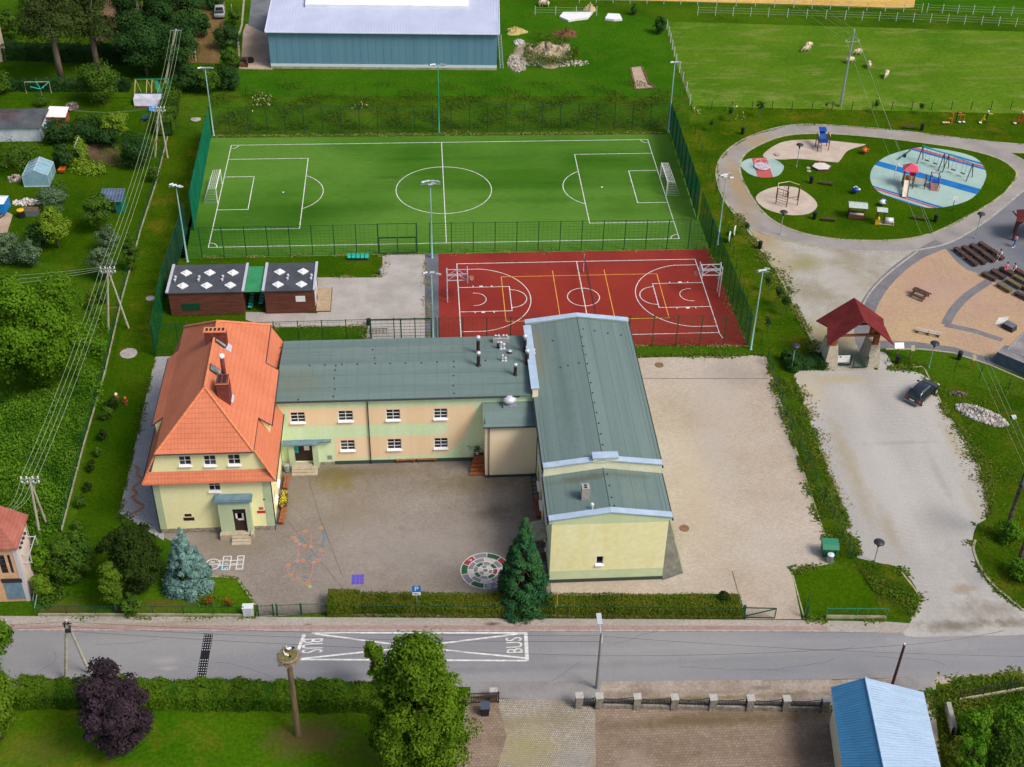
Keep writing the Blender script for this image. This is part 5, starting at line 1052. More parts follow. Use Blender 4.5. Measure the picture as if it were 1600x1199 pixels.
hedge('verge_hedge','dark shrubs around the lamp beside the gatehouse',G(1225,572),G(1290,568),2.0,.8,LF['dark'],4200,.22,wob=.6)

scatter('tall_grass',[gp([(330,150),(1070,152),(1046,200),(332,205)])],70000,LF['bankg'],(.15,.55),.12,-.4)
scatter('bank_weeds',[gp([(376,130),(1050,128),(1060,150),(376,152)])],16000,LF['bankg'],(.15,.5),.12,.4)
scatter('undergrowth',[gp([(-30,625),(150,605),(122,720),(96,830),(60,850),(-30,800)])],70000,LF['wild'],(.4,1.1),.12)
scatter('undergrowth',[gp([(150,470),(172,520),(160,640),(120,640),(125,560)]),gp([(-20,660),(60,640),(90,700),(40,760),(-20,760)])],26000,LF['wild'],(.5,1.7),.14,.1)
scatter('verge_weeds',[gp([(1203,575),(1234,600),(1334,872),(1306,875)]),gp([(1335,876),(1400,888),(1434,932),(1418,966),(1386,960),(1345,895)])],30000,LF['weed'],(.1,.38),.12,-1.)
scatter('verge_weeds',[gp([(1450,590),(1620,600),(1620,960),(1560,920),(1526,850),(1550,800),(1510,690)])],26000,LF['weed'],(.12,.4),.12,.0)
scatter('meadow_weeds',[gp([(1055,205),(1180,165),(1620,188),(1620,222),(1400,202),(1250,195),(1170,214),(1118,250),(1124,310),(1180,390),(1260,530),(1215,560),(1180,545),(1110,390)])],40000,LF['weed'],(.08,.35),.12,.2)
scatter('corner_weeds',[gp([(1462,1078),(1600,1062),(1640,1240),(1480,1240)])],22000,LF['weed'],(.15,.6),.14)
scatter('white_flowers',[gp([(540,168),(575,160),(575,176),(545,178)]),gp([(1080,165),(1180,170),(1160,190),(1085,180)]),gp([(395,150),(430,140),(420,178),(390,180)])],700,LF['umbel'],(.3,.6),.18,.6)
E_=lambda*ls:[gp(l)for l in ls]
edge('edge_weeds',E_([(1240,592),(1270,680),(1312,795),(1342,872)]),4500,LF['weed'],.2)
edge('edge_weeds',E_([(1448,590),(1478,645),(1514,690),(1538,740),(1550,800),(1528,824)],[(1520,845),(1532,890),(1560,925),(1612,962)]),4000,LF['weed'],.28)
edge('edge_straw',E_([(1448,592),(1474,642),(1508,690),(1532,740),(1544,800)],[(1250,590),(1275,680),(1316,795)],[(1150,335),(1215,432),(1262,520),(1285,572)]),3500,LF['straw'],.45,(.1,.3))
edge('edge_weeds',E_([(1150,335),(1215,432),(1265,525),(1288,580)],[(1385,575),(1440,576)]),3000,LF['weed'],.45)
edge('edge_weeds',E_([(1196,556),(1230,665),(1304,880)],[(1236,894),(1300,880)],[(990,556),(1195,555)],[(1402,886),(1436,930),(1422,968)],[(1258,968),(1385,968)]),6000,LF['weed'],.22)
edge('edge_weeds',E_([(1121,258),(1122,290),(1140,325),(1172,355)],[(1121,258),(1140,232),(1180,210),(1235,196),(1300,196),(1400,204),(1500,216),(1600,226)],[(1160,282),(1195,335),(1245,362),(1310,374),(1390,376),(1450,367),(1500,345),(1560,310),(1588,278)]),3000,LF['weed'],.1,(.1,.22))
edge('edge_weeds',E_([(600,398),(598,432),(500,434)],[(572,535),(575,510),(425,512)],[(664,400),(671,530)],[(690,396),(1105,389),(1168,541),(985,541)],[(330,213),(1045,208)],[(300,403),(655,397)]),6500,LF['straw'],.25,(.1,.28))
edge('edge_weeds',E_([(243,558),(186,802)],[(328,901),(369,904),(402,950)],[(0,1066),(600,1080)],[(60,966),(400,966)],[(936,1100),(1300,1108)]),5000,LF['weed'],.16,(.1,.26))
edge('edge_weeds',E_([(1465,1072),(1540,1060),(1600,1057)],[(1462,1080),(1470,1130),(1480,1199)],[(1470,1080),(1462,1100)]),3000,LF['weed'],.35)
scatter('dead_leaves',[gp([(1240,1172),(1290,1168),(1312,1185),(1318,1225),(1235,1225)]),gp([(1268,1150),(1300,1150),(1308,1170),(1270,1170)])],1500,leafm('dry_leaf',(.08,.04,.02),(.22,.12,.05)),(.05,.16),.16,.3,up=1.5)
scatter('bean_leaves',[gp([(105,248),(160,255),(168,272),(150,280),(108,270)])],2600,LF['light'],(.3,.8),.2)
scatter('vegetable_bed',[gp([(152,226),(186,230),(186,260),(160,262)])],3500,LF['mid'],(.15,.45),.16,-.2)
scatter('flowering_border',[gp([(225,932),(390,932),(390,950),(225,950)])],1500,LF['weed'],(.15,.5),.14,.4)
scatter('wild_border',[gp([(60,905),(85,900),(110,930),(75,955),(55,940)])],1600,LF['mid'],(.2,.7),.14,.2)
for(px,py),lb in(((328,947),'the taller one'),((358,947),'the lower one')):
    o=thing('rose_bush','small bush with red flowers by the street fence, '+lb,'rose bush',G(px,py));h_=.75 if 'tall' in lb else.5
    p_=rng.normal(size=(160,3))*[.22,.2,.2]+[0,0,h_*.6];leaf_obj('leaves',np.abs(p_*[0,0,1])+p_*[1,1,0],rng.normal(size=(160,3)),.14,LF['mid'],o)
    p_=rng.normal(size=(60,3))*[.2,.15,.18]+[0,0,h_];leaf_obj('flowers',p_,rng.normal(size=(60,3)),.14,MT['red'],o)


def fence(name,label,pts,h,sp,postm,wirem=None,cat='fence',post=.06,wires=None,rail=True,solid=None,solid_h=None,kerbh=0,hz=.25,vt=None,cap=None):
    pts=[V((p[0],p[1],0))for p in pts];o=thing(name,label,cat,(pts[0].x,pts[0].y,0));O=pts[0];proto=None
    mb=MB();sm=MB();rl=MB();total=sum((pts[i+1]-pts[i]).length for i in range(len(pts)-1))
    for i in range(len(pts)-1):
        a,b=pts[i],pts[i+1];n=max(1,round((b-a).length/sp));u=(b-a).normalized()
        for k in range(n+(1 if i==len(pts)-2 else 0)):
            p=a.lerp(b,k/n);z=H(p.y)
            if proto is None:
                m=MB();m.box(-post/2,post/2,-post/2,post/2,-.05,h);m.box(-post*.7,post*.7,-post*.7,post*.7,h,h+.03);proto=m.build('post',postm,o);c=proto
            else:c=proto.copy();link(c,o)
            c.location=(p.x-O.x,p.y-O.y,z);c.rotation_euler=(0,0,math.atan2(u.y,u.x))
        for k in range(n):
            p,q=a.lerp(b,k/n)-O,a.lerp(b,(k+1)/n)-O;zp,zq=H(p.y+O.y),H(q.y+O.y)
            if wirem:
                zz=np.arange(.06,h+.001,hz)
                for z in zz:mb.beam((p.x,p.y,zp+z),(q.x,q.y,zq+z),wires or.012)
                L=(q-p).length;nv=int(L/(vt or.25))
                for j in range(1,nv):c2=p.lerp(q,j/nv);zc=zp+(zq-zp)*j/nv;mb.beam((c2.x,c2.y,zc+.05),(c2.x,c2.y,zc+h),wires or.012)
            if rail:rl.beam((p.x,p.y,zp+h-.03),(q.x,q.y,zq+h-.03),.04)
            if solid:
                d=V((-u.y,u.x,0))*.04;t=solid_h or h
                sm.quad(p+d+V((0,0,zp+.05)),q+d+V((0,0,zq+.05)),q+d+V((0,0,zq+t)),p+d+V((0,0,zp+t)))
    if wirem:mb.build('wire_mesh',wirem,o)
    if rail:rl.build('top_rail',postm,o)
    if solid:sm.build('screen',solid,o)
    if kerbh:m=MB();m.kerb([p-O for p in pts],.12,kerbh);m.build('footing',MT['kerb'],o)
    return o
fence('pitch_fence','tall green mesh fence along the far side of the football pitch',[(-30.9,16.2),(31.2,15.9)],4.0,2.5,MT['green_metal'],MT['mesh'],hz=.4,vt=.5,post=.09,wires=.015)
fence('pitch_fence','tall green mesh fence between the football pitch and the red container',[(-31,-15.2),(-8.0,-15.1)],4.0,2.5,MT['green_metal'],MT['mesh'],hz=.4,vt=.5,post=.09,wires=.015)
fence('pitch_fence','tall green mesh fence between the football pitch and the red court',[(-2.0,-15.1),(31.2,-15.3)],4.0,2.5,MT['green_metal'],MT['mesh'],hz=.4,vt=.5,post=.09,wires=.015)
gt=thing('pitch_gate','tall green double gate into the football pitch behind the gravel path','gate',(-8.0,-15.08,0))
for x in(0,4.5):mb=MB();mb.box(x-.07,x+.07,-.07,.07,0,4.05);mb.build('post',MT['green_metal'],gt)
for x0,x1 in((.12,2.2),(2.27,4.38)):
    mb=MB();[mb.beam((a,0,b),(c,0,d),.06)for a,b,c,d in((x0,.1,x1,.1),(x0,2.1,x1,2.1),(x0,.1,x0,2.1),(x1,.1,x1,2.1))];[mb.beam((x0,0,z),(x1,0,z),.012)for z in np.arange(.3,2.1,.25)];mb.build('gate_leaf',MT['green_metal'],gt)
mb=MB();mb.beam((0,0,4.0),(4.5,0,4.0),.06);mb.beam((0,0,2.2),(4.5,0,2.2),.06);[mb.beam((x,0,2.2),(x,0,4.0),.03)for x in(1.1,2.25,3.4)];mb.build('overpanel',MT['green_metal'],gt)
fence('court_fence','tall fence with green wind screen along the right side of the red court',[(31.25,-8.6),(31.3,-15.3),(31.75,-35.2)],4.0,1.9,MT['green_metal'],MT['mesh'],solid=MT['screeng'],hz=.5,vt=.6)
fence('court_fence','dark green mesh fence behind the school, along the near side of the red court',[(-30.9,-34.5),(-6,-34.3),(-1.6,-34.35)],3.9,2.6,MT['green_metal'],MT['mesh'],hz=.4,vt=.5,post=.09,wires=.015)
fence('court_fence','dark green mesh fence in front of the red court by the hall',[(-1.3,-34.35),(18.8,-34.8),(31.6,-35.2)],3.9,2.6,MT['green_metal'],MT['mesh'],hz=.4,vt=.5,post=.09,wires=.015)
fence('ball_fence','tall fence with blue-green screen left of the red container, going down to the school',[(-30.9,-9.5),(-31.1,-16),(-31.4,-24)],4.0,2.4,MT['green_metal'],MT['mesh'],solid=MT['screen'],hz=.5,vt=.6)
fence('ball_fence','tall fence with bright green screen beside the red container',[(-31.4,-24),(-31.0,-34.6)],4.0,2.4,MT['green_metal'],MT['mesh'],solid=MT['screeng'],hz=.5,vt=.6)
def net(name,label,a,b,h0,h1):
    o=thing(name,label,'ball net',(a[0],a[1],0));d=V((b[0]-a[0],b[1]-a[1],0));n=9
    for k in range(n+1):
        mb=MB();p=d*(k/n);hh=h0+(h1-h0)*k/n;mb.box(p.x-.04,p.x+.04,p.y-.04,p.y+.04,0,hh+.1);mb.build('post',MT['green_metal'],o)
    mb=MB();m=45
    for k in range(m):
        for j in range(4):
            def q(i,z):s=i/m;hh=h0+(h1-h0)*s;w_=.10*sin(s*n*pi*2)*sin(pi*min(1,z/4));return(d.x*s+w_+.06,d.y*s,.1+hh*z/4-(.12*abs(sin(s*n*pi))if z==4 else 0))
            mb.quad(q(k,j),q(k+1,j),q(k+1,j+1),q(k,j+1))
    mb.build('netting',MT['net'],o,True);return o
net('ball_net','solid green ball net behind the left goal',(-31.0,15.6),(-30.2,-9.0),4.2,5.2);net('ball_net','solid green ball net behind the right goal',(31.3,15.4),(30.9,-8.4),4.2,4.6)
fence('garden_fence','low dark mesh fence on a pale kerb dividing gardens from the school lawn',gp([(262,215),(243,290),(220,360),(190,470),(165,580),(130,700),(96,832)]),1.45,2.6,MT['green_metal'],MT['mesh'],kerbh=.22,hz=.3,vt=.35,rail=False)
fence('pasture_fence','dark post and wire fence between playground path and pasture',[(G(1080,172).x,G(1080,172).y),(G(1640,172).x,G(1640,172).y)],1.3,2.9,MT['dark'],None,post=.08,rail=False)
fence('bank_fence','thin dark post fence along the foot of the hall meadow',gp([(350,150),(1062,152)]),1.3,3.0,MT['green_metal'],None,post=.05,rail=False)
wp=plain('white_post',(.55,.58,.56),.6)
for lb,l in(('long white post fence along the top of the pasture',[(1090,24),(1200,27),(1320,31),(1480,37),(1640,45)]),('second row of white posts beyond the pasture',[(905,4),(1090,8),(1240,13),(1440,20)]),('white posts beside the white sheets behind the hall',[(836,24),(932,25)]),('white post fence climbing from the floodlight to the pasture corner',[(1042,46),(1056,100),(1078,164)]),('far white posts beside the green field',[(1448,20),(1520,23),(1640,27)])):
    o=fence('field_fence',lb,gp(l),1.5,2.9,wp,None,post=.08,rail=False);O=o.location
    g=gp(l);mb=MB()
    for i in range(len(g)-1):
        for z in(.5,.9,1.3):mb.beam((g[i].x-O.x,g[i].y-O.y,g[i].z+z),(g[i+1].x-O.x,g[i+1].y-O.y,g[i+1].z+z),.012)
    mb.build('wire',wp,o)
fence('street_fence','long low green street fence in front of the clipped hedge',gp([(512,963),(840,964),(1160,966)]),1.25,2.4,MT['green_metal'],MT['green_metal'],hz=1.1,vt=.16,wires=.022,kerbh=.3)
fence('street_fence','green mesh street fence in front of the flower lawn',gp([(60,962),(240,962),(382,963)]),1.1,2.4,MT['green_metal'],MT['mesh'],hz=.25,vt=.3,kerbh=.25)
fence('verge_fence','dark green post fence between the yard and the car park',gp([(1199,565),(1236,672),(1330,874)]),1.5,2.5,MT['green_metal'],MT['mesh'],hz=.35,vt=.5,rail=False)
fence('lawn_fence','low bright green fence on the small lawn beside the yard exit',gp([(1290,966),(1384,967)]),1.2,2.6,MT['mast_g'],MT['mesh'],hz=.3,vt=.35,kerbh=.35)
fence('strip_fence','line of dark posts along the grass strip right of the court',gp([(1086,210),(1124,320),(1150,420),(1178,520),(1200,560)]),1.5,2.6,MT['green_metal'],None,rail=False)
fence('corner_fence','dark iron fence in the bottom right corner',gp([(1497,1096),(1610,1076)]),1.2,2.0,MT['dark'],MT['dark'],hz=.5,vt=.3,kerbh=.3)
fence('plaza_fence','dark posts along the grass below the plaza',gp([(1386,566),(1452,572),(1530,592),(1620,628)]),1.4,2.6,MT['green_metal'],None,rail=False)

def mast(label,px,py,top,heads,m='mast',h=None,aim=-1,rz=0):
    p=G(px,py);h=h or HT(px,py,top);o=thing('floodlight_mast',label,'floodlight',p,rz,'floodlight masts around the sports grounds')
    mb=MB();mb.lathe([(.2,0),(.2,.03),(.11,.05),(.085,h*.5),(.055,h)],(0,0,0),8);mb.build('pole',MT[m],o,True)
    w_=.55*len(heads)**.8;mb=MB();mb.beam((-w_/2,0,h),(w_/2,0,h),.07);mb.build('crossarm',MT['galv'],o)
    for k,(dx,dy,yaw)in enumerate(heads):
        u=V((cos(yaw),sin(yaw),0));f=V((-sin(yaw),cos(yaw),0));n=(f*.45+V((0,0,.9))).normalized();c=V((dx,dy,h+.15))
        mb=MB();mb.obox(c,u,n.cross(u),n,.26,.2,.07);mb.m=1;mb.obox(c+n*.075,u,n.cross(u),n,.2,.15,.008);mb.m=0;mb.beam((dx*.8,dy*.5,h),c,.05);mb.build('lamp_head',[MT['galv'],MT['white']],o)
    return o
far=[(-.75,0,.5),(-.25,0,.1),(.3,0,-.1),(.8,0,-.5)];fan=[(-.85,.25,.6),(-.3,.5,.2),(.3,.5,-.1),(.85,.3,-.5),(.35,-.1,-.4),(0,-.35,0)]
mast('far left floodlight mast behind the ball net corner',334,212,108,far);mast('far middle floodlight mast in front of the blue hall',686,207,103,[(-.9,0,.5),(-.6,.1,.3),(.6,.1,-.3),(.9,0,-.5)],'mast_g');mast('far right floodlight mast at the pasture corner',1044,206,99,[(-.45,0,.3),(.1,0,0),(.6,0,-.3)])
mast('near left floodlight mast between the pitch and the red container',293,409,292,[(-.6,.3,.7),(-.2,.1,.5),(.3,-.1,.3),(.6,-.3,.2)]);mast('middle floodlight mast with a fan of lamps between the pitch and red court',675,403,288,fan);mast('right floodlight mast overlapping the playground path',1121,382,275,[(-.6,-.1,.4),(-.1,.1,.2),(.5,.3,-.3),(-.3,-.4,.5),(.4,-.7,.3)])
o=mast('floodlight mast beside the grey edge of the red court, rising behind the wing roof',678,533,436,[(-.7,.1,.5),(.05,.15,.1),(.7,-.2,-.4)],h=9.5);o.location=(-1.95,-34.7,0)
mast('floodlight mast in the grass right of the red court corner',1173,546,425,[(-.35,0,.4),(.1,.1,.1),(.5,.35,-.4)])

def goal(label,x,sg):
    o=thing('football_goal',label,'goal',(x,0,0));mb=MB();mb.tube([(0,-2.5,0),(0,-2.5,2),(0,2.5,2),(0,2.5,0)],.07,6);mb.build('goal_frame',MT['white'],o)
    mb=MB();d=sg
    for y in(-2.5,2.5):mb.tube([(0,y,2),(d*.9,y,1.95),(d*1.7,y,.05),(0,y,.05)],.03,5)
    mb.tube([(d*1.7,-2.5,.05),(d*1.7,2.5,.05)],.03,5);mb.build('net_frame',MT['galv'],o)
    mb=MB();pr=[(0,2),(.9,1.95),(1.3,1.0),(1.7,.05)]
    for i in range(21):
        y=-2.5+i*.25;mb.tube([(d*a,y,z)for a,z in pr],.012,3,cap=False)
    for t in np.linspace(0,3,13):
        i=min(2,int(t));f=t-i;a=pr[i][0]+(pr[i+1][0]-pr[i][0])*f;z=pr[i][1]+(pr[i+1][1]-pr[i][1])*f;mb.tube([(d*a,-2.5,z),(d*a,2.5,z)],.012,3,cap=False)
        for y in(-2.5,2.5):mb.tube([(0,y,z),(d*a,y,z)],.012,3,cap=False)
    mb.build('net',MT['white'],o)
goal('white football goal at the left end of the pitch',-28.1,-1);goal('white football goal at the right end of the pitch',28.1,1)

def hoop(label,sg):
    o=thing('basketball_hoop',label,'basketball hoop',(CX+sg*15.3,CY,0));d=-sg
    for y in(-.5,.5):mb=MB();mb.tube([(0,y,0),(0,y,3.9)],.07,8);mb.build('post',MT['silver'],o)
    mb=MB()
    for z in(2.9,3.7):
        for y in(-.5,.5):mb.beam((0,y,z),(d*2.2,y*.9,z),.07)
        mb.beam((0,-.5,z),(0,.5,z),.07);mb.beam((d*2.2,-.45,z),(d*2.2,.45,z),.07)
    for y in(-.5,.5):mb.beam((0,y,2.9),(d*1.1,y,3.7),.05);mb.beam((d*1.1,y,3.7),(d*2.2,y*.9,2.9),.05)
    mb.build('arm',MT['silver'],o);mb=MB();mb.box(min(d*2.25,d*2.29),max(d*2.25,d*2.29),-.9,.9,2.75,3.85);bd=mb.build('backboard',MT['white'],o)
    mb=MB();mb.tube([(d*(2.75+.23*cos(t)),.23*sin(t),3.05)for t in np.linspace(0,2*pi,15)],.02,5);mb.beam((d*2.3,0,3.05),(d*2.53,0,3.05),.06);rg=mb.build('ring',MT['orange'],o)
    mb=MB()
    for t in np.linspace(0,2*pi,13)[:-1]:mb.tube([(d*(2.75+.23*cos(t)),.23*sin(t),3.04),(d*(2.75+.12*cos(t+.3)),.12*sin(t+.3),2.6)],.01,3)
    mb.build('net',MT['white'],rg)
hoop('basketball stand with white board at the left end of the red court',-1);hoop('basketball stand with white board at the right end of the red court',1)
vn=thing('volleyball_net','dark volleyball net with thin posts across the red court','volleyball net',(CX+.55,CY,0))
for y in(-8.9,5.3):
    mb=MB();mb.tube([(0,y,0),(0,y,2.4)],.05,6);mb.build('post',MT['silver'],vn)
mb=MB();[mb.beam((0,-8.9,z),(0,5.3,z),.02)for z in(1.5,1.7,1.9,2.1,2.3)];[mb.beam((0,y,1.5),(0,y,2.3),.012)for y in np.arange(-8.6,5.2,.3)];mb.build('net',MT['dark'],vn)

def seat(par_label,p,rz,group=None,z=.42):
    o=thing('stand_seat',par_label,'seat',p,rz,group);mb=MB();mb.box(-.2,.2,-.2,.2,z,z+.05);mb.add([(-.2,.2,z),(.2,.2,z),(.18,.28,z+.36),(-.18,.28,z+.36),(-.2,.26,z),(.2,.26,z),(.18,.33,z+.36),(-.18,.33,z+.36)],[(0,1,2,3),(5,4,7,6),(3,2,6,7),(1,5,6,2),(4,0,3,7)]);mb.build('shell',MT['turq'],o)
    mb=MB();mb.box(-.03,.03,-.03,.03,0,z);mb.box(-.15,.15,-.1,.1,0,.03);mb.build('leg',MT['dark'],o);return o
s0=seat('turquoise plastic seat in the row of five beside the pitch fence',G(546,407),0,'row of five turquoise seats')
for k in range(1,5):dup(s0,G(546+6.9*k,407),0)
s0=seat('turquoise seat under the green canopy between the red containers',(-21.9,-26.3,0),-pi/2,'turquoise seats under the green canopy')
for k in range(1,6):dup(s0,(-21.9,-26.3+.62*k,0),-pi/2)
for k in range(5):dup(s0,(-20.8,-25.6+.62*k,0),-pi/2)

MT['board']=mat('red_brown_boards',(.105,.038,.026),(.15,.055,.038),1.2,fine=.18,fs=9,stretch=(.4,.4,3));MT['darkroof']=mat('dark_roof_felt',(.055,.062,.075),(.075,.082,.095),.8,fine=.1);MT['greenroof']=mat('green_sheet',(.03,.22,.09),(.05,.28,.12),.8,r=.4)
def container(label,x0,x1,lights,vents):
    y0,y1=-27.2,-21.8;o=thing('changing_room',label,'container',((x0+x1)/2,(y0+y1)/2,0));cx,cy=o.location.x,o.location.y
    mb=MB();mb.box(x0-cx,x1-cx,y0-cy,y1-cy,.08,2.95);[mb.box(x0-cx,x1-cx,y0-cy-.015,y0-cy-.002,z,z+.02)for z in np.arange(.3,2.9,.29)];mb.build('wall',MT['board'],o);mb=MB();mb.box(x0-cx-.12,x1-cx+.12,y0-cy-.12,y1-cy+.12,2.953,3.08);rf=mb.build('roof',MT['darkroof'],o)
    for x in(x0-cx-.1,x1-cx+.1):mb=MB();mb.box(x-.14,x+.14,y0-cy-.14,y1-cy+.14,3.083,3.2);mb.build('roof_edge',MT['silver'],o)
    for px,py in lights:
        p=P(px,py,3.2);mb=MB();mb.obox((p.x-cx,p.y-cy,3.14),(1,1,0),(-1,1,0),(0,0,1),.45,.45,.06);mb.m=1;mb.lathe([(.38,3.2),(.3,3.3),(.05,3.36)],(p.x-cx,p.y-cy,0),4);k=mb.build('rooflight',[MT['white'],MT['white']],rf)
    for px,py in vents:
        p=P(px,py,3.2);mb=MB();mb.lathe([(.12,3.08),(.12,3.25),(.17,3.27),(.12,3.38)],(p.x-cx,p.y-cy,0),8);mb.build('roof_vent',MT['silver'],rf)
    return o
qa=[(x/4,300+y/4)for x,y in((1163,505),(1310,503),(1455,503),(1141,585),(1290,583),(1438,581))];va=[(x/4,300+y/4)for x,y in((1097,535),(1092,553),(1245,533),(1240,551),(1393,530),(1388,550))]
o=container('long red-brown changing room container with six diamond rooflights',-30.3,-22.4,qa,va);a,b=PY(285.5,485,-27.2),PY(312,474,-27.2);mb=MB();mb.box(a.x-o.location.x,b.x-o.location.x,-27.24-o.location.y,-27.203-o.location.y,a.z,b.z);mb.build('window_shutter',MT['green_metal'],o)
qb=[(400+x/4,300+y/4)for x,y in((147,498),(293,495),(136,577),(283,575))];vb_=[(400+x/4,300+y/4)for x,y in((200,523),(196,543),(347,523),(343,542))]
o=container('short red-brown changing room container with four diamond rooflights',-20.05,-14.75,qb,vb_);a,b=PY(462.5,471.5,-27.2),PY(476.5,462.5,-27.2);mb=MB();mb.box(a.x-o.location.x,b.x-o.location.x,-27.24-o.location.y,-27.203-o.location.y,a.z,b.z);mb.build('notice_board',MT['white'],o)
mb=MB();x=-14.72-o.location.x
for y in(-1.6,.4):mb.box(x-.03,x+.02,y,y+1.0,.2,2.3)
mb.build('door',MT['white'],o)
cp=thing('canopy','green sheet canopy joining the two red containers','canopy',(-21.2,-24.5,0));mb=MB()
for i in range(16):x=-1.05+i*.131;mb.box(x,x+.12,-2.6,2.55,2.86 if i%2 else 2.84,2.9 if i%2 else 2.88)
mb.build('roof_sheet',MT['greenroof'],cp)
for x in(-.95,.95):mb=MB();mb.box(x-.04,x+.04,-2.5,2.5,2.74,2.835);mb.build('beam',MT['dark'],cp)
dk=thing('timber_deck','pale timber deck beside the short red container','deck',(-13.9,-24.6,0));mb=MB()
for i in range(8):mb.box(-.75+.19*i,-.58+.19*i,-2.4,2.3,.05,.14)
mb.build('deck_boards',mat('pale_deck',(.36,.27,.17),(.45,.35,.24),3),dk);mb=MB();mb.box(-.78,.8,-2.45,-2.41,0,.13);mb.box(.78,.82,-2.41,2.3,0,.13);mb.build('deck_frame',MT['wood'],dk)
for k,(px,py,lb)in enumerate(((596,430,'grey litter bin on the corner of the gravel path beside the grass'),(576.5,508,'dark litter bin behind the school next to the bike stand'))):
    o=thing('litter_bin',lb,'bin',G(px,py));mb=MB();mb.lathe([(.2,.05),(.22,.75),(.24,.78),(.05,.86)],(0,0,0),10);mb.build('body',MT['dark']if k else MT['galv'],o);mb=MB();mb.lathe([(.04,0),(.04,.06)]);mb.box(-.26,-.22,-.05,.05,0,.9);mb.build('post',MT['dark'],o)
bk=thing('bike_stand','grey bike stand behind the school next to the gate panel','bike stand',G(588,520));mb=MB();mb.beam((-1.2,0,.5),(1.2,0,.5),.06);[mb.tube([(x,-.25,0),(x,0,.5),(x,.25,0)],.025,5)for x in np.linspace(-1.1,1.1,7)];mb.build('frame',MT['dark'],bk)
g2=thing('double_gate','green double gate panel behind the wing, closing the gravel path','gate',P(592,535));g2.location=(-8.4,-34.3,0)
for x0,x1 in((0,3.1),(3.15,6.3)):
    mb=MB();[mb.beam((a,0,b),(c_,0,d),.08)for a,b,c_,d in((x0,.6,x1,.6),(x0,3.8,x1,3.8),(x0,.1,x0,3.8),(x1,.1,x1,3.8))];[mb.beam((x0,0,z),(x1,0,z),.015)for z in np.arange(.9,3.8,.4)];mb.build('gate_leaf',MT['green_metal'],g2)


def pathlamp(label,base,top,m='galv'):
    p=G(*base);h=HT(base[0],base[1],top);o=thing('path_lamp',label,'lamp',p,0,'mushroom lamps along the paths');mb=MB();mb.lathe([(.09,0),(.09,.25),(.05,.3),(.045,h-.55)],(0,0,0),8);mb.build('pole',MT[m],o)
    mb=MB();mb.lathe([(.10,h-.55),(.12,h-.25),(.06,h-.1)],(0,0,0),10);mb.build('lantern',MT['dark'],o);mb=MB();mb.lathe([(.06,h-.12),(.48,h-.06),(.46,h),(.15,h+.10),(.02,h+.12)],(0,0,0),16);mb.build('lamp_shade',MT['dark'],o,True);return o
pathlamp('mushroom lamp in the grass between the roundabout and the long sand pit',(1244,262),226);pathlamp('mushroom lamp on the near path kerb by the round sand pit',(1219,367),331);pathlamp('mushroom lamp beside the dark plaza and the rows of benches',(1523,373),334)
pathlamp('mushroom lamp on a green pole beside the gatehouse',(1236,580),540,'mast');pathlamp('mushroom lamp standing at the edge of the gravel car park',(1366,878),847);pathlamp('mushroom lamp on a green pole in the grass above the black car',(1451,575),536,'mast')
lp=thing('path_lamp','thin lamp with a pale square head beside the striped play surface','lamp',G(1487,331));mb=MB();mb.tube([(0,0,0),(0,0,1.7)],.04,6);mb.build('pole',MT['dark'],lp);mb=MB();mb.box(-.3,.3,-.03,.03,1.6,2.1);mb.build('sign_head',MT['white'],lp)
def pbench(label,x0,y0,x1,y1):return bench('park_bench',label,G(x0,y0),G(x1,y1),.42,.45,MT['benchw'],group='dark park benches in the playground')
pbench('dark park bench in the middle of the playground grass',1280,288,1301,291);pbench('dark park bench by the near kerb left of the play wagon',1283,345,1305,347);pbench('dark park bench by the near kerb right of the play engine',1424,342,1446,346);pbench('dark park bench beyond the path, below the exercise machines',1410,201,1431,203)
def lbin(label,px,py):o=thing('litter_bin',label,'bin',G(px,py));mb=MB();mb.lathe([(.24,.12),(.26,.95),(.28,1.0),(.2,1.04)],(0,0,0),10);mb.build('body',MT['black'],o);mb=MB();mb.lathe([(.05,0),(.05,.13)]);mb.build('foot',MT['dark'],o);return o
for lb,px,py in(('beside the bench in the middle of the playground',1267,287),('beside the bench left of the play wagon',1272,343),('beside the bench right of the play engine',1461,347),('beyond the path next to the far bench',1440,204),('outside the path left of the roundabout',1160,210),('in the grass right of the two white discs',1187,389),('on the plaza edge above the black car',1498,562),('in the grass right of the gatehouse',1401,568)):lbin('black litter bin '+lb,px,py)

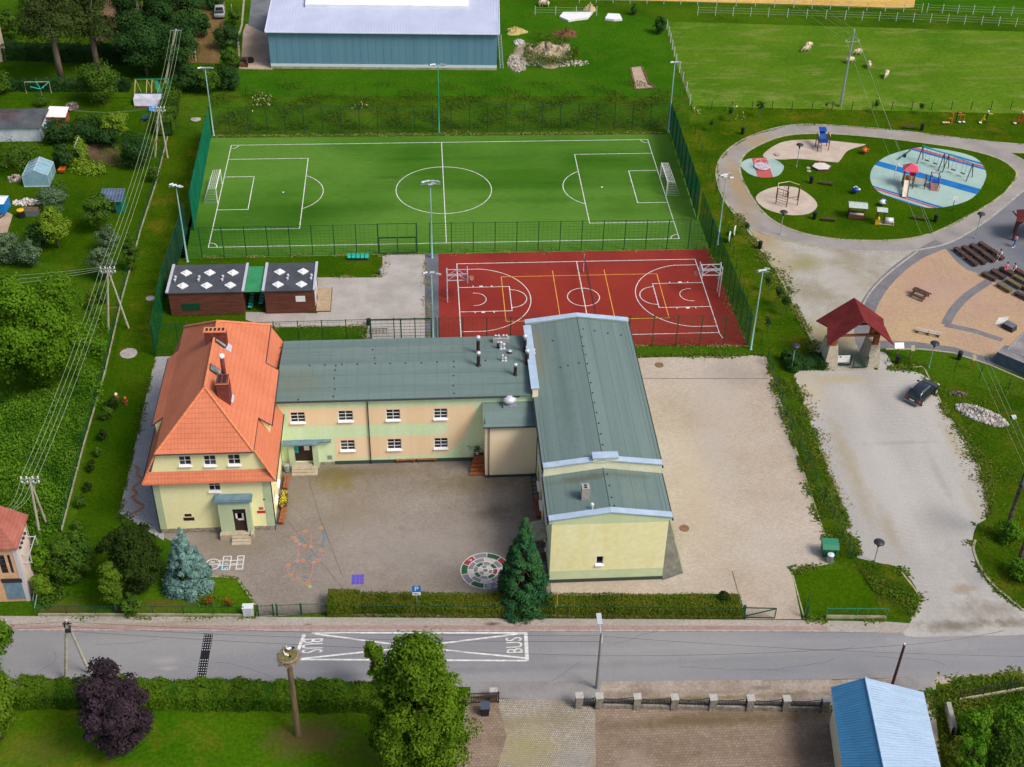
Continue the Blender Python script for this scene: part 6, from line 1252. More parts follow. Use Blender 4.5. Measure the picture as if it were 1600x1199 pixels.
AB=[(1491.5,391.5,1506,403),(1503.5,389,1520,400.5),(1516,386,1534,397.5),(1529.5,383,1547,394.5),(1508.5,405,1525.5,418),(1521,401.5,1538.5,415.5),(1534.5,398.5,1553,412),(1548.5,394.5,1566,408.5),(1534.5,430.5,1555,441),(1548.5,426,1569,438.5),(1562,422.5,1582,433),(1583,424,1604,435),(1558.5,447,1578.5,459),(1572.5,440.5,1594.5,453.5),(1583.5,435,1606,447),(1585.5,461,1607,471.5),(1598,452.5,1616,462)]
pos_=['front left of the upper block','front second of the upper block','front third of the upper block','front last of the upper block','back left of the upper block','back second of the upper block','back third of the upper block','with a seated person in white','nearest the grey paving band','second from the grey paving band','with a person in pink','with a person at its left end','first of the yellowish lower row','second of the yellowish lower row','third of the yellowish lower row','lowest, beside the ramp','small piece at the right edge']
for(a,b,c_,d),ps in zip(AB,pos_):
    A_,B_=G(a,b),G(c_,d);A_=V((A_.x,A_.y,0));B_=V((B_.x,B_.y,0));dd=B_-A_;o=thing('audience_bench','low dark plank bench on the plaza, '+ps,'bench',(A_+B_)/2,math.atan2(dd.y,dd.x),'plank benches facing the stage');L=dd.length/2
    L=max(L,.9);m=MT['benchw']if ps.find('yellow')<0 else bpy.data.materials.get('olive_wood')or mat('olive_wood',(.12,.09,.04),(.17,.13,.06),3,fine=.2)
    mb=MB();[mb.box(-L,L,y,y+.18,.3,.5)for y in(-.29,-.1,.09)];mb.build('seat',m,o)
    for s in(-.8,.8):mb=MB();mb.box(s*L-.1,s*L+.1,-.2,.2,0,.297);mb.build('leg',m,o)
pt=thing('picnic_table','dark wooden picnic table with benches on the pink paving','picnic table',G(1437,464),math.atan2(G(1450,456).y-G(1427,446).y,G(1450,456).x-G(1427,446).x));mb=MB();[mb.box(-.95,.95,y,y+.17,.72,.77)for y in(-.38,-.19,0,.19)];mb.build('table_top',MT['benchw'],pt)
for y in(-.85,.62):mb=MB();mb.box(-.95,.95,y,y+.24,.42,.47);mb.build('seat',MT['benchw'],pt)
for x in(-.7,.7):mb=MB();mb.beam((x,-.3,.72),(x,-.8,0),.09);mb.beam((x,.3,.72),(x,.8,0),.09);mb.beam((x,-.75,.4),(x,.78,.4),.08);mb.build('leg',MT['benchw'],pt)
bb=thing('balance_beam','pale plank bench lying across the pink paving near the gatehouse','bench',G(1450,523),math.atan2(G(1466,526).y-G(1433,519).y,G(1466,526).x-G(1433,519).x));mb=MB();[mb.box(-1.35,1.35,y,y+.13,.4,.45)for y in(-.3,.0,.17)];mb.build('seat',mat('bleached_wood',(.42,.36,.3),(.55,.49,.42),4),bb)
for x in(-1.1,0,1.1):mb=MB();mb.box(x-.05,x+.05,-.25,.25,0,.397);mb.build('leg',MT['wood'],bb)

RB_=plain('brown_red_tube',(.13,.045,.035),.5);PY_=plain('pale_yellow_tube',(.6,.52,.28),.5);NV=plain('navy_post',(.015,.02,.08),.5);TAN=plain('tan_slide',(.66,.57,.46),.35);CRI=plain('crimson_roof',(.62,.06,.12),.45)
def tub(par,name,m,*ls,r=.045):mb=MB();[mb.tube(l,r,6)for l in ls];return mb.build(name,m,par)
sl=thing('slide_tower','blue slide tower on brown-red posts in the long sand pit','slide',G(1284,233),R(-2))
for x,y in((-.75,-.5),(.75,-.5),(-.75,.7),(.75,.7)):tub(sl,'post',RB_,[(x,y,0),(x,y,2.1)],r=.06)
mb=MB();mb.box(-.7,.7,-.45,.65,1.15,1.22);mb.build('platform',MT['blue'],sl);mb=MB();mb.quad((-.42,-.3,1.25),(.42,-.3,1.25),(.42,1.6,2.5),(-.42,1.6,2.5));mb.box(-.45,.45,-.5,-.42,1.15,1.75);mb.quad((-.5,.6,2.3),(.5,.6,2.3),(.5,1.5,2.5),(-.5,1.5,2.5));mb.build('panel',MT['blue'],sl)
mb=MB();[mb.beam((-.75-.02,-.5-.12*i,1.1-.28*i),(-.35,-.5-.12*i,1.1-.28*i),.05)for i in range(4)];mb.beam((-.78,-.45,1.2),(-.78,-1.1,0),.05);mb.beam((-.33,-.45,1.2),(-.33,-1.1,0),.05);mb.build('ladder',RB_,sl);tub(sl,'arch',PY_,[(-.75,.7,2.1),(-.75,.1,2.35),(-.75,-.5,2.1)],[(.75,.7,2.1),(.75,.1,2.35),(.75,-.5,2.1)])
dc=G(1215,243);mb=MB();mb.lathe([(.45,0),(.45,.18),(.4,.22),(.02,.23)],dc,14);tag(recenter(mb.build('stone_disc',MT['concrete'])),'pale round stone block in the long sand pit','stone')
cr_=thing('roundabout','white round play roundabout with hoop rails on the red strip','roundabout',G(1190,262));mb=MB();mb.lathe([(.95,.12),(1.05,.2),(1.0,.26),(.05,.28)],(0,0,0),20);mb.build('deck',plain('lilac_deck',(.5,.46,.55),.5),cr_)
mb=MB();[mb.tube([(1.0*cos(t),1.0*sin(t),z)for t in np.linspace(0,2*pi,25)],.035,5)for z in(.75,)];[mb.tube([(1.0*cos(t),1.0*sin(t),.2),(1.0*cos(t),1.0*sin(t),.75)],.03,5)for t in np.linspace(0,2*pi,9)[:-1]];[mb.tube([(0,0,.6),(1.0*cos(t),1.0*sin(t),.72)],.025,5)for t in np.linspace(0,2*pi,5)[:-1]];mb.build('rail',plain('pink_rail',(.7,.42,.42),.4),cr_)
cf=thing('climbing_frame','brown-red hexagonal climbing frame in the round sand pit','climbing frame',G(1229,316));hx=[(1.55*cos(t),1.35*sin(t))for t in np.linspace(.3,2*pi+.3,7)]
for x,y in hx[:6]:tub(cf,'post',RB_,[(x,y,0),(x,y,2.2)],r=.06)
tub(cf,'top_bar',PY_,*[[(*hx[i],2.2),(*hx[i+1],2.2)]for i in(0,1,2)]);tub(cf,'top_bar',RB_,*[[(*hx[i],2.2 if i!=4 else 1.3),(*hx[i+1],2.2 if i!=4 else 1.3)]for i in(3,4,5)]);mb=MB();[mb.tube([(*hx[3],z),(*hx[4],z)],.03,5)for z in np.arange(.35,2.1,.35)];mb.build('ladder',RB_,cf);mb=MB();[mb.tube([(-.3+.3*i,.9,0.2),(-.3+.3*i,.9,2.0)],.025,5)for i in range(3)];mb.build('bars',RB_,cf)
hp=thing('sandbox','white hexagonal covered sandbox in the playground grass','sandbox',G(1283,263));mb=MB();mb.prism([(1.35*cos(t),1.1*sin(t))for t in np.linspace(0,2*pi,7)[:-1]],.02,.28);mb.build('frame',MT['wood'],hp);mb=MB();mb.prism([(1.25*cos(t),1.02*sin(t))for t in np.linspace(0,2*pi,7)[:-1]],.282,.31);mb.build('cover',mat('white_sheet',(.5,.46,.44),(.64,.6,.57),1.5),hp);mb=MB();mb.lathe([(.2,.05),(.22,.3),(.1,.42)],(0,1.15,0),8);mb.build('corner_seat',MT['red'],hp)
for px,py in((1263,263),(1264,268)):
    mb=MB();mb.lathe([(.32,0),(.3,.07),(.02,.08)],G(px,py),8);tag(recenter(mb.build('stepping_stone',MT['kerb'])),'pale flat stone left of the white sandbox, the %s one'%('farther' if py==263 else 'nearer'),'stone')
def rider(label,px,py,m,m2):
    o=thing('spring_rider',label,'spring rider',G(px,py));mb=MB();mb.tube([(.12*cos(t),.12*sin(t),t*.012)for t in np.linspace(0,30,60)],.025,4);mb.build('spring',MT['dark'],o);mb=MB();mb.lathe([(.1,.36),(.42,.45),(.5,.62),(.35,.85),(.05,.95)],(0,0,0),12);mb.build('body',m,o,True);mb=MB();mb.tube([(-.35,0,.9),(-.1,0,1.1),(.2,0,.9)],.06,6);mb.lathe([(.15,.7),(.18,.85),(.05,.95)],(.3,-.3,0),8);mb.build('handle',m2,o);return o
rider('orange-red spring rider in the grass right of the long sand pit',1350,241,MT['orange'],MT['red']);rider('blue spring rider above the roofed play wagon',1336,303,MT['blue'],MT['white'])
def wagon(label,px,py,w,d,h,rz):
    o=thing('play_wagon',label,'play wagon',G(px,py),rz)
    for x in(-w,w):
        for y in(-d,d):tub(o,'post',MT['wood'],[(x,y,0),(x,y,h)],r=.06)
    mb=MB();mb.add([(-w-.2,-d-.2,h),(w+.2,-d-.2,h),(w+.2,0,h+.28),(-w-.2,0,h+.28),(w+.2,d+.2,h),(-w-.2,d+.2,h)],[(0,1,2,3),(3,2,4,5),(1,4,2),(0,3,5)]);mb.build('roof',mat('weathered_shingle',(.36,.42,.38),(.46,.52,.48),3,fine=.2),o);return o
wg=wagon('roofed wooden play wagon with benches inside in the playground grass',1337,340,.95,.6,1.75,R(-12));mb=MB();mb.box(-1,1,-.65,-.58,.15,.6);mb.box(-1,1,.58,.65,.15,.6);mb.box(-1,1,-.6,.6,.12,.17);mb.build('side_panel',MT['wood'],wg);mb=MB();mb.box(-.9,.9,-.1,.35,.4,.46);mb.build('seat',mat('pale_plank',(.5,.46,.38),(.6,.55,.47),3),wg)
tn=wagon('wooden play engine with a grey boiler and yellow figure',1374,349,.45,.42,1.9,R(-12));mb=MB();mb.tube([(.5,-.1,.55),(1.55,-.1,.55)],.38,14);mb.build('boiler',MT['silver'],tn,True);mb=MB();mb.box(-.5,1.7,-.5,.35,.1,.18);mb.box(1.55,1.65,-.5,.35,.05,.5);mb.build('chassis',plain('pale_wood',(.5,.42,.25),.6),tn);mb=MB();mb.box(-.62,-.1,-.62,-.48,.1,.8);mb.lathe([(.17,.8),(.17,1.05),(.05,1.2)],(-.3,-.55,0),8);mb.build('yellow_figure',MT['yellow'],tn)
bd_=rider('white and blue spring rider behind the play engine',1378,322,MT['white'],MT['blue'])
tw=thing('play_tower','play tower with crimson pyramid roof, long pale slide and side bridge','play tower',G(1417,291),R(-16))
for x in(-.65,.65):
    for y in(-.6,.6):tub(tw,'post',NV,[(x,y,0),(x,y,2.55)],r=.065)
mb=MB();mb.add([(-.95,-.9,2.5),(.95,-.9,2.5),(.95,.9,2.5),(-.95,.9,2.5),(0,0,3.35)],[(0,1,4),(1,2,4),(2,3,4),(3,0,4),(3,2,1,0)]);mb.build('roof',CRI,tw);mb=MB();mb.box(-.7,.7,-.65,.65,1.15,1.23);mb.build('platform',plain('brown_deck',(.2,.09,.06),.6),tw);mb=MB();mb.box(-.7,-.64,-.6,.6,1.25,1.85);mb.box(.1,.66,.62,.68,1.25,1.85);mb.build('panel',MT['red'],tw);mb=MB();mb.box(-.62,-.5,-.8,-.6,1.2,1.8);mb.box(.2,.32,-.8,-.6,1.2,1.8);mb.build('slide_gate',MT['yellow'],tw)
mb=MB();mb.add([(-.5,-.62,1.2),(.2,-.62,1.2),(-.0,-2.9,.25),(-.7,-2.9,.25),(-.0,-3.4,.2),(-.7,-3.4,.2)],[(0,1,2,3),(3,2,4,5)]);[mb.add([(x,-.62,1.2),(x-.2,-2.9,.25),(x-.2,-3.4,.2),(x-.2,-3.4,.38),(x-.2,-2.9,.45),(x,-.62,1.42)],[(0,1,4,5),(1,2,3,4)])for x in(-.5,.2)];mb.build('slide',TAN,tw)
mb=MB();mb.box(.7,2.1,-.35,.45,.85,.93);mb.quad((.7,-.38,.9),(2.1,-.38,.9),(2.1,-.38,1.5),(.7,-.38,1.6));mb.build('bridge',TAN,tw)
for y in(-.4,.45):tub(tw,'post',RB_,[(2.15,y,0),(2.15,y,1.8)],r=.06)
tub(tw,'fireman_pole',MT['white'],[(-.65,.4,2.3),(-1.3,.5,2.45),(-1.75,.55,2.9)],[(-1.75,.55,2.9),(-1.75,.55,0)],r=.04);mb=MB();[mb.tube([(-1.75+.25*i,.3-.2*i,0),(-1.5+.2*i,.1,1.2)],.025,4)for i in range(3)];mb.build('rope_net',PY_,tw)
t2=thing('mini_tower','small navy play tower with a step ramp right of the crimson roofed tower','play tower',G(1458,292),R(-14))
for x in(-.5,.5):
    for y in(-.5,.5):tub(t2,'post',NV,[(x,y,0),(x,y,1.9)],r=.06)
mb=MB();mb.box(-.5,.5,-.5,.5,.75,.83);mb.build('platform',MT['blue'],t2);mb=MB();mb.quad((-.42,-.5,.8),(.42,-.5,.8),(.42,-1.3,.05),(-.42,-1.3,.05));mb.build('ramp',plain('brown_ramp',(.25,.12,.1),.6),t2);tub(t2,'handrail',plain('plum_rail',(.35,.12,.2),.4),[(-.5,-.5,1.6),(-.55,-1.2,.7),(-.55,-1.2,0)],[(.5,-.5,1.6),(.55,-1.2,.7),(.55,-1.2,0)],[(-.5,.5,1.6),(0,.5,1.85),(.5,.5,1.6)]);tub(t2,'link_bar',MT['dark'],[(-.55,.1,.7),(-1.9,.5,.75)],[(-.55,-.2,.7),(-1.9,.2,.75)],r=.03)
def swing(label,a,b):
    A_,B_=G(*a),G(*b);d=B_-A_;L=d.length;o=thing('swing',label,'swing',A_,math.atan2(d.y,d.x))
    for x in(0,L):
        for y in(-.85,.85):tub(o,'leg',MT['dark'],[(x,y,0),(x,0,2.35)],r=.06)
    tub(o,'crossbar',MT['turq'],[(-.15,0,2.35),(L+.15,0,2.35)],r=.06)
    for k in(.3,.7):
        mb=MB();mb.box(L*k-.3,L*k+.3,-.12,.12,.5,.56);[mb.tube([(L*k+e,0,.56),(L*k+e,0,2.32)],.015,4)for e in(-.26,.26)];mb.build('seat',MT['dark'],o)
swing('navy swing frame with two seats, the left one, on the striped surface',(1437,253),(1470,265));swing('navy swing frame with two seats, the right one, on the striped surface',(1477,267),(1514,281))
ss=thing('seesaw','green seesaw lying at the left end of the striped surface','seesaw',G(1413,246),math.atan2(G(1426,238).y-G(1401,252).y,G(1426,238).x-G(1401,252).x));mb=MB();mb.beam((-1.4,0,.3),(1.4,0,.65),.12);mb.build('beam',MT['dark'],ss);mb=MB();mb.box(-.1,.1,-.2,.2,0,.46);mb.build('pivot',MT['dark'],ss)
for x,z in((-1.2,.38),(1.2,.68)):mb=MB();mb.box(x-.18,x+.18,-.14,.14,z,z+.06);mb.build('seat',MT['mast_g'],ss)
for lb,(px,py)in(('the left one',(1139,378)),('the right one',(1147,369))):
    o=thing('target_disc','tall white oval disc standing in the grass right of the court fence, '+lb,'disc',G(px,py),R(70));mb=MB();mb.tube([(0,-.05,.75),(0,.05,.75)],.62,18);k=mb.build('disc',MT['white'],o);mb=MB();mb.tube([(0,-.07,.75),(0,.07,.75)],.3,14);mb.build('centre',MT['turq'],k);mb=MB();mb.box(-.05,.05,-.04,.04,0,.3);mb.build('post',MT['dark'],o)

def gym_machine(label,px,py,m1,m2,kind):
    o=thing('exercise_machine',label,'exercise machine',G(px,py));tub(o,'post',m2,[(0,0,0),(0,0,1.7)],r=.09)
    if kind==0:tub(o,'arm',m1,[(0,0,.9),(-.5,-.1,.9),(-.5,-.1,.3)],[(0,0,1.4),(-.4,0,1.9)],r=.06);mb=MB();mb.box(-1.3,-.3,-.25,.1,.25,.33);mb.build('board',plain('cream_board',(.6,.5,.3),.5),o)
    elif kind==1:tub(o,'arm',m1,[(0,0,1.6),(.5,0,1.5),(.5,0,.25)],[(0,0,1.2),(1.1,0,1.2),(1.1,0,.25)],r=.05);mb=MB();[mb.lathe([(.2,.15),(.2,.22)],(x,-.15,0),10)for x in(.5,1.1)];mb.build('footplate',MT['white'],o)
    else:tub(o,'arm',m1,[(0,0,.4),(-.5,0,.8),(-.4,0,1.3)],[(0,0,1.5),(.7,0,1.4)],[(-.5,0,.8),(-.8,0,.25)],r=.07);mb=MB();mb.lathe([(.22,.15),(.22,.25)],(-.85,-.1,0),10);mb.lathe([(.13,1.7),(.13,1.9)],(0,0,0),8);mb.build('footplate',MT['white'],o)
gym_machine('orange exercise machine with a cream board, the leftmost on the bank',1486,194,MT['orange'],MT['orange'],0);gym_machine('dark green exercise machine with two white footplates',1493,192,MT['orange'],MT['green_metal'],1);gym_machine('yellow exercise machine standing alone on the bank',1540,193,MT['yellow'],MT['green_metal'],2);gym_machine('red exercise machine at the right edge of the bank',1594,194,MT['red'],MT['red'],2)

def skinned(name,pts,edges,rad,m,parent=None,sub=1):
    me=bpy.data.meshes.new(name);me.from_pydata(pts,edges,[]);o=link(bpy.data.objects.new(name,me),parent);sk=o.modifiers.new('skin','SKIN');sk.use_smooth_shade=True
    for v,r in zip(me.skin_vertices[0].data,rad):v.radius=(r,r)if not isinstance(r,tuple)else r
    me.skin_vertices[0].data[0].use_root=True;o.modifiers.new('sub','SUBSURF').levels=sub;o.modifiers['sub'].render_levels=sub
    dg=bpy.context.evaluated_depsgraph_get();m2=bpy.data.meshes.new_from_object(o.evaluated_get(dg));o.modifiers.clear();o.data=m2;bpy.data.meshes.remove(me);m2.name=name;m2.materials.clear();m2.materials.append(m);return o
def person(label,loc,rz,pose,shirt,trousers,scale=1.,hair='hair',bare_legs=True):
    o=thing('person',label,'person',loc,rz);o.scale=(scale,)*3
    if pose=='sit':
        hip,knee,foot,sh,el,ha=V((0,0,.58)),V((.12,-.42,.56)),V((.12,-.5,.06)),V((.17,-.12,1.05)),V((.22,-.25,.82)),V((.12,-.45,.72));chest,neck,head=V((0,-.1,1.0)),V((0,-.14,1.14)),V((0,-.2,1.28))
    else:
        hip,knee,foot,sh,el,ha=V((0,0,.9)),V((.1,-.16,.5)),V((.1,-.2,.06)),V((.18,0,1.38)),V((.24,.03,1.12)),V((.22,-.12,.92));chest,neck,head=V((0,0,1.32)),V((0,0,1.48)),V((0,-.03,1.62))
    mx=lambda v,s,dy=0:V((v.x*s,v.y*(1 if s>0 or pose=='sit' else-1),v.z))
    pts=[hip,chest,neck,head,head+V((0,-.005,.09))];ed=[(0,1),(1,2),(2,3),(3,4)];rd=[.125,.13,.05,.085,.07]
    for s in(1,-1):
        b=len(pts);h2=V((.09*s,hip.y,hip.z-.02));pts+=[h2,mx(knee,s),mx(foot,s),mx(foot,s)+V((0,-.15,-.03)),mx(sh,s),mx(el,s),mx(ha,s)];ed+=[(0,b),(b,b+1),(b+1,b+2),(b+2,b+3),(1,b+4),(b+4,b+5),(b+5,b+6)];rd+=[.085,.06,.04,.035,.055,.042,.03]
        d=(mx(ha,s)-mx(el,s)).normalized();p=len(pts);pts.append(mx(ha,s)+d*.07);ed.append((b+6,p));rd.append((.038,.02))
        for i,(w_,l)in enumerate(((-.03,.075),(-.01,.085),(.01,.08),(.03,.06))):pts+=[pts[p]+V((w_,0,0))+d*.03,pts[p]+V((w_*1.2,0,-.01))+d*l];q=len(pts);ed+=[(p,q-2),(q-2,q-1)];rd+=[.011,.008]
        pts+=[mx(ha,s)+V((-.04*s,-.01,0))+d*.02,mx(ha,s)+V((-.055*s,-.02,0))+d*.055];q=len(pts);ed+=[(b+6,q-2),(q-2,q-1)];rd+=[.013,.009]
    skinned('body',pts,ed,rd,MT['skin'],o)
    P_=[hip+V((0,0,.02)),chest,chest+V((0,0,.06))];E_=[(0,1),(1,2)];R_=[.15,.155,.09]
    for s in(1,-1):b=len(P_);P_+=[mx(sh,s),mx(sh,s).lerp(mx(el,s),.65)];E_+=[(1,b),(b,b+1)];R_+=[.075,.062]
    skinned('shirt',P_,E_,R_,shirt,o)
    P_=[hip];E_=[];R_=[.148]
    for s in(1,-1):b=len(P_);k2=mx(knee,s);P_+=[V((.09*s,hip.y,hip.z-.03)),V((.09*s,hip.y,hip.z-.03)).lerp(k2,.8 if bare_legs else 1.)];E_+=[(0,b),(b,b+1)];R_+=[.105,.088];
    if not bare_legs:
        for s in(1,-1):P_.append(mx(foot,s)+V((0,0,.04)));E_.append((2 if s>0 else 4,len(P_)-1));R_.append(.06)
    skinned('trousers',P_,E_,R_,trousers,o)
    mb=MB();mb.lathe([(.10,-.06),(.112,.0),(.10,.06),(.05,.1),(.01,.11)],head+V((0,.02,.05)),10);mb.build('hair',MT[hair],o,True)
    mb=MB();[mb.lathe([(.012,0),(.012,.012)],head+V((x,-.088,.03)),6)for x in(-.03,.03)];mb.build('eyes',MT['dark'],o);mb=MB();mb.box(-.012,.012,-.115,-.08,head.z-.01,head.z+.02)if 0 else mb.add([(head.x-.014,head.y-.08,head.z-.01),(head.x+.014,head.y-.08,head.z-.01),(head.x,head.y-.11,head.z-.012),(head.x,head.y-.082,head.z+.03)],[(0,1,2),(0,2,3),(1,3,2)]);mb.build('nose',MT['skin'],o)
    for s in(1,-1):mb=MB();q=mx(foot,s);mb.add([(q.x-.05,q.y+.06,0),(q.x+.05,q.y+.06,0),(q.x+.05,q.y-.2,0),(q.x-.05,q.y-.2,0),(q.x-.045,q.y+.05,.1),(q.x+.045,q.y+.05,.1),(q.x+.04,q.y-.18,.06),(q.x-.04,q.y-.18,.06)],[(0,1,2,3),(7,6,5,4),(0,4,5,1),(1,5,6,2),(2,6,7,3),(3,7,4,0)]);mb.build('shoe',MT['white'],o)
    return o
shw,shp,jean=plain('white_cotton',(.75,.74,.76),.8),plain('pink_cotton',(.8,.14,.2),.8),plain('blue_jeans',(.02,.16,.36),.8);shr=plain('pale_pink_cotton',(.75,.4,.45),.8);drk=plain('dark_shorts',(.04,.03,.04),.8)
p=G(1562,405);person('person in white top with bare legs sitting on a plank bench',(p.x,p.y,0),R(-62),'sit',shw,drk);p=G(1570.5,427);person('person in bright pink top sitting on a plank bench',(p.x,p.y,0),R(150),'sit',shp,shp,bare_legs=False)
p=G(1584,427);person('person in white top sitting at the end of a bench beside the pink one',(p.x,p.y,0),R(-62),'sit',shw,drk);p=G(1584,386);person('person in pale pink top and blue jeans walking by the shelter post',(p.x,p.y,0),R(-70),'walk',shr,jean,bare_legs=False)
def sheep(label,px,py,rz,s=1.):
    o=thing('sheep',label,'sheep',G(px,py),rz,'sheep grazing in the pasture');o.scale=(s,)*3;wool=bpy.data.materials.get('wool')or mat('wool',(.55,.45,.30),(.66,.56,.40),9,fine=.2,bump=.5);fc=bpy.data.materials.get('sheep_face')or plain('sheep_face',(.35,.27,.2),.8)
    P_=[V((0,0,.66)),V((-.42,0,.66)),V((.38,0,.68)),V((.58,0,.66)),V((.78,0,.36)),V((.9,0,.2)),V((-.6,0,.55))];E_=[(0,1),(0,2),(2,3),(3,4),(4,5),(1,6)];R_=[.29,.27,.27,.16,.1,.055,.05]
    for x in(-.38,.36):
        for y in(-.14,.14):
            b=len(P_);dx=-.05 if x<0 else.03;P_+=[V((x,y,.45)),V((x+dx,y,.24)),V((x,y,.03))];E_+=[(1 if x<0 else 2,b),(b,b+1),(b+1,b+2)];R_+=[.10,.05,.035]
    skinned('body',P_,E_,R_,wool,o);mb=MB();[mb.tube([(.74,y*.5,.46),(.70,y,.44)],.035,5,.01)for y in(-.2,.2)];mb.lathe([(.06,0),(.07,.08),(.03,.14)],(.88,0,.12),8);mb.build('face',fc,o)
for lb,px,py,a in(('rear one of the left pair',1262.5,76,30),('front one of the left pair',1260,81,200),('highest one right of the tall pole',1340.5,86,190),('one right beside the tall pole',1327,99,20),('one seen end-on',1357,106,80),('lowest and rightmost one',1384,121,240)):sheep('pale woolly sheep grazing in the pasture, the '+lb,px,py,R(a),1.1)
for lb,px,py,a in(('beside the dark fence corner behind the hall',847,10,20),('resting in front of the other one behind the hall',852,11,170)):sheep('pale woolly sheep '+lb,px,py,R(a),1.2)

gh=thing('gatehouse','stone pillared gatehouse with a dark red pyramid-gabled roof and iron gate','gatehouse',(0,0,0));m1,m2=P(1297,574),P(1362,573)
RD=mat('dark_red_shingle',(.125,.017,.018),(.16,.023,.022),1.2,fine=.15,fs=6,bump=.2);WD=mat('gate_timber',(.20,.07,.03),(.26,.1,.045),3);LS=mat('pale_sandstone',(.36,.32,.24),(.47,.42,.33),2.5,fine=.2,bump=.3);GR=mat('grey_stone_side',(.24,.27,.29),(.32,.35,.36),2.5,fine=.15)
for x in(m1.x,m2.x):
    mb=MB();y0=-39.7;mb.add([(x-.75,y0,0),(x+.75,y0,0),(x+.75,y0+2.6,0),(x-.75,y0+2.6,0),(x-.45,y0+.35,2.7),(x+.45,y0+.35,2.7),(x+.45,y0+2.3,2.7),(x-.45,y0+2.3,2.7)],[(0,1,5,4),(1,2,6,5),(2,3,7,6),(3,0,4,7),(4,5,6,7)]);mb.build('pillar',LS,gh)
    mb=MB();mb.beam((x,y0+.6,2.7),(x,y0+.6,4.3),.5);mb.beam((x,y0+2.0,2.7),(x,y0+2.0,4.3),.5);mb.build('post',WD,gh)
mx_,my=(m1.x+m2.x)/2,-38.4
mb=MB();mb.beam((m1.x,my-1.0,4.05),(m2.x,my-1.0,4.05),.22);mb.beam((m1.x,my+1.0,4.05),(m2.x,my+1.0,4.05),.22);mb.build('tie_beam',WD,gh)

rf_,rb_=P(1346,508,6.6),P(1330,476,6.9);mb=MB();F_,B_=V((mx_,my-1.9,6.5)),V((mx_,my+2.0,6.7));el={}
for sx in(-1,1):
    c1,c2,c3=V((mx_+sx*3.5,my-2.3,3.7)),V((mx_+sx*3.0,my,4.55)),V((mx_+sx*3.6,my+1.9,4.0));md=V((mx_+sx*1.6,my-.1,5.35))
    fs=[(F_,md,c1),(F_,B_,md),(B_,c3,md),(md,c2,c1),(md,c3,c2)]
    for f in fs:mb.quad(*(f if sx<0 else f[::-1]));g=[p-V((0,0,.14))for p in f];mb.quad(*(g[::-1]if sx<0 else g))
    for a,b in((F_,c1),(c1,c2),(c2,c3),(c3,B_)):mb.quad(a,b,b-V((0,0,.14)),a-V((0,0,.14)))
mb.build('roof',RD,gh)
for sx,x0,x1 in((0,m1.x+.6,mx_-.05),(1,mx_+.05,m2.x-.65)):
    y=-39.3-.5*sx;mb=MB();[mb.beam((a,y,b),(c_,y,d),.09)for a,b,c_,d in((x0,.2,x1,.2),(x0,1.5,x1,1.5),(x0,.2,x0,1.5),(x1,.2,x1,1.5))];[mb.beam((x,y,.2),(x,y,1.5),.03)for x in np.arange(x0,x1,.15)];gl=mb.build('gate_leaf',MT['green_metal'],gh)
    if sx==0:mb=MB();mb.box(x0+.05,x0+1.35,y-.07,y-.05,.55,1.45);nb=mb.build('notice',MT['white'],gl);mb=MB();mb.box(x0+.2,x0+.42,y-.08,y-.072,1.2,1.36);mb.build('emblem',MT['dark'],nb)
for lb,a,b,hh,ww in(('pale notice board on a post right of the gatehouse',1401,557,1.5,.5),('small wooden notice on a post above the plaza grass',1422,561,1.5,.2),('thin wooden signpost in the grass above the black car',1517,577,1.6,.2)):
    o=thing('notice_board',lb,'notice board',G(a,b));mb=MB();mb.box(-.05,.05,-.04,.04,0,hh);mb.build('post',MT['redwood'],o);mb=MB();mb.obox((0,-.06,hh-.05),(1,0,0),(0,.7,.7),(0,-.7,.7),ww,.32,.02);mb.build('board',MT['white']if ww>.3 else MT['kerb'],o)

sh_=thing('shelter','dark red timber shelter cut by the right edge beside the plaza','shelter',(0,0,0));q=P(1583,376);q2=P(1583,342,3.0)
mb=MB();mb.add([(q.x-.5,q.y-.5,2.95),(q.x+9,q.y-2.5,2.95),(q.x+10,q.y+3,3.0),(q.x+.5,q.y+2.2,3.0),(q.x+2.5,q.y+.3,3.7),(q.x+9,q.y,3.7)],[(0,1,5,4),(1,2,5),(2,3,4,5),(3,0,4),(3,2,1,0)]);mb.build('roof',mat('maroon_roof',(.09,.016,.016),(.13,.025,.025),2),sh_)
for x,y in((q.x,q.y),(q.x+6,q.y),(q.x+.8,q.y+1.8),(q.x+6,q.y+1.8)):mb=MB();mb.beam((x,y,0),(x,y,3.05),.24);mb.beam((x,y,2.1),(x+(.9 if x==q.x else-.9),y,3.0),.16);mb.build('post',plain('maroon_timber',(.10,.018,.014),.5),sh_)
rp=thing('skate_ramp','grey mini ramp with steel edges and two decks cut by the right edge','skate ramp',(0,0,0));A_=P(1553,568);d=V((cos(R(-45)),sin(R(-45)),0));nrm=V((-d.y,d.x,0));O=V((A_.x,A_.y,0));W_=6.5
STL=mat('ramp_sheet',(.17,.155,.16),(.27,.25,.25),.6,r=.5,fine=.12);PNL=mat('ramp_panel',(.06,.095,.135),(.10,.135,.175),1)
pt_=lambda s,t,z:O+d*s+nrm*t+V((0,0,z))
hc=[(1.1+2.6*k/8,1.45*(1-k/8)**2+.05)for k in range(9)];pr=[(0,1.5),(1.1,1.5)]+hc[1:]+[(13.0-t,z)for t,z in hc[::-1]]+[(13.0,1.5)]
mb=MB();[mb.quad(pt_(0,*a),pt_(W_,*a),pt_(W_,*b),pt_(0,*b))for a,b in zip(pr,pr[1:])];mb.build('ride_surface',STL,rp,True)
for s_ in(-.01,W_+.01):mb=MB();mb.poly([pt_(s_,t,z-.015)for t,z in pr]+[pt_(s_,13.0,0),pt_(s_,0,0)]);mb.build('side_panel',PNL,rp)
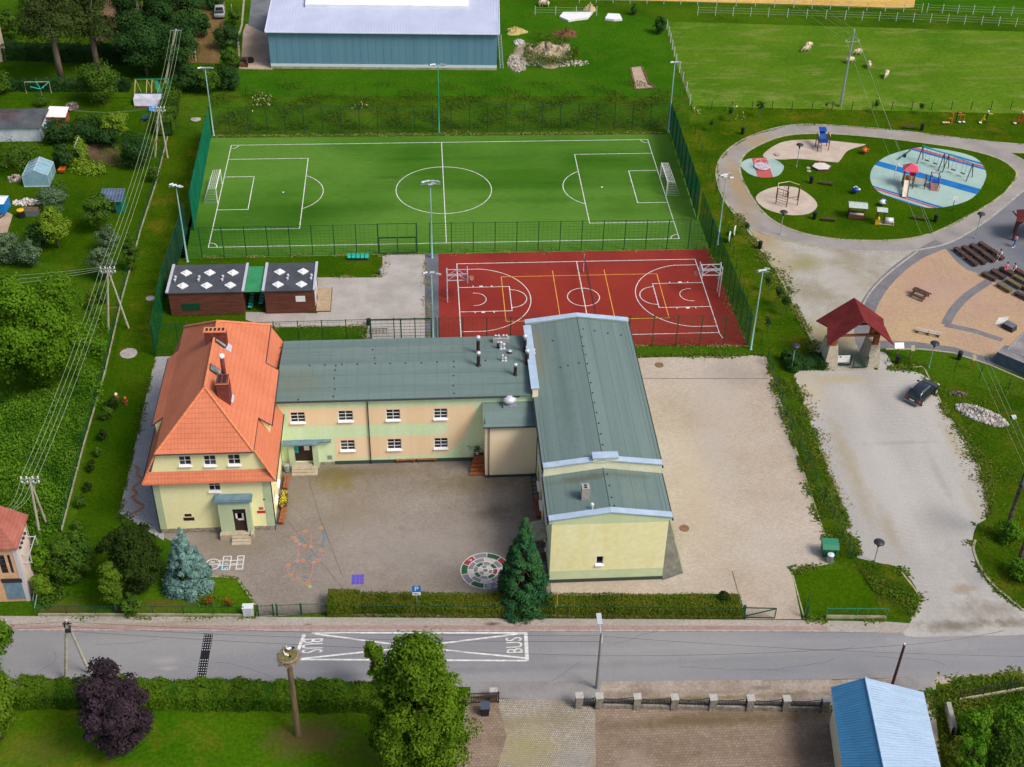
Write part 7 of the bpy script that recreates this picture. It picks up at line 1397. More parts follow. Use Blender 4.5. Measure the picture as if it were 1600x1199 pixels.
for t in(.005,12.995):mb=MB();mb.quad(pt_(0,t,0),pt_(W_,t,0),pt_(W_,t,1.48),pt_(0,t,1.48));mb.build('end_panel',PNL,rp)
mb=MB();[mb.tube([pt_(0,t,1.53),pt_(W_,t,1.53)],.05,6)for t in(1.1,11.9)];mb.tube([pt_(-.02,t,z+.03)for t,z in pr],.05,5);mb.build('coping',MT['galv'],rp)
fb=thing('grind_box','dark low box beside the far end of the grey mini ramp','box',G(1576,514),R(-54));mb=MB();mb.add([(-.7,-.5,0),(.7,-.5,0),(.7,.5,0),(-.7,.5,0),(-.6,-.45,.6),(.6,-.45,.6),(.6,.45,.6),(-.6,.45,.6)],[(0,1,5,4),(1,2,6,5),(2,3,7,6),(3,0,4,7),(4,5,6,7)]);mb.build('body',MT['dark'],fb);mb=MB();mb.box(-.62,.62,-.47,.47,.603,.65);mb.build('top',MT['courtgrey'],fb)
mb=MB();pq=[G(1560,498),G(1576,496),G(1572,508),G(1553,508)];mb.prism([(p.x,p.y)for p in pq[::-1]],.04,.12);tag(recenter(mb.build('plywood_sheet',mat('pale_sheet',(.5,.48,.44),(.58,.56,.52),1))),'pale flat sheet lying on the pink paving beside the ramp','sheet')


def upright(p,h):return V((p.x,p.y,p.z+h))
sp=thing('parking_sign','blue square parking sign with a white P rising from the front hedge','sign',G(652,958));h=HT(652,958,915)
mb=MB();mb.tube([(0,0,0),(0,0,h)],.035,6);mb.build('post',MT['galv'],sp);mb=MB();mb.box(-.36,.36,-.06,-.035,h-.72,h);k=mb.build('sign_plate',plain('sign_blue',(.01,.15,.45),.4),sp);text('P',.72,MT['white'],'letter',frame((0,-.068,h-.36),(1,0,0),(0,0,1)),k)
mb=MB();mb.box(-.34,.34,-.06,-.035,h-1.08,h-.76);k=mb.build('sub_plate',MT['white'],sp);mb=MB();mb.box(-.22,.22,-.066,-.061,h-.98,h-.92);mb.box(-.26,.1,-.066,-.061,h-.88,h-.84);mb.build('marks',MT['dark'],k)
fl=thing('bus_stop_flag','narrow yellow stop flag on a pale post in front of the hedge','bus stop sign',G(867,965));h=HT(867,965,926);mb=MB();mb.tube([(0,0,0),(0,0,h)],.04,6);mb.build('post',MT['kerb'],fl);mb=MB();mb.obox((.03,-.1,h-.5),(.25,-1,0),(1,.25,0),(0,0,1),.22,.015,.5);mb.obox((.08,-.12,h-1.15),(.25,-1,0),(1,.25,0),(0,0,1),.1,.015,.22);mb.build('flag_plate',MT['yellow'],fl)
cb=thing('utility_cabinet','pale grey utility cabinet by the school gate on the pavement','cabinet',G(389,961));mb=MB();mb.box(-.42,.42,-.25,.25,0,1.0);mb.build('body',plain('cabinet_grey',(.5,.54,.56),.5),cb);mb=MB();mb.box(-.46,.46,-.3,.3,1.003,1.06);mb.build('lid',plain('cabinet_lid',(.6,.64,.66),.5),cb);mb=MB();mb.box(-.1,.25,-.27,-.252,.25,.8);mb.build('door',plain('cabinet_door',(.42,.47,.5),.5),cb)
sg=thing('school_gate','green barred school gate across the courtyard entrance','gate',G(404,963));x1=G(512,963).x-sg.location.x;w_=plain('old_green_bars',(.08,.12,.07),.6)
for x in(0,1.25,1.55,x1*.62,x1):mb=MB();mb.box(x-.06,x+.06,-.06,.06,0,1.35);mb.build('post',MT['green_metal'],sg)
for a,b in((.08,1.18),(1.63,x1*.62-.08),(x1*.62+.08,x1-.08)):
    mb=MB();mb.beam((a,0,.15),(b,0,.15),.05);mb.beam((a,0,1.2),(b,0,1.25),.05);[mb.beam((x,0,.1),(x,0,1.22),.025)for x in np.arange(a,b,.13)];mb.build('gate_leaf',w_,sg)
yg=thing('yard_gate','green framed swing gate at the yard exit beside the hedge end','gate',G(1161,966));e=G(1210,967)-yg.location;e.z=0;mb=MB();[mb.beam(a,b,.07)for a,b in((V((0,0,.1)),e+V((0,0,.1))),(V((0,0,1.25)),e+V((0,0,1.25))),(e+V((0,0,.1)),e+V((0,0,1.25))),(V((0,0,.2)),e+V((0,0,1.2))))];[mb.beam(e*t+V((0,0,.1)),e*t+V((0,0,1.25)),.012)for t in np.linspace(.05,.95,22)];mb.build('gate_leaf',MT['green_metal'],yg);mb=MB();mb.box(-.1,.1,-.1,.1,0,1.5);mb.build('post',MT['green_metal'],yg)
gp2=thing('gate_post','green gate post at the corner of the small front lawn','post',G(1259,966));mb=MB();mb.box(-.08,.08,-.08,.08,0,1.5);mb.beam((0,0,1.3),(.55,1.6,1.3),.06);mb.beam((0,0,.3),(.55,1.6,.3),.06);mb.beam((.55,1.6,.3),(.55,1.6,1.3),.06);mb.build('frame',MT['green_metal'],gp2)
def cable(pts,sag,r=.02,n=14):
    out=[]
    for i in range(len(pts)-1):
        a,b=V(pts[i]),V(pts[i+1])
        for k in range(n):t=k/n;p=a.lerp(b,t);p.z-=sag*4*t*(1-t);out.append(p)
    return out+[V(pts[-1])]
def cables(label,lines,m,r=.02,sag=.5):
    mb=MB();[mb.tube(cable(l,sag),r,4)for l in lines];o=mb.build('overhead_cable',m);tag(recenter(o),label,'cables')
rpole=thing('utility_pole','pale braced utility pole at the road edge behind the purple tree','utility pole',G(103,1062));h=HT(103,1062,970);tx=PY(104,970,rpole.location.y).x-rpole.location.x;mb=MB();mb.tube([(0,0,0),(tx,0,h)],.15,8,.11);mb.build('pole',MT['pole'],rpole);e=G(140,1052)-rpole.location;mb=MB();mb.tube([e,(tx,0,h-.15)],.13,8,.1);mb.build('strut',MT['pole'],rpole)
mb=MB();[mb.lathe([(.07,0),(.05,.1),(.08,.2)],(tx+x,-.15,z),8)for x,z in((-.15,h-.3),(.15,h-.3),(.2,h-.7),(-.2,h-.6))];mb.beam((tx-.35,-.1,h-.3),(tx+.35,-.1,h-.3),.07);mb.box(tx-.2,tx+.2,-.3,-.12,h-1.1,h-.8);mb.build('insulator',MT['dark'],rpole);RT=upright(rpole.location,h-.2)+V((tx,0,0))
sl_=thing('street_lamp','grey street lamp with a pale head at the near road edge','street lamp',G(932,1076));h=HT(932,1076,990);mb=MB();mb.tube([(0,0,0),(0,0,h)],.13,8,.08);mb.build('pole',plain('lamp_grey',(.2,.2,.2),.6),sl_);mb=MB();mb.beam((0,0,h-.1),(-.02,.9,h+.25),.06);mb.build('arm',MT['galv'],sl_);mb=MB();mb.obox((-.03,1.15,h+.32),(0,1,.15),(1,0,0),(0,-.15,1),.5,.19,.09);mb.build('lamp_head',plain('lamp_head_grey',(.42,.47,.52),.35),sl_);mb=MB();[mb.lathe([(.06,0),(.04,.08),(.06,.14)],(.08,0,z),8)for z in(h-.4,h-.7,h-1.0)];mb.build('insulator',MT['insul'],sl_);LT=upright(sl_.location,h-.3)
lpz=thing('timber_pole','dark reddish timber pole behind the blue roofed barn','utility pole',G(1393,1074));h=HT(1393,1074,1008);mb=MB();mb.tube([(0,0,0),(.05,0,h)],.13,8,.10);mb.build('pole',plain('red_brown_pole',(.06,.022,.022),.7),lpz);mb=MB();mb.lathe([(.06,0),(.05,.1),(.07,.16)],(.05,0,h),8);mb.build('insulator',MT['insul'],lpz);TT=upright(lpz.location,h)
cables('two dark cables along the road from the braced pole to the street lamp',[[(-60,-77,6.6),RT,LT+V((0,0,.1))],[(-60,-76.5,5.8),RT-V((0,0,.5)),LT-V((0,0,.6))]],MT['cabled'],.016,.5)
cables('dark cables along the road from the street lamp to the timber pole and beyond',[[LT,PX(1600,1026,44.0)],[RT-V((0,.2,.8)),LT+V((0,-.2,-2.0)),TT,PX(1600,978,47)]],MT['cabled'],.016,.35)

sn=thing('nest_pole','thick brown pole carrying a stork nest on the front lawn','pole',G(466,1149));h=HT(466,1149,1034);mb=MB();mb.tube([(0,0,-.1),(0,0,h)],.26,10,.2);mb.build('pole',mat('weathered_pole',(.14,.095,.055),(.24,.17,.1),3,bump=.4,stretch=(1,1,.2)),sn);mb=MB();mb.tube([(-.5,0,h+.05),(.5,0,h+.05)],.07,5);mb.tube([(0,-.5,h+.05),(0,.5,h+.05)],.07,5);mb.build('crosspiece',MT['wood'],sn)
ns=thing('stork_nest','round twig nest with a mossy top on the brown pole','nest',upright(sn.location,h+.1));tw_=mat('nest_twigs',(.16,.12,.08),(.3,.24,.17),8,fine=.3);mb=MB();mb.lathe([(.35,0),(.58,.15),(.72,.4),(.74,.55),(.66,.62),(.45,.52),(.05,.48)],(0,0,0),22)
for k in range(260):a=random.random()*2*pi;r=random.uniform(.45,.8);z=random.uniform(.1,.6);t=a+random.uniform(-.9,.9)+pi/2;c_=V((r*cos(a),r*sin(a),z));u=V((cos(t),sin(t),random.uniform(-.25,.25)))*random.uniform(.2,.45);mb.tube([c_-u,c_+u],.013,3)
mb.build('twigs',tw_,ns);mb=MB();mb.lathe([(.6,.625),(.42,.56),(.05,.53)],(0,0,0),18);mb.build('moss',mat('nest_moss',(.10,.11,.03),(.2,.16,.06),5,fine=.3),ns)
def stork(label,loc,rz,sit):
    o=thing('stork',label,'stork',loc,rz);o.scale=(.75,)*3;b=.12 if sit else.5;P_=[V((0,0,b)),V((-.25,0,b-.02)),V((.18,0,b+.06)),V((.26,0,b+.2)),V((.27,0,b+.42)),V((.32,0,b+.48))];E_=[(0,1),(0,2),(2,3),(3,4),(4,5)];R_=[.16,.09,.11,.05,.045,.055];skinned('body',P_,E_,R_,MT['white'],o)
    mb=MB();[mb.add([(-.1,y,b+.1),(-.5,y*.4,b-.02),(-.48,y*.3,b-.1),(-.05,y*1.1,b-.08)],[(0,1,2,3)])for y in(-.16,.16)];mb.box(-.5,-.25,-.06,.06,b-.05,b+.03);mb.build('wing',MT['black'],o);mb=MB();mb.tube([(.36,0,b+.48),(.62,0,b+.42)],.022,5,.005);mb.build('beak',MT['red'],o)
    if not sit:
        for y in(-.06,.06):mb=MB();mb.tube([(0,y,b-.1),(.02,y,.25),(0,y,0),(.08,y,0)],.014,5);mb.build('leg',MT['red'],o)
nl=ns.location;stork('white stork standing at the back of the nest',nl+V((.1,.3,.56)),R(200),False);stork('white stork chick lying in the middle of the nest',nl+V((-.1,-.05,.57)),R(150),True)

sf=thing('stone_fence','fence of stone pillars with dark iron railings on a low stone wall','fence',(0,0,0));PXS=[904,935,994,1052,1112,1170,1226,1287];pp=[G(x,1104.5+1.0*(i)*.8)for i,x in enumerate(PXS)];capm=mat('granite_cap',(.34,.325,.30),(.46,.44,.41),5,fine=.2)
for p in pp:mb=MB();mb.box(p.x-.27,p.x+.27,p.y-.27,p.y+.27,0,1.3);k=mb.build('pillar',MT['stone'],sf);mb=MB();mb.box(p.x-.31,p.x+.31,p.y-.31,p.y+.31,1.303,1.4);mb.build('cap',capm,k)
for i in range(1,8):
    a,b=pp[i-1],pp[i];
    if i>1:mb=MB();mb.beam((a.x+.28,a.y,.22),(b.x-.28,b.y,.22),.36,.44);mb.build('low_wall',MT['stone'],sf)
    mb=MB();n_=int((b.x-a.x-.6)/.11);mid=lambda t:1.02-.14*(1-(2*t-1)**2)
    mb.beam((a.x+.28,a.y,.52),(b.x-.28,b.y,.52),.04)
    for k in range(n_+1):t=k/n_;x=a.x+.3+(b.x-a.x-.6)*t;y=a.y+(b.y-a.y)*t;mb.beam((x,y,.5 if i>1 else.1),(x,y,mid(t)+.06),.06)
    for k in range(6):t,s=k/6,(k+1)/6;mb.beam((a.x+.3+(b.x-a.x-.6)*t,a.y,mid(t)),(a.x+.3+(b.x-a.x-.6)*s,a.y,mid(s)),.045)
    mb.build('railing',MT['dark'],sf)
sgt=thing('sliding_gate','dark brown iron gate behind the big roadside tree','gate',G(736,1100));x1=G(779,1102).x-sgt.location.x;mb=MB();[mb.beam((-.8,0,z),(x1,0,z),.07)for z in(.15,.8,1.2)];[mb.beam((x,0,.15),(x,0,1.2),.035)for x in np.arange(-.8,x1,.14)];mb.beam((x1,0,0),(x1,0,1.3),.12);mb.build('gate_leaf',plain('brown_iron',(.06,.03,.025),.6),sgt)
gpil=thing('gate_pillar','short stone gate pillar with a pale cap above the dark bin','pillar',G(771,1093));mb=MB();mb.box(-.27,.27,-.27,.27,0,.95);mb.build('shaft',MT['stone'],gpil);mb=MB();mb.box(-.31,.31,-.31,.31,.953,1.05);mb.build('cap',capm,gpil)
def wheelie(label,p,w,h,m,ml,rz=0):
    o=thing('wheeled_bin',label,'bin',p,rz);mb=MB();mb.add([(-w*.8,-w*.8,.06),(w*.8,-w*.8,.06),(w*.8,w*.8,.06),(-w*.8,w*.8,.06),(-w,-w,h),(w,-w,h),(w,w,h),(-w,w,h)],[(0,1,5,4),(1,2,6,5),(2,3,7,6),(3,0,4,7),(3,2,1,0),(4,5,6,7)]);mb.build('body',m,o);mb=MB();mb.box(-w-.03,w+.03,-w-.05,w+.06,h+.003,h+.06);mb.box(-w*.7,w*.7,w,w+.1,h-.05,h);mb.build('lid',ml,o)
    for x in(-w*.85,w*.85):mb=MB();mb.tube([(x-.03,w*.8,.1),(x+.03,w*.8,.1)],.1,10);mb.build('wheel',MT['black'],o)
    return o
wheelie('dark wheelie bin with a blue-grey lid beside the brown gate',G(758,1116),.33,1.0,MT['black'],plain('bluegrey_lid',(.06,.08,.12),.4))
dm=thing('dumpster','big green rubbish container at the yard edge near the exit','dumpster',G(1294,866),R(-6));gd=plain('dumpster_green',(.02,.15,.075),.45);mb=MB();mb.add([(-.62,-.5,.15),(.62,-.5,.15),(.62,.5,.15),(-.62,.5,.15),(-.7,-.6,1.1),(.7,-.6,1.1),(.7,.55,1.1),(-.7,.55,1.1)],[(0,1,5,4),(1,2,6,5),(2,3,7,6),(3,0,4,7),(3,2,1,0),(4,5,6,7)]);[mb.box(x-.03,x+.03,-.64,-.5,.3,1.05)for x in(-.5,0,.5)];mb.build('body',gd,dm)
mb=MB();mb.add([(-.72,-.62,1.11),(.72,-.62,1.11),(.72,.58,1.16),(-.72,.58,1.16),(-.7,-.3,1.42),(.7,-.3,1.42),(.7,.5,1.45),(-.7,.5,1.45)],[(0,1,5,4),(1,2,6,5),(2,3,7,6),(3,0,4,7),(4,5,6,7)]);mb.build('lid',plain('dumpster_lid',(.03,.2,.11),.4),dm)
for x in(-.55,.55):
    for y in(-.4,.4):mb=MB();mb.tube([(x-.03,y,.09),(x+.03,y,.09)],.09,10);mb.build('wheel',MT['black'],dm)
bn=thing('ash_bin','small grey ash bin beside the green rubbish container','bin',G(1296,878));mb=MB();mb.lathe([(.26,.03),(.28,.85)],(0,0,0),12);[mb.tube([(.285*cos(t),.285*sin(t),.05),(.285*cos(t),.285*sin(t),.82)],.015,4)for t in np.linspace(0,2*pi,13)];mb.build('body',MT['galv'],bn);mb=MB();mb.lathe([(.31,.853),(.3,.9),(.05,.98)],(0,0,0),12);mb.build('lid',plain('ash_lid',(.55,.62,.66),.4),bn)

for lb,px,py,hh in(('tall palm-like pot plant beside the cream annexe wall',738,716,1.2),('low pot plant on the wooden landing',750,711,.7)):
    o=thing('pot_plant',lb,'pot plant',G(px,py)if hh>1 else(1.9,-53.0,1.0));mb=MB();mb.lathe([(.12,0),(.18,.32),(.02,.3)],(0,0,0),10);mb.build('pot',MT['white'],o);n=60;q=rng.normal(size=(n,3))*[.28,.28,.16]+[0,0,hh];leaf_obj('leaves',q,rng.normal(size=(n,3))+[0,0,.7],.32,LF['dark'],o,.3)
pl=thing('planter','dark planter box with yellow flowers between the two house benches','planter',G(444,786));mb=MB();mb.box(-.3,.3,-.9,.9,0,.45);mb.build('box',MT['wood'],pl);q=rng.normal(size=(140,3))*[.14,.4,.12]+[0,-.1,.62];leaf_obj('flowers',q,rng.normal(size=(140,3))+[0,0,1],.2,plain('yellow_flowers',(.55,.5,.03),.8),pl)
o=thing('litter_bin','pale litter bin in the corner beside the wing entrance','bin',G(449,737));mb=MB();mb.lathe([(.24,.02),(.26,.8),(.27,.85),(.1,.92)],(0,0,0),12);mb.build('body',MT['galv'],o);mb=MB();mb.lathe([(.28,0),(.28,.05)],(0,0,0),12);mb.build('foot',MT['dark'],o)
for lb,px,py,m in(('painted wooden figure with a pale head in the school lawn',183,627,'cream_wall'),('thin orange wooden figure in the school lawn',197,633,'orange')):
    o=thing('wooden_figure',lb,'figure',G(px,py));mb=MB();mb.box(-.12,.12,-.08,.08,0,.7);mb.add([(-.3,-.05,.45),(.3,-.05,.45),(.2,.05,.6),(-.2,.05,.6)],[(0,1,2,3)]);mb.build('body',MT['redwood'],o);mb=MB();mb.lathe([(.12,.7),(.17,.85),(.12,1.0),(.02,1.05)],(0,0,0),10);mb.build('head',MT[m],o)

car=thing('parked_car','black estate car parked at the edge of the gravel car park','car',(47.7,-44.7,0),R(43));BLK=mat('black_car_paint',(.008,.009,.012),r=.18,fine=0,spec=.6);BLK.node_tree.nodes['Principled BSDF'].inputs['Coat Weight'].default_value=.6
def loft(mb,secs):
    n=len(secs[0]);b=len(mb.v);mb.v+=[tuple(p)for s in secs for p in s]
    for i in range(len(secs)-1):
        for j in range(n):mb.f.append([b+i*n+j,b+i*n+(j+1)%n,b+(i+1)*n+(j+1)%n,b+(i+1)*n+j]);mb.mi.append(mb.m)
    mb.f.append([b+j for j in range(n)][::-1]);mb.f.append([b+(len(secs)-1)*n+j for j in range(n)]);mb.mi+=[mb.m]*2
def sec(x,w,zb,zt):return[(x,-w*.94,zb),(x,w*.94,zb),(x,w,zb+.12),(x,w,(zb+zt)/2),(x,w*.96,zt-.06),(x,w*.85,zt),(x,-w*.85,zt),(x,-w*.96,zt-.06),(x,-w,(zb+zt)/2),(x,-w,zb+.12)]
mb=MB();loft(mb,[sec(-2.15,.72,.42,.8),sec(-2.08,.84,.32,.98),sec(-1.5,.89,.25,1.02),sec(0,.9,.24,1.0),sec(1.0,.89,.25,.97),sec(1.75,.86,.28,.88),sec(2.1,.76,.34,.74),sec(2.2,.6,.42,.62)]);bod=mb.build('body',BLK,car,True)
def csec(x,w,zb,zt,wt):return[(x,-w,zb),(x,w,zb),(x,wt,zt-.05),(x,wt*.86,zt),(x,-wt*.86,zt),(x,-wt,zt-.05)]
mb=MB();loft(mb,[csec(-2.08,.80,.95,1.0,.78),csec(-1.78,.83,.95,1.47,.66),csec(-1.2,.84,.95,1.54,.67),csec(.1,.84,.95,1.53,.67),csec(.45,.83,.95,1.44,.66),csec(1.15,.80,.93,.98,.76)]);mb.build('cabin',BLK,car,True)
gls=mat('tinted_glass',(.012,.022,.03),r=.06,fine=0,spec=.7)
for nm,q in(('windscreen',[(1.06,-.66,1.04),(1.06,.66,1.04),(.5,.58,1.44),(.5,-.58,1.44)]),('rear_window',[(-2.03,.62,1.1),(-2.03,-.62,1.1),(-1.83,-.58,1.42),(-1.83,.58,1.42)])):
    a=V(q[0]);n=(V(q[1])-a).cross(V(q[2])-a).normalized();mb=MB();mb.quad(*[V(p)+n*.02 for p in q]);mb.build(nm,gls,car)
for s in(-1,1):
    for xa,xb in((-1.72,-1.0),(-.94,-.1),(-.04,.75)):
        zt=1.44;y0,y1=.853*s,.70*s;xt=xb if xb<.5 else.42;mb=MB();q=[(xa,y0,1.03),(xb,y0,1.03),(xt,y1,zt),(xa+.06,y1,zt)];mb.quad(*(q if s<0 else q[::-1]));mb.build('side_window',gls,car)
    for x in(-1.35,1.35):
        wl=MB();wl.tube([(x,s*.72,.32),(x,s*.92,.32)],.32,18);wh_=wl.build('wheel',MT['black'],car);wl=MB();wl.tube([(x,s*.91,.32),(x,s*.935,.32)],.2,14);wl.build('rim',MT['silver'],wh_)
    mb=MB();mb.box(-2.16,-2.0,min(s*.6,s*.84),max(s*.6,s*.84),.72,.92);mb.build('tail_light',plain('tail_red',(.45,.02,.02),.2),car);mb=MB();mb.box(1.98,2.16,min(s*.48,s*.74),max(s*.48,s*.74),.6,.74);mb.build('headlight',MT['white'],car)
    mb=MB();mb.box(.62,.8,min(s*.88,s*1.06),max(s*.88,s*1.06),1.0,1.13);mb.build('mirror',BLK,car);mb=MB();mb.tube([(-1.5,s*.58,1.54),(-1.4,s*.58,1.6),(.1,s*.58,1.59),(.2,s*.58,1.53)],.02,5);mb.build('roof_rail',MT['galv'],car)
mb=MB();mb.box(-2.19,-2.12,-.26,.26,.62,.73);mb.build('number_plate',MT['white'],car);mb=MB();mb.box(-2.2,-2.0,-.78,.78,.36,.46);mb.build('bumper',plain('bumper_grey',(.3,.32,.34),.4),car)

def heap(name,label,cen,rx,ry,hh,m,n,s,cat,kind=None,rz=0,parent=None):
    mb=MB()
    for _ in range(n):
        a=random.random()*2*pi;r=random.random()**.6;x,y=r*cos(a)*rx,r*sin(a)*ry;x,y=x*cos(rz)-y*sin(rz),x*sin(rz)+y*cos(rz);z=hh*(1-r)*random.random()**.3;k=s*random.uniform(.4,1.3);pts=[V((random.uniform(.5,1)*i,random.uniform(.5,1)*j,random.uniform(.4,.9)*l))*k for l in(-1,1)for j in(-1,1)for i in(-1,1)];rot=Matrix.Rotation(random.random()*6,3,V((random.random(),random.random(),random.random()+.1)).normalized());c_=V((x,y,z+k*.3));mb.add([rot@p+c_ for p in pts],[(0,2,3,1),(4,5,7,6),(0,1,5,4),(2,6,7,3),(0,4,6,2),(1,3,7,5)])
    o=mb.build(name,m,parent)
    if parent is None:o.location=cen;tag(o,label,cat,kind=kind)
    return o
heap('rubble',None,G(1533,650),2.6,1.1,.7,mat('pale_rubble',(.22,.20,.18),(.55,.51,.47),1.5,fine=.2),800,.16,None,'stuff',R(-38));heap('dead_branches','brown heap of dead branches in the grass right of the black car',G(1496,616),1.0,.35,.3,MT['bark'],60,.12,'branch pile',None,R(-10))
heap('block','small white block lying in the grass beside the stone heap',G(1583,654),.15,.1,.1,MT['white'],2,.3,'block')
def mound(name,label,cx,cy,rx,ry,hh,m,cat,seed):
    n=26;mb=MB();c_=G(cx,cy);vs,fs=[],[];ph=[random.random()*6 for _ in range(6)]
    for j in range(9):
        r=j/8
        for i in range(n):t=2*pi*i/n;k=1+.18*sin(3*t+ph[0])+.1*sin(5*t+ph[1]);z=hh*(1-r)**.8*(1+.35*sin(4*t+ph[2]+r*5)+.3*sin(7*r*3+t*2+ph[3]))if j<8 else-.05;vs.append((rx*r*k*cos(t),ry*r*k*sin(t),max(-.05,z)))
    for j in range(8):
        for i in range(n):fs.append((j*n+i,(j+1)*n+i,(j+1)*n+(i+1)%n,j*n+(i+1)%n))
    mb.add(vs,fs);o=mb.build(name,m);o.location=c_;return tag(o,label,cat)
mound('rubble_mound','big pale mound of soil and rubble right of the blue hall',852,84,4.6,4.6,1.3,mat('rubble_soil',(.25,.20,.12),(.40,.33,.23),.8,fine=.3,fs=4,bump=.6),'mound',1);mound('soil_heap','small dark reddish soil heap behind the rubble mound',884,54,2.0,1.4,.7,mat('dark_soil',(.1,.045,.025),(.17,.08,.045),1.5,fine=.3,bump=.5),'mound',2);mound('soil_heap','small ochre heap touching the corner of the blue hall',806,50,1.6,1.6,.6,mat('ochre_soil',(.36,.28,.1),(.45,.38,.16),1.5,fine=.3),'mound',3)
heap('rubble',None,G(808,100),1.4,3.0,.25,MT['rubble'],260,.2,None,'stuff');heap('rubble',None,G(870,100),5,1.2,.2,MT['rubble'],200,.16,None,'stuff');heap('rubble',None,G(812,68),.8,.8,.5,mat('white_rubble',(.42,.42,.42),(.55,.55,.53),2),60,.22,None,'stuff')
scatter('mound_weeds',[gp([(818,84),(840,64),(880,62),(902,78),(905,100),(880,106),(832,110),(818,98)])],9000,LF['bankg'],(.4,1.1),.14,.1,z0=.5);scatter('mound_weeds',[gp([(826,62),(850,58),(845,76),(824,80)])],500,LF['bankg'],(.4,.9),.14,.1,z0=.7)
for lb,l in(('long folded white sheet lying behind the meadow',[(874,29),(880,22),(926,22),(918,31),(900,33),(888,35)]),('short white sheet bundle behind the meadow',[(945,32),(950,24),(968,25),(972,33),(960,34)])):
    g=gp(l);z=g[0].z;mb=MB();mb.prism([(p.x,p.y)for p in g[::-1]],z+.02,z+.35);tag(recenter(mb.build('white_sheet',MT['white'])),lb,'sheet')
mound('hay_heap','pale hay heap beside the white posts at the top',922,16,1.1,.9,.9,plain('hay',(.5,.4,.22),.9),'heap',5)
pit=thing('pit_bank','raised soil edge round the rectangular pit in the meadow','soil edge',G(1012,134));mb=MB();O=pit.location;mb.kerb([(p.x-O.x,p.y-O.y)for p in gp([(985,106),(993,140),(1024,138),(1012,132)])],.3,.1);mb.kerb([(p.x-O.x,p.y-O.y)for p in gp([(1003,104),(1013,130),(1026,138)])],.25,.12)
for k in range(len(mb.v)):mb.v[k]=(mb.v[k][0],mb.v[k][1],mb.v[k][2]-H(mb.v[k][1])*1.0 if mb.v[k][2]>.9 else mb.v[k][2])
mb.build('bank',MT['soil'],pit)


hall=thing('storage_hall','long blue sheet-metal hall with a pale ribbed roof at the top','hall',(0,0,0));A_,B_=G(424,107),G(776,110);u=(B_-A_);Lh=u.length;u.normalize();n=V((-u.y,u.x,0));zb=1.2;ze=7.0;s_=.16
hp=lambda a,t,z:A_+u*a+n*t+V((0,0,z-A_.z))
HB=mat('hall_blue_sheet',(.115,.245,.335),(.135,.275,.36),.2,r=.5,fine=.05,stretch=(3,3,.05));HR=mat('hall_roof_sheet',(.42,.46,.60),(.48,.52,.66),.2,r=.42,fine=.04)
mb=MB();mb.quad(hp(0,0,zb+.75),hp(Lh,0,zb+.75),hp(Lh,0,ze),hp(0,0,ze));k=0
for a in np.arange(.0,Lh,1.1):mb.obox(hp(a,-.012,(zb+ze)/2+.38),u,V((0,0,1)),n,.03,(ze-zb)/2-.38,.01)
mb.build('front_wall',HB,hall);mb=MB();D=17.5;zr=ze+s_*D/2
mb.quad(hp(Lh,0,zb),hp(Lh,D,zb),hp(Lh,D,ze),hp(Lh,D/2,zr),hp(Lh,0,ze));mb.quad(hp(0,D,zb),hp(0,0,zb),hp(0,0,ze),hp(0,D/2,zr),hp(0,D,ze));mb.quad(hp(Lh,D,zb),hp(0,D,zb),hp(0,D,ze),hp(Lh,D,ze));mb.build('gable_wall',HB,hall)
mb=MB();mb.obox(hp(Lh/2,0,zb+.55),u,V((0,0,1)),n,Lh/2+.02,.2,.05);mb.build('white_base_band',plain('band_white',(.6,.68,.74),.5),hall);mb=MB();mb.obox(hp(Lh/2,0,zb+.15),u,V((0,0,1)),n,Lh/2+.02,.2,.07);mb.build('footing',MT['kerb'],hall)
mb=MB();oh=.35
for t0,t1,z0,z1 in((-oh,D/2,ze-.05,zr),(D+oh,D/2,ze-.05,zr)):q=[hp(-oh,t0,z0),hp(Lh+oh,t0,z0),hp(Lh+oh,t1,z1),hp(-oh,t1,z1)];mb.quad(*(q if t0<t1 else q[::-1]))
rf=mb.build('roof',HR,hall);mb=MB()
for a in np.arange(-oh+.1,Lh+oh,.42):mb.beam(hp(a,-oh,ze-.03),hp(a,D/2,zr+.02),.05,.05);mb.beam(hp(a,D+oh,ze-.03),hp(a,D/2,zr+.02),.05,.05)
mb.build('ribs',HR,rf);mb=MB();mb.beam(hp(-oh,-oh-.08,ze-.1),hp(Lh+oh,-oh-.08,ze-.1),.16,.14);[mb.beam(hp(a,-oh,ze-.02),hp(a,D/2,zr+.03),.12,.12)for a in(-oh,Lh+oh)];mb.build('gutter',plain('pale_trim',(.62,.66,.78),.4),hall)
rl_a,rl_b=(P(476,12,8.2)-A_).dot(u),(P(732,14,8.2)-A_).dot(u);t_=(P(600,11,8.2)-A_).dot(n);zz=ze+s_*t_
mb=MB();mb.add([hp(rl_a,t_,zz),hp(rl_b,t_,zz),hp(rl_b,D-t_,zz),hp(rl_a,D-t_,zz),hp(rl_a,t_,zz+.45),hp(rl_b,t_,zz+.45),hp(rl_b,D/2,zr+.55),hp(rl_a,D/2,zr+.55),hp(rl_b,D-t_,zz+.45),hp(rl_a,D-t_,zz+.45)],[(0,1,5,4),(4,5,6,7),(7,6,8,9),(1,2,8,6,5),(3,0,4,7,9)]);mb.build('ridge_rooflight',mat('rooflight_sheet',(.68,.72,.78),(.76,.8,.84),.4,r=.4),hall)
ld=thing('scaffold_ladder','grey lattice ladder standing against the right end of the blue hall','ladder',hp(Lh+.55,.6,zb),0);mb=MB();[mb.beam((x,0,0),(x,6.5,2.6),.07)for x in(0,.45)];[mb.beam((0,6.5*t,2.6*t),(.45,6.5*t,2.6*t),.05)for t in np.linspace(.03,.97,22)];mb.build('frame',MT['galv'],ld)
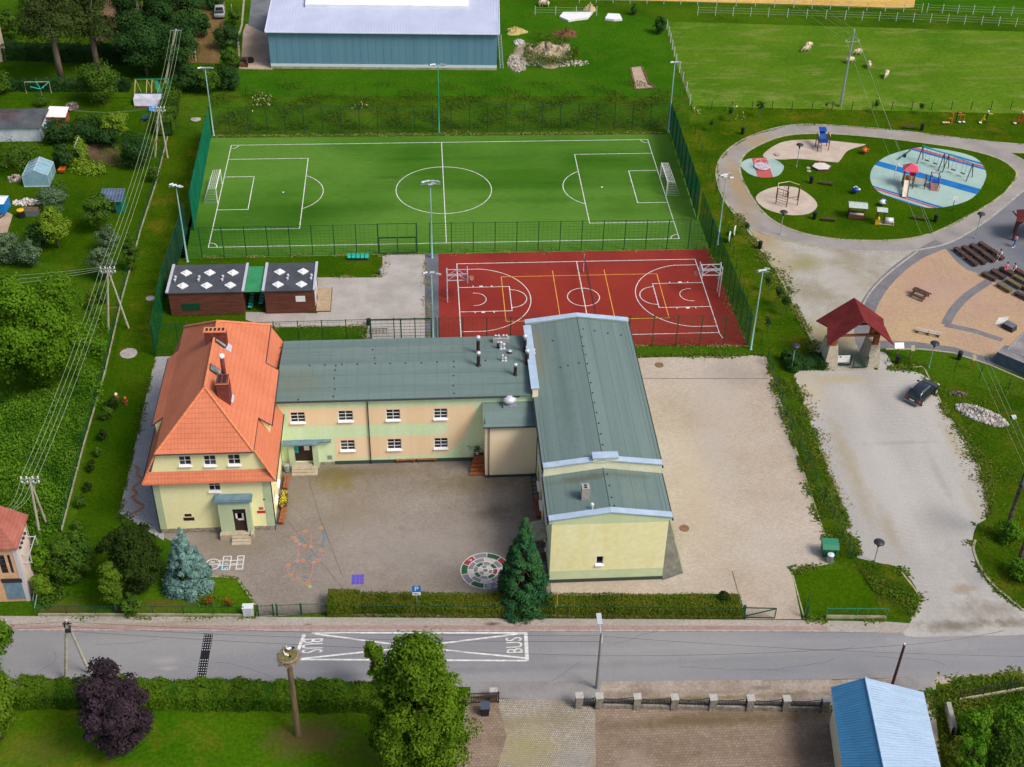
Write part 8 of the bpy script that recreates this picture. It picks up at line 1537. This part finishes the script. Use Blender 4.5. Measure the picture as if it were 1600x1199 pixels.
mb=MB();mb.kerb(gp([(383,-20),(378,40),(372,60),(375,108),(426,109)]),.3,.12);mb.build('kerb',MT['kerb'],kind='structure')
cr=thing('crate_stack','dark crates stacked in the corner of the hall dirt yard','crates',G(381,104));mb=MB();mb.box(-.6,.6,-.4,.5,0,.5);[mb.box(x,x+.1,-.45,.55,0,1.3)for x in(-.6,.5)];mb.build('crate',MT['wood'],cr);mb=MB();mb.box(-.6,.6,.9,1.8,0,.7);mb.build('crate',MT['dark'],cr);mb=MB();mb.tube([(.95,1.0,.5),(.95,1.25,.5)],.5,14);mb.build('tyre',MT['black'],cr)
vn_=thing('van','small grey pick-up parked at the top beside the dry yard','van',G(344,24),R(94));mb=MB();loft(mb,[sec(-1.9,.75,.35,.85),sec(-1.8,.8,.3,.95),sec(.4,.82,.3,.95),sec(1.5,.8,.3,.9),sec(1.8,.7,.35,.75)]);GV=plain('van_grey',(.32,.33,.33),.4);mb.build('body',GV,vn_,True);mb=MB();loft(mb,[csec(-.6,.78,.93,1.0,.74),csec(-.35,.78,.93,1.55,.66),csec(.5,.78,.93,1.55,.66),csec(1.0,.76,.9,.97,.72)]);mb.build('cabin',GV,vn_,True);mb=MB();mb.quad((.98,-.6,1.03),(.98,.6,1.03),(.58,.55,1.5),(.58,-.55,1.5));mb.build('windscreen',gls,vn_);mb=MB();mb.quad((-.62,.6,1.03),(-.62,-.6,1.03),(-.42,-.55,1.48),(-.42,.55,1.48));mb.build('rear_window',gls,vn_);mb=MB();mb.box(-1.75,-.7,-.7,.7,.955,.98);mb.build('load_bed',MT['dark'],vn_)
for s in(-1,1):
    for x in(-1.15,1.1):mb=MB();mb.tube([(x,s*.66,.3),(x,s*.84,.3)],.3,14);mb.build('wheel',MT['black'],vn_)
for lb,px,py,top,m in(('thin post with a white top in the dry yard',306,96,72,'white'),('leaning wooden post by the white kerb at the top',364,36,8,'pole')):
    o=thing('yard_post',lb,'post',G(px,py));hh=HT(px,py,top);mb=MB();mb.tube([(0,0,0),(.05,0,hh)],.08,6);mb.build('post',MT['pole'],o);mb=MB();mb.lathe([(.16,hh*.55),(.2,hh*.7),(.14,hh*.85),(.05,hh*1.02)],(.04,0,0),8)if m=='white' else mb.lathe([(.1,hh),(.06,hh+.1)],(.05,0,0),6);mb.build('cap',MT[m],o)

AX={(242,246):248,(169,515):168,(62,836):46}
def aframe(label,a,b,apex,m='pole'):
    A_,B_=G(*a),G(*b);h=HT(*a,apex);o=thing('power_pole',label,'power pole',A_);e=B_-A_;top=V((PY(AX[a],apex,A_.y).x-A_.x,0,h));mb=MB();mb.tube([(0,0,-.1),top],.13,8,.09);mb.build('pole',MT[m],o);mb=MB();mb.tube([e,top-V((0,0,.25))],.12,8,.085);mb.build('strut',MT[m],o);mb=MB();mb.beam(V((0,0,h*.35))+top*.0,e*.65+V((0,0,h*.35)),.08);mb.build('brace',MT['redwood'],o)
    mb=MB()
    for z in(h-.15,h-.6):mb.beam((top.x-.75,top.y,z),(top.x+.75,top.y,z),.09)
    mb.build('crossarm',MT['galv'],o);tips=[]
    mb=MB()
    for x,z in((-.7,h-.1),(-.25,h-.1),(.25,h-.1),(.7,h-.1)):mb.lathe([(.05,0),(.09,.08),(.05,.14),(.08,.22)],(top.x+x,top.y,z),8);tips.append(A_+V((top.x+x,top.y,z+.18)))
    for x in(-.7,-.25,.25,.7):mb.lathe([(.05,0),(.09,.08),(.08,.2)],(top.x+x,top.y,h-.56),8)
    mb.build('insulators',MT['insul'],o);return tips
T1=aframe('concrete A-frame power pole beside the garden hedge at the top left',(242,246),(262,247),168);T2=aframe('concrete A-frame power pole between the round tree and the kerb fence',(169,515),(201,513),419);T3=aframe('concrete A-frame power pole in the undergrowth above the transformer tower',(62,836),(73,820),747)
fp=thing('power_pole','single far power pole in front of the dark trees','power pole',G(258,130));h=HT(258,130,46);mb=MB();tx=PY(275,46,fp.location.y).x-fp.location.x;mb.tube([(0,0,0),(tx,0,h)],.16,8,.11);mb.build('pole',MT['pole'],fp);mb=MB();mb.beam((tx-.8,0,h-.2),(tx+.8,0,h-.2),.09);mb.build('crossarm',MT['galv'],fp);T0=[fp.location+V((tx+x,0,h-.1))for x in(-.7,-.25,.25,.7)]
TS=[V((-37.4+.3*i,-66.5,7.9))for i in range(4)]
cables('bundle of four pale power cables running down the left gardens',[[T0[i],T1[i],T2[i],T3[i],TS[i]]for i in range(4)],MT['cable'],.015,.7)
cables('pale service cables from the pole by the round tree towards the left',[[T2[0]+V((0,0,-.2*i)),V((-58,-26-1.5*i,5.0))]for i in range(3)],MT['cable'],.014,.5);cables('pale service cables from the hedge pole to the white hutch',[[T1[0]+V((0,0,-.25*i)),G(112,196)+V((0,0,2.2+.2*i))]for i in range(2)],MT['cable'],.014,.5)
tp=thing('power_pole','tall field power pole with a crossarm in the pasture','power pole',G(1313,167));h=HT(1313,167,48);mb=MB();mb.tube([(0,0,0),(0,0,h)],.19,8,.12);mb.build('pole',MT['galv'],tp);mb=MB();mb.beam((-1.0,0,h-1.6),(1.0,0,h-1.6),.1);mb.beam((-.15,0,h-.1),(.15,0,h-.1),.2);[mb.beam((sx*.9,0,h-1.6),(0,0,h-.6),.05)for sx in(-1,1)];mb.build('crossarm',MT['galv'],tp);mb=MB();[mb.lathe([(.05,0),(.08,.1),(.05,.25)],(x,0,z),8)for x,z in((-.9,h-1.55),(.9,h-1.55),(0,h))];mb.build('insulator',MT['insul'],tp);F0=[tp.location+V((x,0,z))for x,z in((-.9,h-1.3),(.9,h-1.3),(0,h+.2))]
q=G(1568,840);tr_=thing('transformer_pole','dark twin-leg transformer pole cut by the right edge','power pole',q)
for e,hh in((V((0,0,0)),8.6),(G(1587,890)-q,8.4)):mb=MB();mb.tube([e,e+V((0,0,hh))],.19,8,.14);mb.build('leg',MT['woodpole'],tr_);mb=MB();[mb.lathe([(.2,0),(.2,.12)],e+V((0,0,.8+.9*i)),8)for i in range(8)];mb.build('bands',MT['dark'],tr_)
mb=MB();mb.box(-.35,1.4,-2.0,-.6,6.9,7.9);mb.build('transformer',plain('transformer_grey',(.16,.22,.25),.5),tr_);mb=MB();[mb.lathe([(.06,0),(.1,.1),(.05,.2)],(x,-1.4,7.9),8)for x in(-.2,.3,.9)];mb.build('insulators',MT['insul'],tr_)
BT=[q+V((-.2+.55*i,-1.4,8.15))for i in range(3)]
cables('three thin cables crossing the playground from the field pole to the transformer pole',[[F0[i],BT[(1,2,0)[i]if 0 else i]]for i in range(3)],MT['cable'],.013,1.2);cables('thin cables from the field pole to the far field',[[F0[i],F0[i]+V((-9+.5*i,42,-1))]for i in range(3)],MT['cable'],.013,.8)

ts=thing('transformer_tower','tall narrow brick-roofed transformer tower with blue doors at the left edge','tower',(0,0,0));PCH=mat('worn_peach_plaster',(.58,.34,.19),(.68,.43,.26),.9,fine=.12,fs=3);PLR=mat('pale_plaster_side',(.62,.5,.42),(.68,.58,.52),.7,fine=.08)
x0,x1,y0,y1,zt=-39.6,-36.2,-69.1,-65.6,6.3
mb=MB();mb.quad((x0,y0,0),(x1,y0,0),(x1,y0,zt),(x0,y0,zt));mb.quad((x0,y1,0),(x0,y0,0),(x0,y0,zt),(x0,y1,zt));mb.build('front_wall',PCH,ts);mb=MB();mb.quad((x1,y0,0),(x1,y1,0),(x1,y1,zt),(x1,y0,zt));mb.quad((x1,y1,0),(x0,y1,0),(x0,y1,zt),(x1,y1,zt));mb.build('side_wall',PLR,ts);mb=MB();mb.box(x1-.3,x1+.04,y0-.04,y0+.3,0,zt);mb.build('corner_strip',plain('pale_corner',(.55,.52,.53),.7),ts)
mb=MB();a,b=PY(13,936,y0),PY(36,918,y0);mb.box(a.x,b.x,y0-.05,y0-.004,.35,2.25);dd=mb.build('door',mat('faded_blue_door',(.13,.21,.28),(.18,.27,.34),2),ts);mb=MB();mb.box(a.x-.1,b.x+.1,y0-.06,y0-.003,2.253,2.7);mb.build('transom',MT['dark'],ts)
for xa,xb in((-37.75,-37.25),(-37.0,-36.8),(-39.2,-38.8)):mb=MB();mb.box(xa,xb,y0-.02,y0-.004,3.4,5.4);w1=mb.build('window',MT['glass'],ts);mb=MB();[mb.box(xa,xb,y0-.03,y0-.021,z,z+.04)for z in(3.9,4.4,4.9)];mb.build('bars',MT['wood'],w1)
mb=MB();o_=.25;R1=V(((x0+x1)/2,y0+1.2,9.0));R2=V(((x0+x1)/2,y1-1.2,9.0));c_=[V((x0-o_,y0-o_,zt)),V((x1+o_,y0-o_,zt)),V((x1+o_,y1+o_,zt)),V((x0-o_,y1+o_,zt))];mb.quad(c_[0],c_[1],R1);mb.quad(c_[1],c_[2],R2,R1);mb.quad(c_[2],c_[3],R2);mb.quad(c_[3],c_[0],R1,R2);[mb.quad(a-V((0,0,.15)),b-V((0,0,.15)),b,a)for a,b in zip(c_,c_[1:]+c_[:1])];mb.build('roof',tiles('old_brick_tiles','X',(.30,.085,.06),(.42,.16,.12),3.5,3.5),ts)
mb=MB();[mb.beam((x1+.02,y,z),(x1+.7,y,z),.06)for y in(y0+.8,y1-.6)for z in(3.7,4.6)];mb.tube([(x1+.7,y0+.8,3.6),(x1+.7,y0+.8,4.7),(x1+.7,y1-.6,4.7),(x1+.7,y1-.6,3.6)],.04,5);mb.build('bracket',MT['silver'],ts);mb=MB();[mb.lathe([(.08,0),(.12,.12),(.06,.25)],(x1+.15,y0+.7+.55*i,5.4),8)for i in range(4)];mb.build('insulators',MT['dark'],ts);mb=MB();mb.tube([(x1+.06,y1-.3,0),(x1+.06,y1-.3,zt)],.05,6);mb.build('downpipe',MT['kerb'],ts)
st=thing('cable_stay','two pale leaning rods at the tower corner by the pavement','rod',G(54,950));mb=MB();mb.tube([(0,0,0),(.35,.3,1.2)],.05,5);mb.build('rod',MT['mast'],st);mb=MB();mb.tube([(-.25,.6,.2),(.1,.8,1.4)],.05,5);mb.build('rod',MT['galv'],st)
bb_=thing('blue_barn','barn with a blue sheet roof, sky reflection painted on one slope, bottom right','barn',(0,0,0));L0,R0,K0=P(1298,1074,3.9),P(1443,1082,3.4),P(1352,1059,5.4);L1,R1_,K1=P(1316,1199,3.9),P(1470,1199,3.4),P(1381,1199,5.4);ex=lambda a,b,t:a+(b-a)*t
L1,R1_,K1=ex(L0,L1,2.2),ex(R0,R1_,2.2),ex(K0,K1,2.2)
SH=lambda nm,c1,c2:mat(nm,c1,c2,.8,r=.5,fine=.06,fs=4,stretch=(.3,3,1),metal=.0,spec=.4)
mb=MB();mb.quad(L0,K0,K1,L1);n_=70;[mb.beam(ex(L0,L1,t)+V((0,0,.02)),ex(K0,K1,t)+V((0,0,.02)),.025,.02)for t in np.linspace(.01,.99,n_)];mb.build('roof_slope',SH('blue_sheet',(.045,.19,.36),(.055,.22,.40)),bb_);mb=MB();mb.quad(K0,R0,R1_,K1);[mb.beam(ex(R0,R1_,t)+V((0,0,.02)),ex(K0,K1,t)+V((0,0,.02)),.025,.02)for t in np.linspace(.01,.99,n_)];mb.build('roof_slope',SH('sky_lit_blue_sheet',(.30,.42,.56),(.36,.47,.61)),bb_);mb=MB();mb.tube([K0+V((0,0,.03)),K1+V((0,0,.03))],.09,6);mb.build('ridge_cap',SH('ridge_sheet',(.34,.5,.68),(.38,.54,.72)),bb_)  # right slope paler: sky reflection painted into the sheet colour
dn=lambda p,z=0:V((p.x,p.y,z));i_=lambda p,q:p+(q-p)*.06
mb=MB();a,b,k_,a1,b1=i_(L0,R0)+V((0,-.35,-.15)),i_(R0,L0)+V((0,-.35,-.15)),K0+V((0,-.35,-.12)),i_(L1,R1_)+V((0,0,-.15)),i_(R1_,L1)+V((0,0,-.15));mb.quad(dn(b),dn(a),a,k_,b);mb.quad(dn(a),dn(a1),a1,a);mb.quad(dn(b1),dn(b),b,b1);mb.quad(dn(a1),dn(b1),b1,K1+V((0,0,-.12)),a1);mb.build('wall',MT['cream_wall'],bb_)
cw_=thing('concrete_wall','broken pale concrete wall along the track right of the blue barn','wall',(0,0,0));g=gp([(1478,1110),(1483,1130),(1488,1150)]);mb=MB();mb.kerb([(p.x,p.y)for p in g],.35,1.0);mb.build('wall',MT['concrete'],cw_)

sd_=thing('long_shed','long low white-walled shed with a patched dark roof at the left edge','shed',(0,0,0));xr=-53.2;mb=MB();mb.box(-70,xr,15.0,19.8,0,2.1);mb.build('wall',mat('whitewash',(.42,.48,.54),(.58,.62,.66),1.0,fine=.1),sd_);mb=MB();pr=[(14.7,2.1),(15.6,2.75),(17.4,3.05),(19.2,2.75),(20.1,2.15)];[mb.quad((-70,a[0],a[1]),(xr+.3,a[0],a[1]),(xr+.3,b[0],b[1]),(-70,b[0],b[1]))for a,b in zip(pr,pr[1:])];mb.poly([(xr+.28,a,z)for a,z in pr]);mb.build('roof',mat('patched_felt',(.06,.068,.08),(.10,.108,.12),.5,fine=.15,spots=[(-57.6,17.5,2.2,2.2,(.07,.035,.03),.8),(-62,18.8,2,1.4,(.5,.46,.42),.8)]),sd_,True)
hu=thing('hutch','small hutch with a white sheet roof at the end of the long shed','hutch',G(92,195));mb=MB();mb.box(-1.5,1.2,-.8,1.4,0,1.5);mb.build('body',MT['redwood'],hu);mb=MB();mb.quad((-1.7,-.9,1.6),(1.3,-.9,1.5),(1.4,1.5,1.9),(-1.2,1.6,2.0));mb.quad((-1.2,1.6,1.98),(1.4,1.5,1.88),(1.3,-.9,1.48),(-1.7,-.9,1.58));mb.build('roof_sheet',MT['white'],hu);mb=MB();mb.box(-1.3,-.4,-1.1,-.82,.2,1.0);mb.build('blue_drum',plain('drum_blue',(.02,.2,.4),.4),hu)
gr_=thing('greenhouse','small gabled greenhouse with blue-tinted panes in the garden','greenhouse',P(58,292));gl_=mat('polycarbonate',(.18,.33,.40),(.24,.40,.47),1.2,r=.25,fine=.05,spec=.5);mb=MB();w_,l_,e_,r_=1.55,3.6,1.55,2.3
mb.quad((-w_,0,0),(w_,0,0),(w_,0,e_),(0,0,r_),(-w_,0,e_));mb.quad((w_,l_,0),(-w_,l_,0),(-w_,l_,e_),(0,l_,r_),(w_,l_,e_));mb.quad((w_,0,0),(w_,l_,0),(w_,l_,e_),(w_,0,e_));mb.quad((-w_,l_,0),(-w_,0,0),(-w_,0,e_),(-w_,l_,e_));mb.quad((w_,0,e_),(w_,l_,e_),(0,l_,r_),(0,0,r_));mb.quad((-w_,l_,e_),(-w_,0,e_),(0,0,r_),(0,l_,r_));mb.build('glazing',gl_,gr_)
mb=MB();[[mb.beam((-w_,y,e_+.02),(0,y,r_+.02),.05),mb.beam((w_,y,e_+.02),(0,y,r_+.02),.05)]for y in np.linspace(0,l_,5)];[mb.beam((x,-.02,z),(x,l_+.02,z),.07)for x,z in((-w_,e_),(w_,e_),(0,r_+.03))];[mb.beam((x,y,0),(x,y,e_),.06)for x in(-w_,w_)for y in(0,l_/2,l_)];mb.beam((-w_,-.01,.05),(w_,-.01,.05),.1);mb.build('frame',plain('alu_frame',(.45,.55,.6),.4),gr_)
bt=thing('covered_trailer','trailer with a blue tarpaulin and white top at the left edge','trailer',P(-6,334),R(-4));mb=MB();mb.box(-2,1.6,-1,1,.6,1.9);mb.build('tarpaulin',plain('tarp_blue',(.01,.19,.55),.45),bt);mb=MB();mb.add([(-2.02,-1.02,1.903),(1.62,-1.02,1.903),(1.62,1.02,1.95),(-2.02,1.02,1.95),(-2,0,2.3),(1.5,0,2.3)],[(0,1,5,4),(3,4,5,2),(1,2,5),(0,4,3)]);mb.build('cover',plain('cover_white',(.7,.74,.78),.5),bt);[MB().tube([(x-.08,y,.32),(x+.08,y,.32)],.3,12).build('wheel',MT['black'],bt)for x in(-.6,.9)for y in(-.95,.95)];mb=MB();mb.beam((1.2,-1,.5),(.6,-2.2,.3),.07);mb.beam((0,-1,.5),(.6,-2.2,.3),.07);mb.build('drawbar',MT['galv'],bt)
tsd=thing('tool_shed','green tool shed with a glossy dark panelled roof in the garden','shed',P(177,334),R(-2));mb=MB();mb.box(-1.2,1.2,0,2.0,0,1.7);mb.build('wall',plain('shed_green',(.01,.16,.10),.6),tsd);mb=MB();mb.quad((-1.45,-.25,1.75),(1.35,-.25,1.75),(1.35,2.2,2.2),(-1.45,2.2,2.2));mb.quad((-1.45,2.2,2.18),(1.35,2.2,2.18),(1.35,-.25,1.73),(-1.45,-.25,1.73));mb.build('roof',mat('glossy_panel',(.05,.07,.12),(.12,.16,.24),.6,r=.2,fine=.05),tsd);mb=MB();[mb.beam((x,-.25,1.77),(x,2.2,2.22),.04)for x in np.linspace(-1.4,1.3,8)];[mb.beam((-1.45,-.25+2.45*t,1.77+.45*t),(1.35,-.25+2.45*t,1.77+.45*t),.04)for t in(0,.33,.66,1)];mb.build('roof_grid',plain('panel_edge',(.18,.24,.34),.4),tsd);mb=MB();mb.box(-.5,.4,-.03,-.004,.1,1.5);mb.build('door',MT['black'],tsd)
cmp_=thing('compost_bin','dark compost bin with a yellow lid by the rubbish pile','bin',P(34,339));mb=MB();mb.lathe([(.5,0),(.45,.9)],(0,0,0),8);mb.build('body',MT['black'],cmp_);mb=MB();mb.lathe([(.47,.903),(.45,1.0),(.1,1.08)],(0,0,0),8);mb.build('lid',MT['yellow'],cmp_)
bx=thing('raised_bed','grey boxed raised bed beside the compost bin','raised bed',P(48,336));mb=MB();mb.box(-1.0,1.0,-.4,.6,0,.8);mb.build('box',plain('grey_boards',(.12,.14,.14),.7),bx);mb=MB();mb.box(-.9,.9,-.3,.5,.803,.85);mb.build('soil',MT['soil'],bx)
heap('scrap_pile','heap of pale scrap and rubbish behind the raised bed',G(42,318),1.6,.6,.5,mat('scrap',(.25,.2,.17),(.75,.72,.7),6,fine=.3),90,.2,'scrap heap');heap('scrap_pile','heap of tools and scrap on the far garden lawn',G(112,168),.9,1.0,.6,mat('scrap_dark',(.05,.06,.09),(.3,.2,.15),5,fine=.3),70,.2,'scrap heap');heap('scrap_pile','scattered pots and buckets left of the greenhouse',G(24,280),.9,.9,.4,mat('scrap_mix',(.1,.06,.04),(.6,.5,.45),5,fine=.3),40,.18,'scrap heap')
sw=thing('garden_swing','wooden garden swing frame with a green slide and top bar','swing',G(238,148));mb=MB();[[mb.tube([(x-.35,-.8,0),(x,0,2.3)],.06,5),mb.tube([(x+.35,.8,0),(x,0,2.3)],.06,5)]for x in(-2.0,-.4,.3)];mb.build('frame',plain('swing_wood',(.55,.48,.22),.6),sw);mb=MB();mb.tube([(-2.1,0,2.3),(2.6,0,2.3)],.07,6);mb.build('top_bar',MT['mast_g'],sw);mb=MB();mb.quad((.5,.1,2.1),(1.0,.1,2.1),(1.9,-1.2,.1),(1.3,-1.2,.1));mb.quad((1.3,-1.2,.08),(1.9,-1.2,.08),(1.0,.1,2.08),(.5,.1,2.08));mb.build('slide',MT['mast_g'],sw);mb=MB();[mb.tube([(2.5,y,0),(2.5,0,2.3)],.05,5)for y in(-.8,.8)];mb.build('end_leg',MT['mast_g'],sw)
tb=thing('covered_stack','stack of reddish bricks under a pale grey tarpaulin by the swing frame','stack',P(238,172,.3));mb=MB();mb.box(-2.0,.8,-.4,1.4,0,.7);mb.build('bricks',MT['brick'],tb);mb=MB();mb.add([(-2.3,-.25,.75),(2.3,-.25,.65),(2.4,.1,1.5),(-2.4,.1,1.6),(-2.4,1.6,1.7),(2.4,1.6,1.6)],[(0,1,2,3),(3,2,5,4)]);mb.build('tarpaulin',mat('grey_tarp',(.42,.42,.5),(.56,.56,.64),1.2,bump=.3),tb);mb=MB();mb.beam((-2.4,1.7,1.72),(2.3,1.7,1.62),.1);mb.build('batten',plain('teal_batten',(.02,.14,.16),.5),tb)
pk_=thing('play_house','small blue plastic play house beside the brick stack','play house',P(242,180));mb=MB();mb.box(-.5,.5,-.4,.5,0,.9);mb.build('wall',MT['white'],pk_);mb=MB();mb.add([(-.6,-.55,.9),(.6,-.55,.9),(.6,.6,.9),(-.6,.6,.9),(-.6,0,1.4),(.6,0,1.4)],[(0,1,5,4),(2,3,4,5),(1,2,5),(3,0,4)]);mb.build('roof',plain('toy_blue',(.05,.3,.65),.4),pk_)
fpit=thing('fire_ring','ring of stones for a garden fire near the play house','fire pit',P(215.5,186));mb=MB();[mb.obox((.55*cos(t),.55*sin(t),.1),(cos(t),sin(t),0),(-sin(t),cos(t),0),(0,0,1),.1,.15,.1)for t in np.linspace(0,2*pi,13)[:-1]];mb.build('stones',MT['stone'],fpit)
gc_=thing('garden_cart','dark teal garden cart near the stone fire ring','cart',P(229,190));mb=MB();mb.add([(-.4,-.6,.4),(.4,-.6,.4),(.3,.5,.4),(-.3,.5,.4),(-.55,-.75,.8),(.55,-.75,.8),(.45,.65,.75),(-.45,.65,.75)],[(0,1,5,4),(1,2,6,5),(2,3,7,6),(3,0,4,7),(3,2,1,0)]);mb.build('tray',plain('cart_teal',(.02,.08,.09),.5),gc_);mb=MB();mb.tube([(-.05,.75,.22),(.05,.75,.22)],.22,12);mb.build('wheel',MT['black'],gc_);mb=MB();mb.tube([(-.4,-1.3,.7),(-.25,.7,.25)],.03,5);mb.tube([(.4,-1.3,.7),(.25,.7,.25)],.03,5);mb.build('handle',MT['galv'],gc_)
wb_=thing('wheelbarrow','orange wheelbarrow at the edge of the vegetable bed','wheelbarrow',P(99,270));mb=MB();mb.add([(-.35,-.5,.3),(.35,-.5,.3),(.25,.4,.3),(-.25,.4,.3),(-.5,-.65,.7),(.5,-.65,.7),(.4,.55,.65),(-.4,.55,.65)],[(0,1,5,4),(1,2,6,5),(2,3,7,6),(3,0,4,7),(3,2,1,0)]);mb.build('tray',MT['orange'],wb_);mb=MB();mb.tube([(-.04,.7,.18),(.04,.7,.18)],.18,10);mb.build('wheel',MT['black'],wb_)
cd=thing('clothes_dryer','turquoise rotary clothes dryer on the far garden lawn','clothes dryer',G(66,152));mb=MB();mb.tube([(0,0,0),(0,0,1.3)],.05,6);mb.build('pole',MT['galv'],cd);mb=MB();[mb.tube([(0,0,1.2),(1.35*cos(t),1.35*sin(t),1.9)],.06,5)for t in(.6,2.2,3.7,5.3)];mb.build('arms',MT['turq'],cd)
cl=thing('carpet_bar','thin horizontal bar on two posts beside the clothes dryer','bar',G(61,146));mb=MB();mb.tube([(-1.7,0,0),(-1.7,0,1.7),(1.7,0,1.7),(1.7,0,0)],.05,6);mb.build('frame',MT['pole'],cl)
bf=thing('bean_frame','white framed bean tunnel overgrown with bright leaves','bean frame',P(120,250));mb=MB();[mb.tube([(x-.8,y,0),(x,y,1.9),(x+.8,y,0)],.04,5)for x in(0,)for y in(0,1.4,2.8)];mb.tube([(0,0,1.9),(0,2.8,1.9)],.04,5);mb.tube([(-.8,0,.1),(-.8,2.8,.1)],.04,5);mb.build('frame',MT['white'],bf);n=1400;t=rng.random(n);sgn=rng.choice([-1,1],n);q=np.stack([sgn*.95*(1-t)+rng.normal(size=n)*.15,rng.uniform(-.2,3.0,n),t*1.9+rng.normal(size=n)*.12],1);leaf_obj('leaves',q,rng.normal(size=(n,3))*.6+np.stack([sgn,np.zeros(n),np.ones(n)],1),.26,LF['light'],bf)
bh=thing('beige_house','corner of a beige house with pale windows at the top left edge','house',(0,0,0));c_=G(12,94);d1=V((-.75,-.66,0)).normalized();d2=V((-.66,.75,0)).normalized();w1=mat('beige_render',(.46,.36,.26),(.54,.43,.32),.8,fine=.1);mb=MB();hh=8.5
a,b=c_+d1*9,c_+d2*8;up=V((0,0,hh));mb.quad(a,c_,c_+up,a+up);mb.quad(c_,b,b+up,c_+up);mb.build('wall',w1,bh);mb=MB();mb.quad(a+up+d1,c_+up-d1*.4-d2*.4,c_+up+V((-3.5,0,3)),a+up+V((-3,3,3)));mb.quad(c_+up-d1*.4-d2*.4,b+up,b+up+V((-3,-2,3)),c_+up+V((-3.5,0,3)));mb.build('roof',MT['tile_x'],bh);nn=V((-d1.y,d1.x,0))*-1
for s,z in((1.6,1.5),(1.6,4.6),(4.0,1.5),(4.0,4.6)):p=c_+d1*s+V((0,0,z));f=MB();f.obox(p+nn*.03 if nn.dot(V((1,-1,0)))>0 else p-nn*.03,d1,V((0,0,1)),nn,.5,.75,.03);k=f.build('window',MT['white'],bh);f=MB();f.obox(p+(nn if nn.dot(V((1,-1,0)))>0 else-nn)*.065,d1,V((0,0,1)),nn,.4,.62,.005);f.build('pane',MT['glass'],k)


cam=bpy.data.cameras.new('camera');co=bpy.data.objects.new('camera',cam);COL.objects.link(co);S.camera=co
cam.sensor_width=36;cam.sensor_fit='HORIZONTAL';cam.lens=FOC/1600*36;cam.clip_end=5000;cam.clip_start=1
co.matrix_world=Matrix(((CR.x,CU.x,-CF.x,CAM.x),(CR.y,CU.y,-CF.y,CAM.y),(CR.z,CU.z,-CF.z,CAM.z),(0,0,0,1)))
S.render.resolution_x,S.render.resolution_y=1024,767
SUN_EL,SUN_AZ=R(50),R(124)
sd=V((sin(SUN_AZ)*cos(SUN_EL),cos(SUN_AZ)*cos(SUN_EL),sin(SUN_EL)))
sun=bpy.data.lights.new('sun','SUN');sun.energy=SUN_E;sun.angle=R(20);sun.color=(1,.95,.88)
so=bpy.data.objects.new('sun',sun);COL.objects.link(so);so.rotation_euler=sd.to_track_quat('Z','Y').to_euler();so.location=(0,0,150)
w=bpy.data.worlds.new('World');S.world=w;w.use_nodes=True;nt=w.node_tree
sky=nt.nodes.new('ShaderNodeTexSky');sky.sky_type='NISHITA';sky.sun_disc=False;sky.sun_elevation=SUN_EL;sky.sun_rotation=SUN_AZ;sky.dust_density=4;sky.ozone_density=.6;sky.air_density=1.0
nt.links.new(sky.outputs[0],nt.nodes['Background'].inputs[0]);nt.nodes['Background'].inputs[1].default_value=SKY_S
vs=S.view_settings;vs.view_transform='Standard';vs.look='None';vs.exposure=EXPO;vs.gamma=1;vs.use_curve_mapping=False
S.cycles.use_denoising=True;S.cycles.max_bounces=6;S.cycles.transparent_max_bounces=12
try:S.cycles.use_adaptive_sampling=True
except Exception:pass
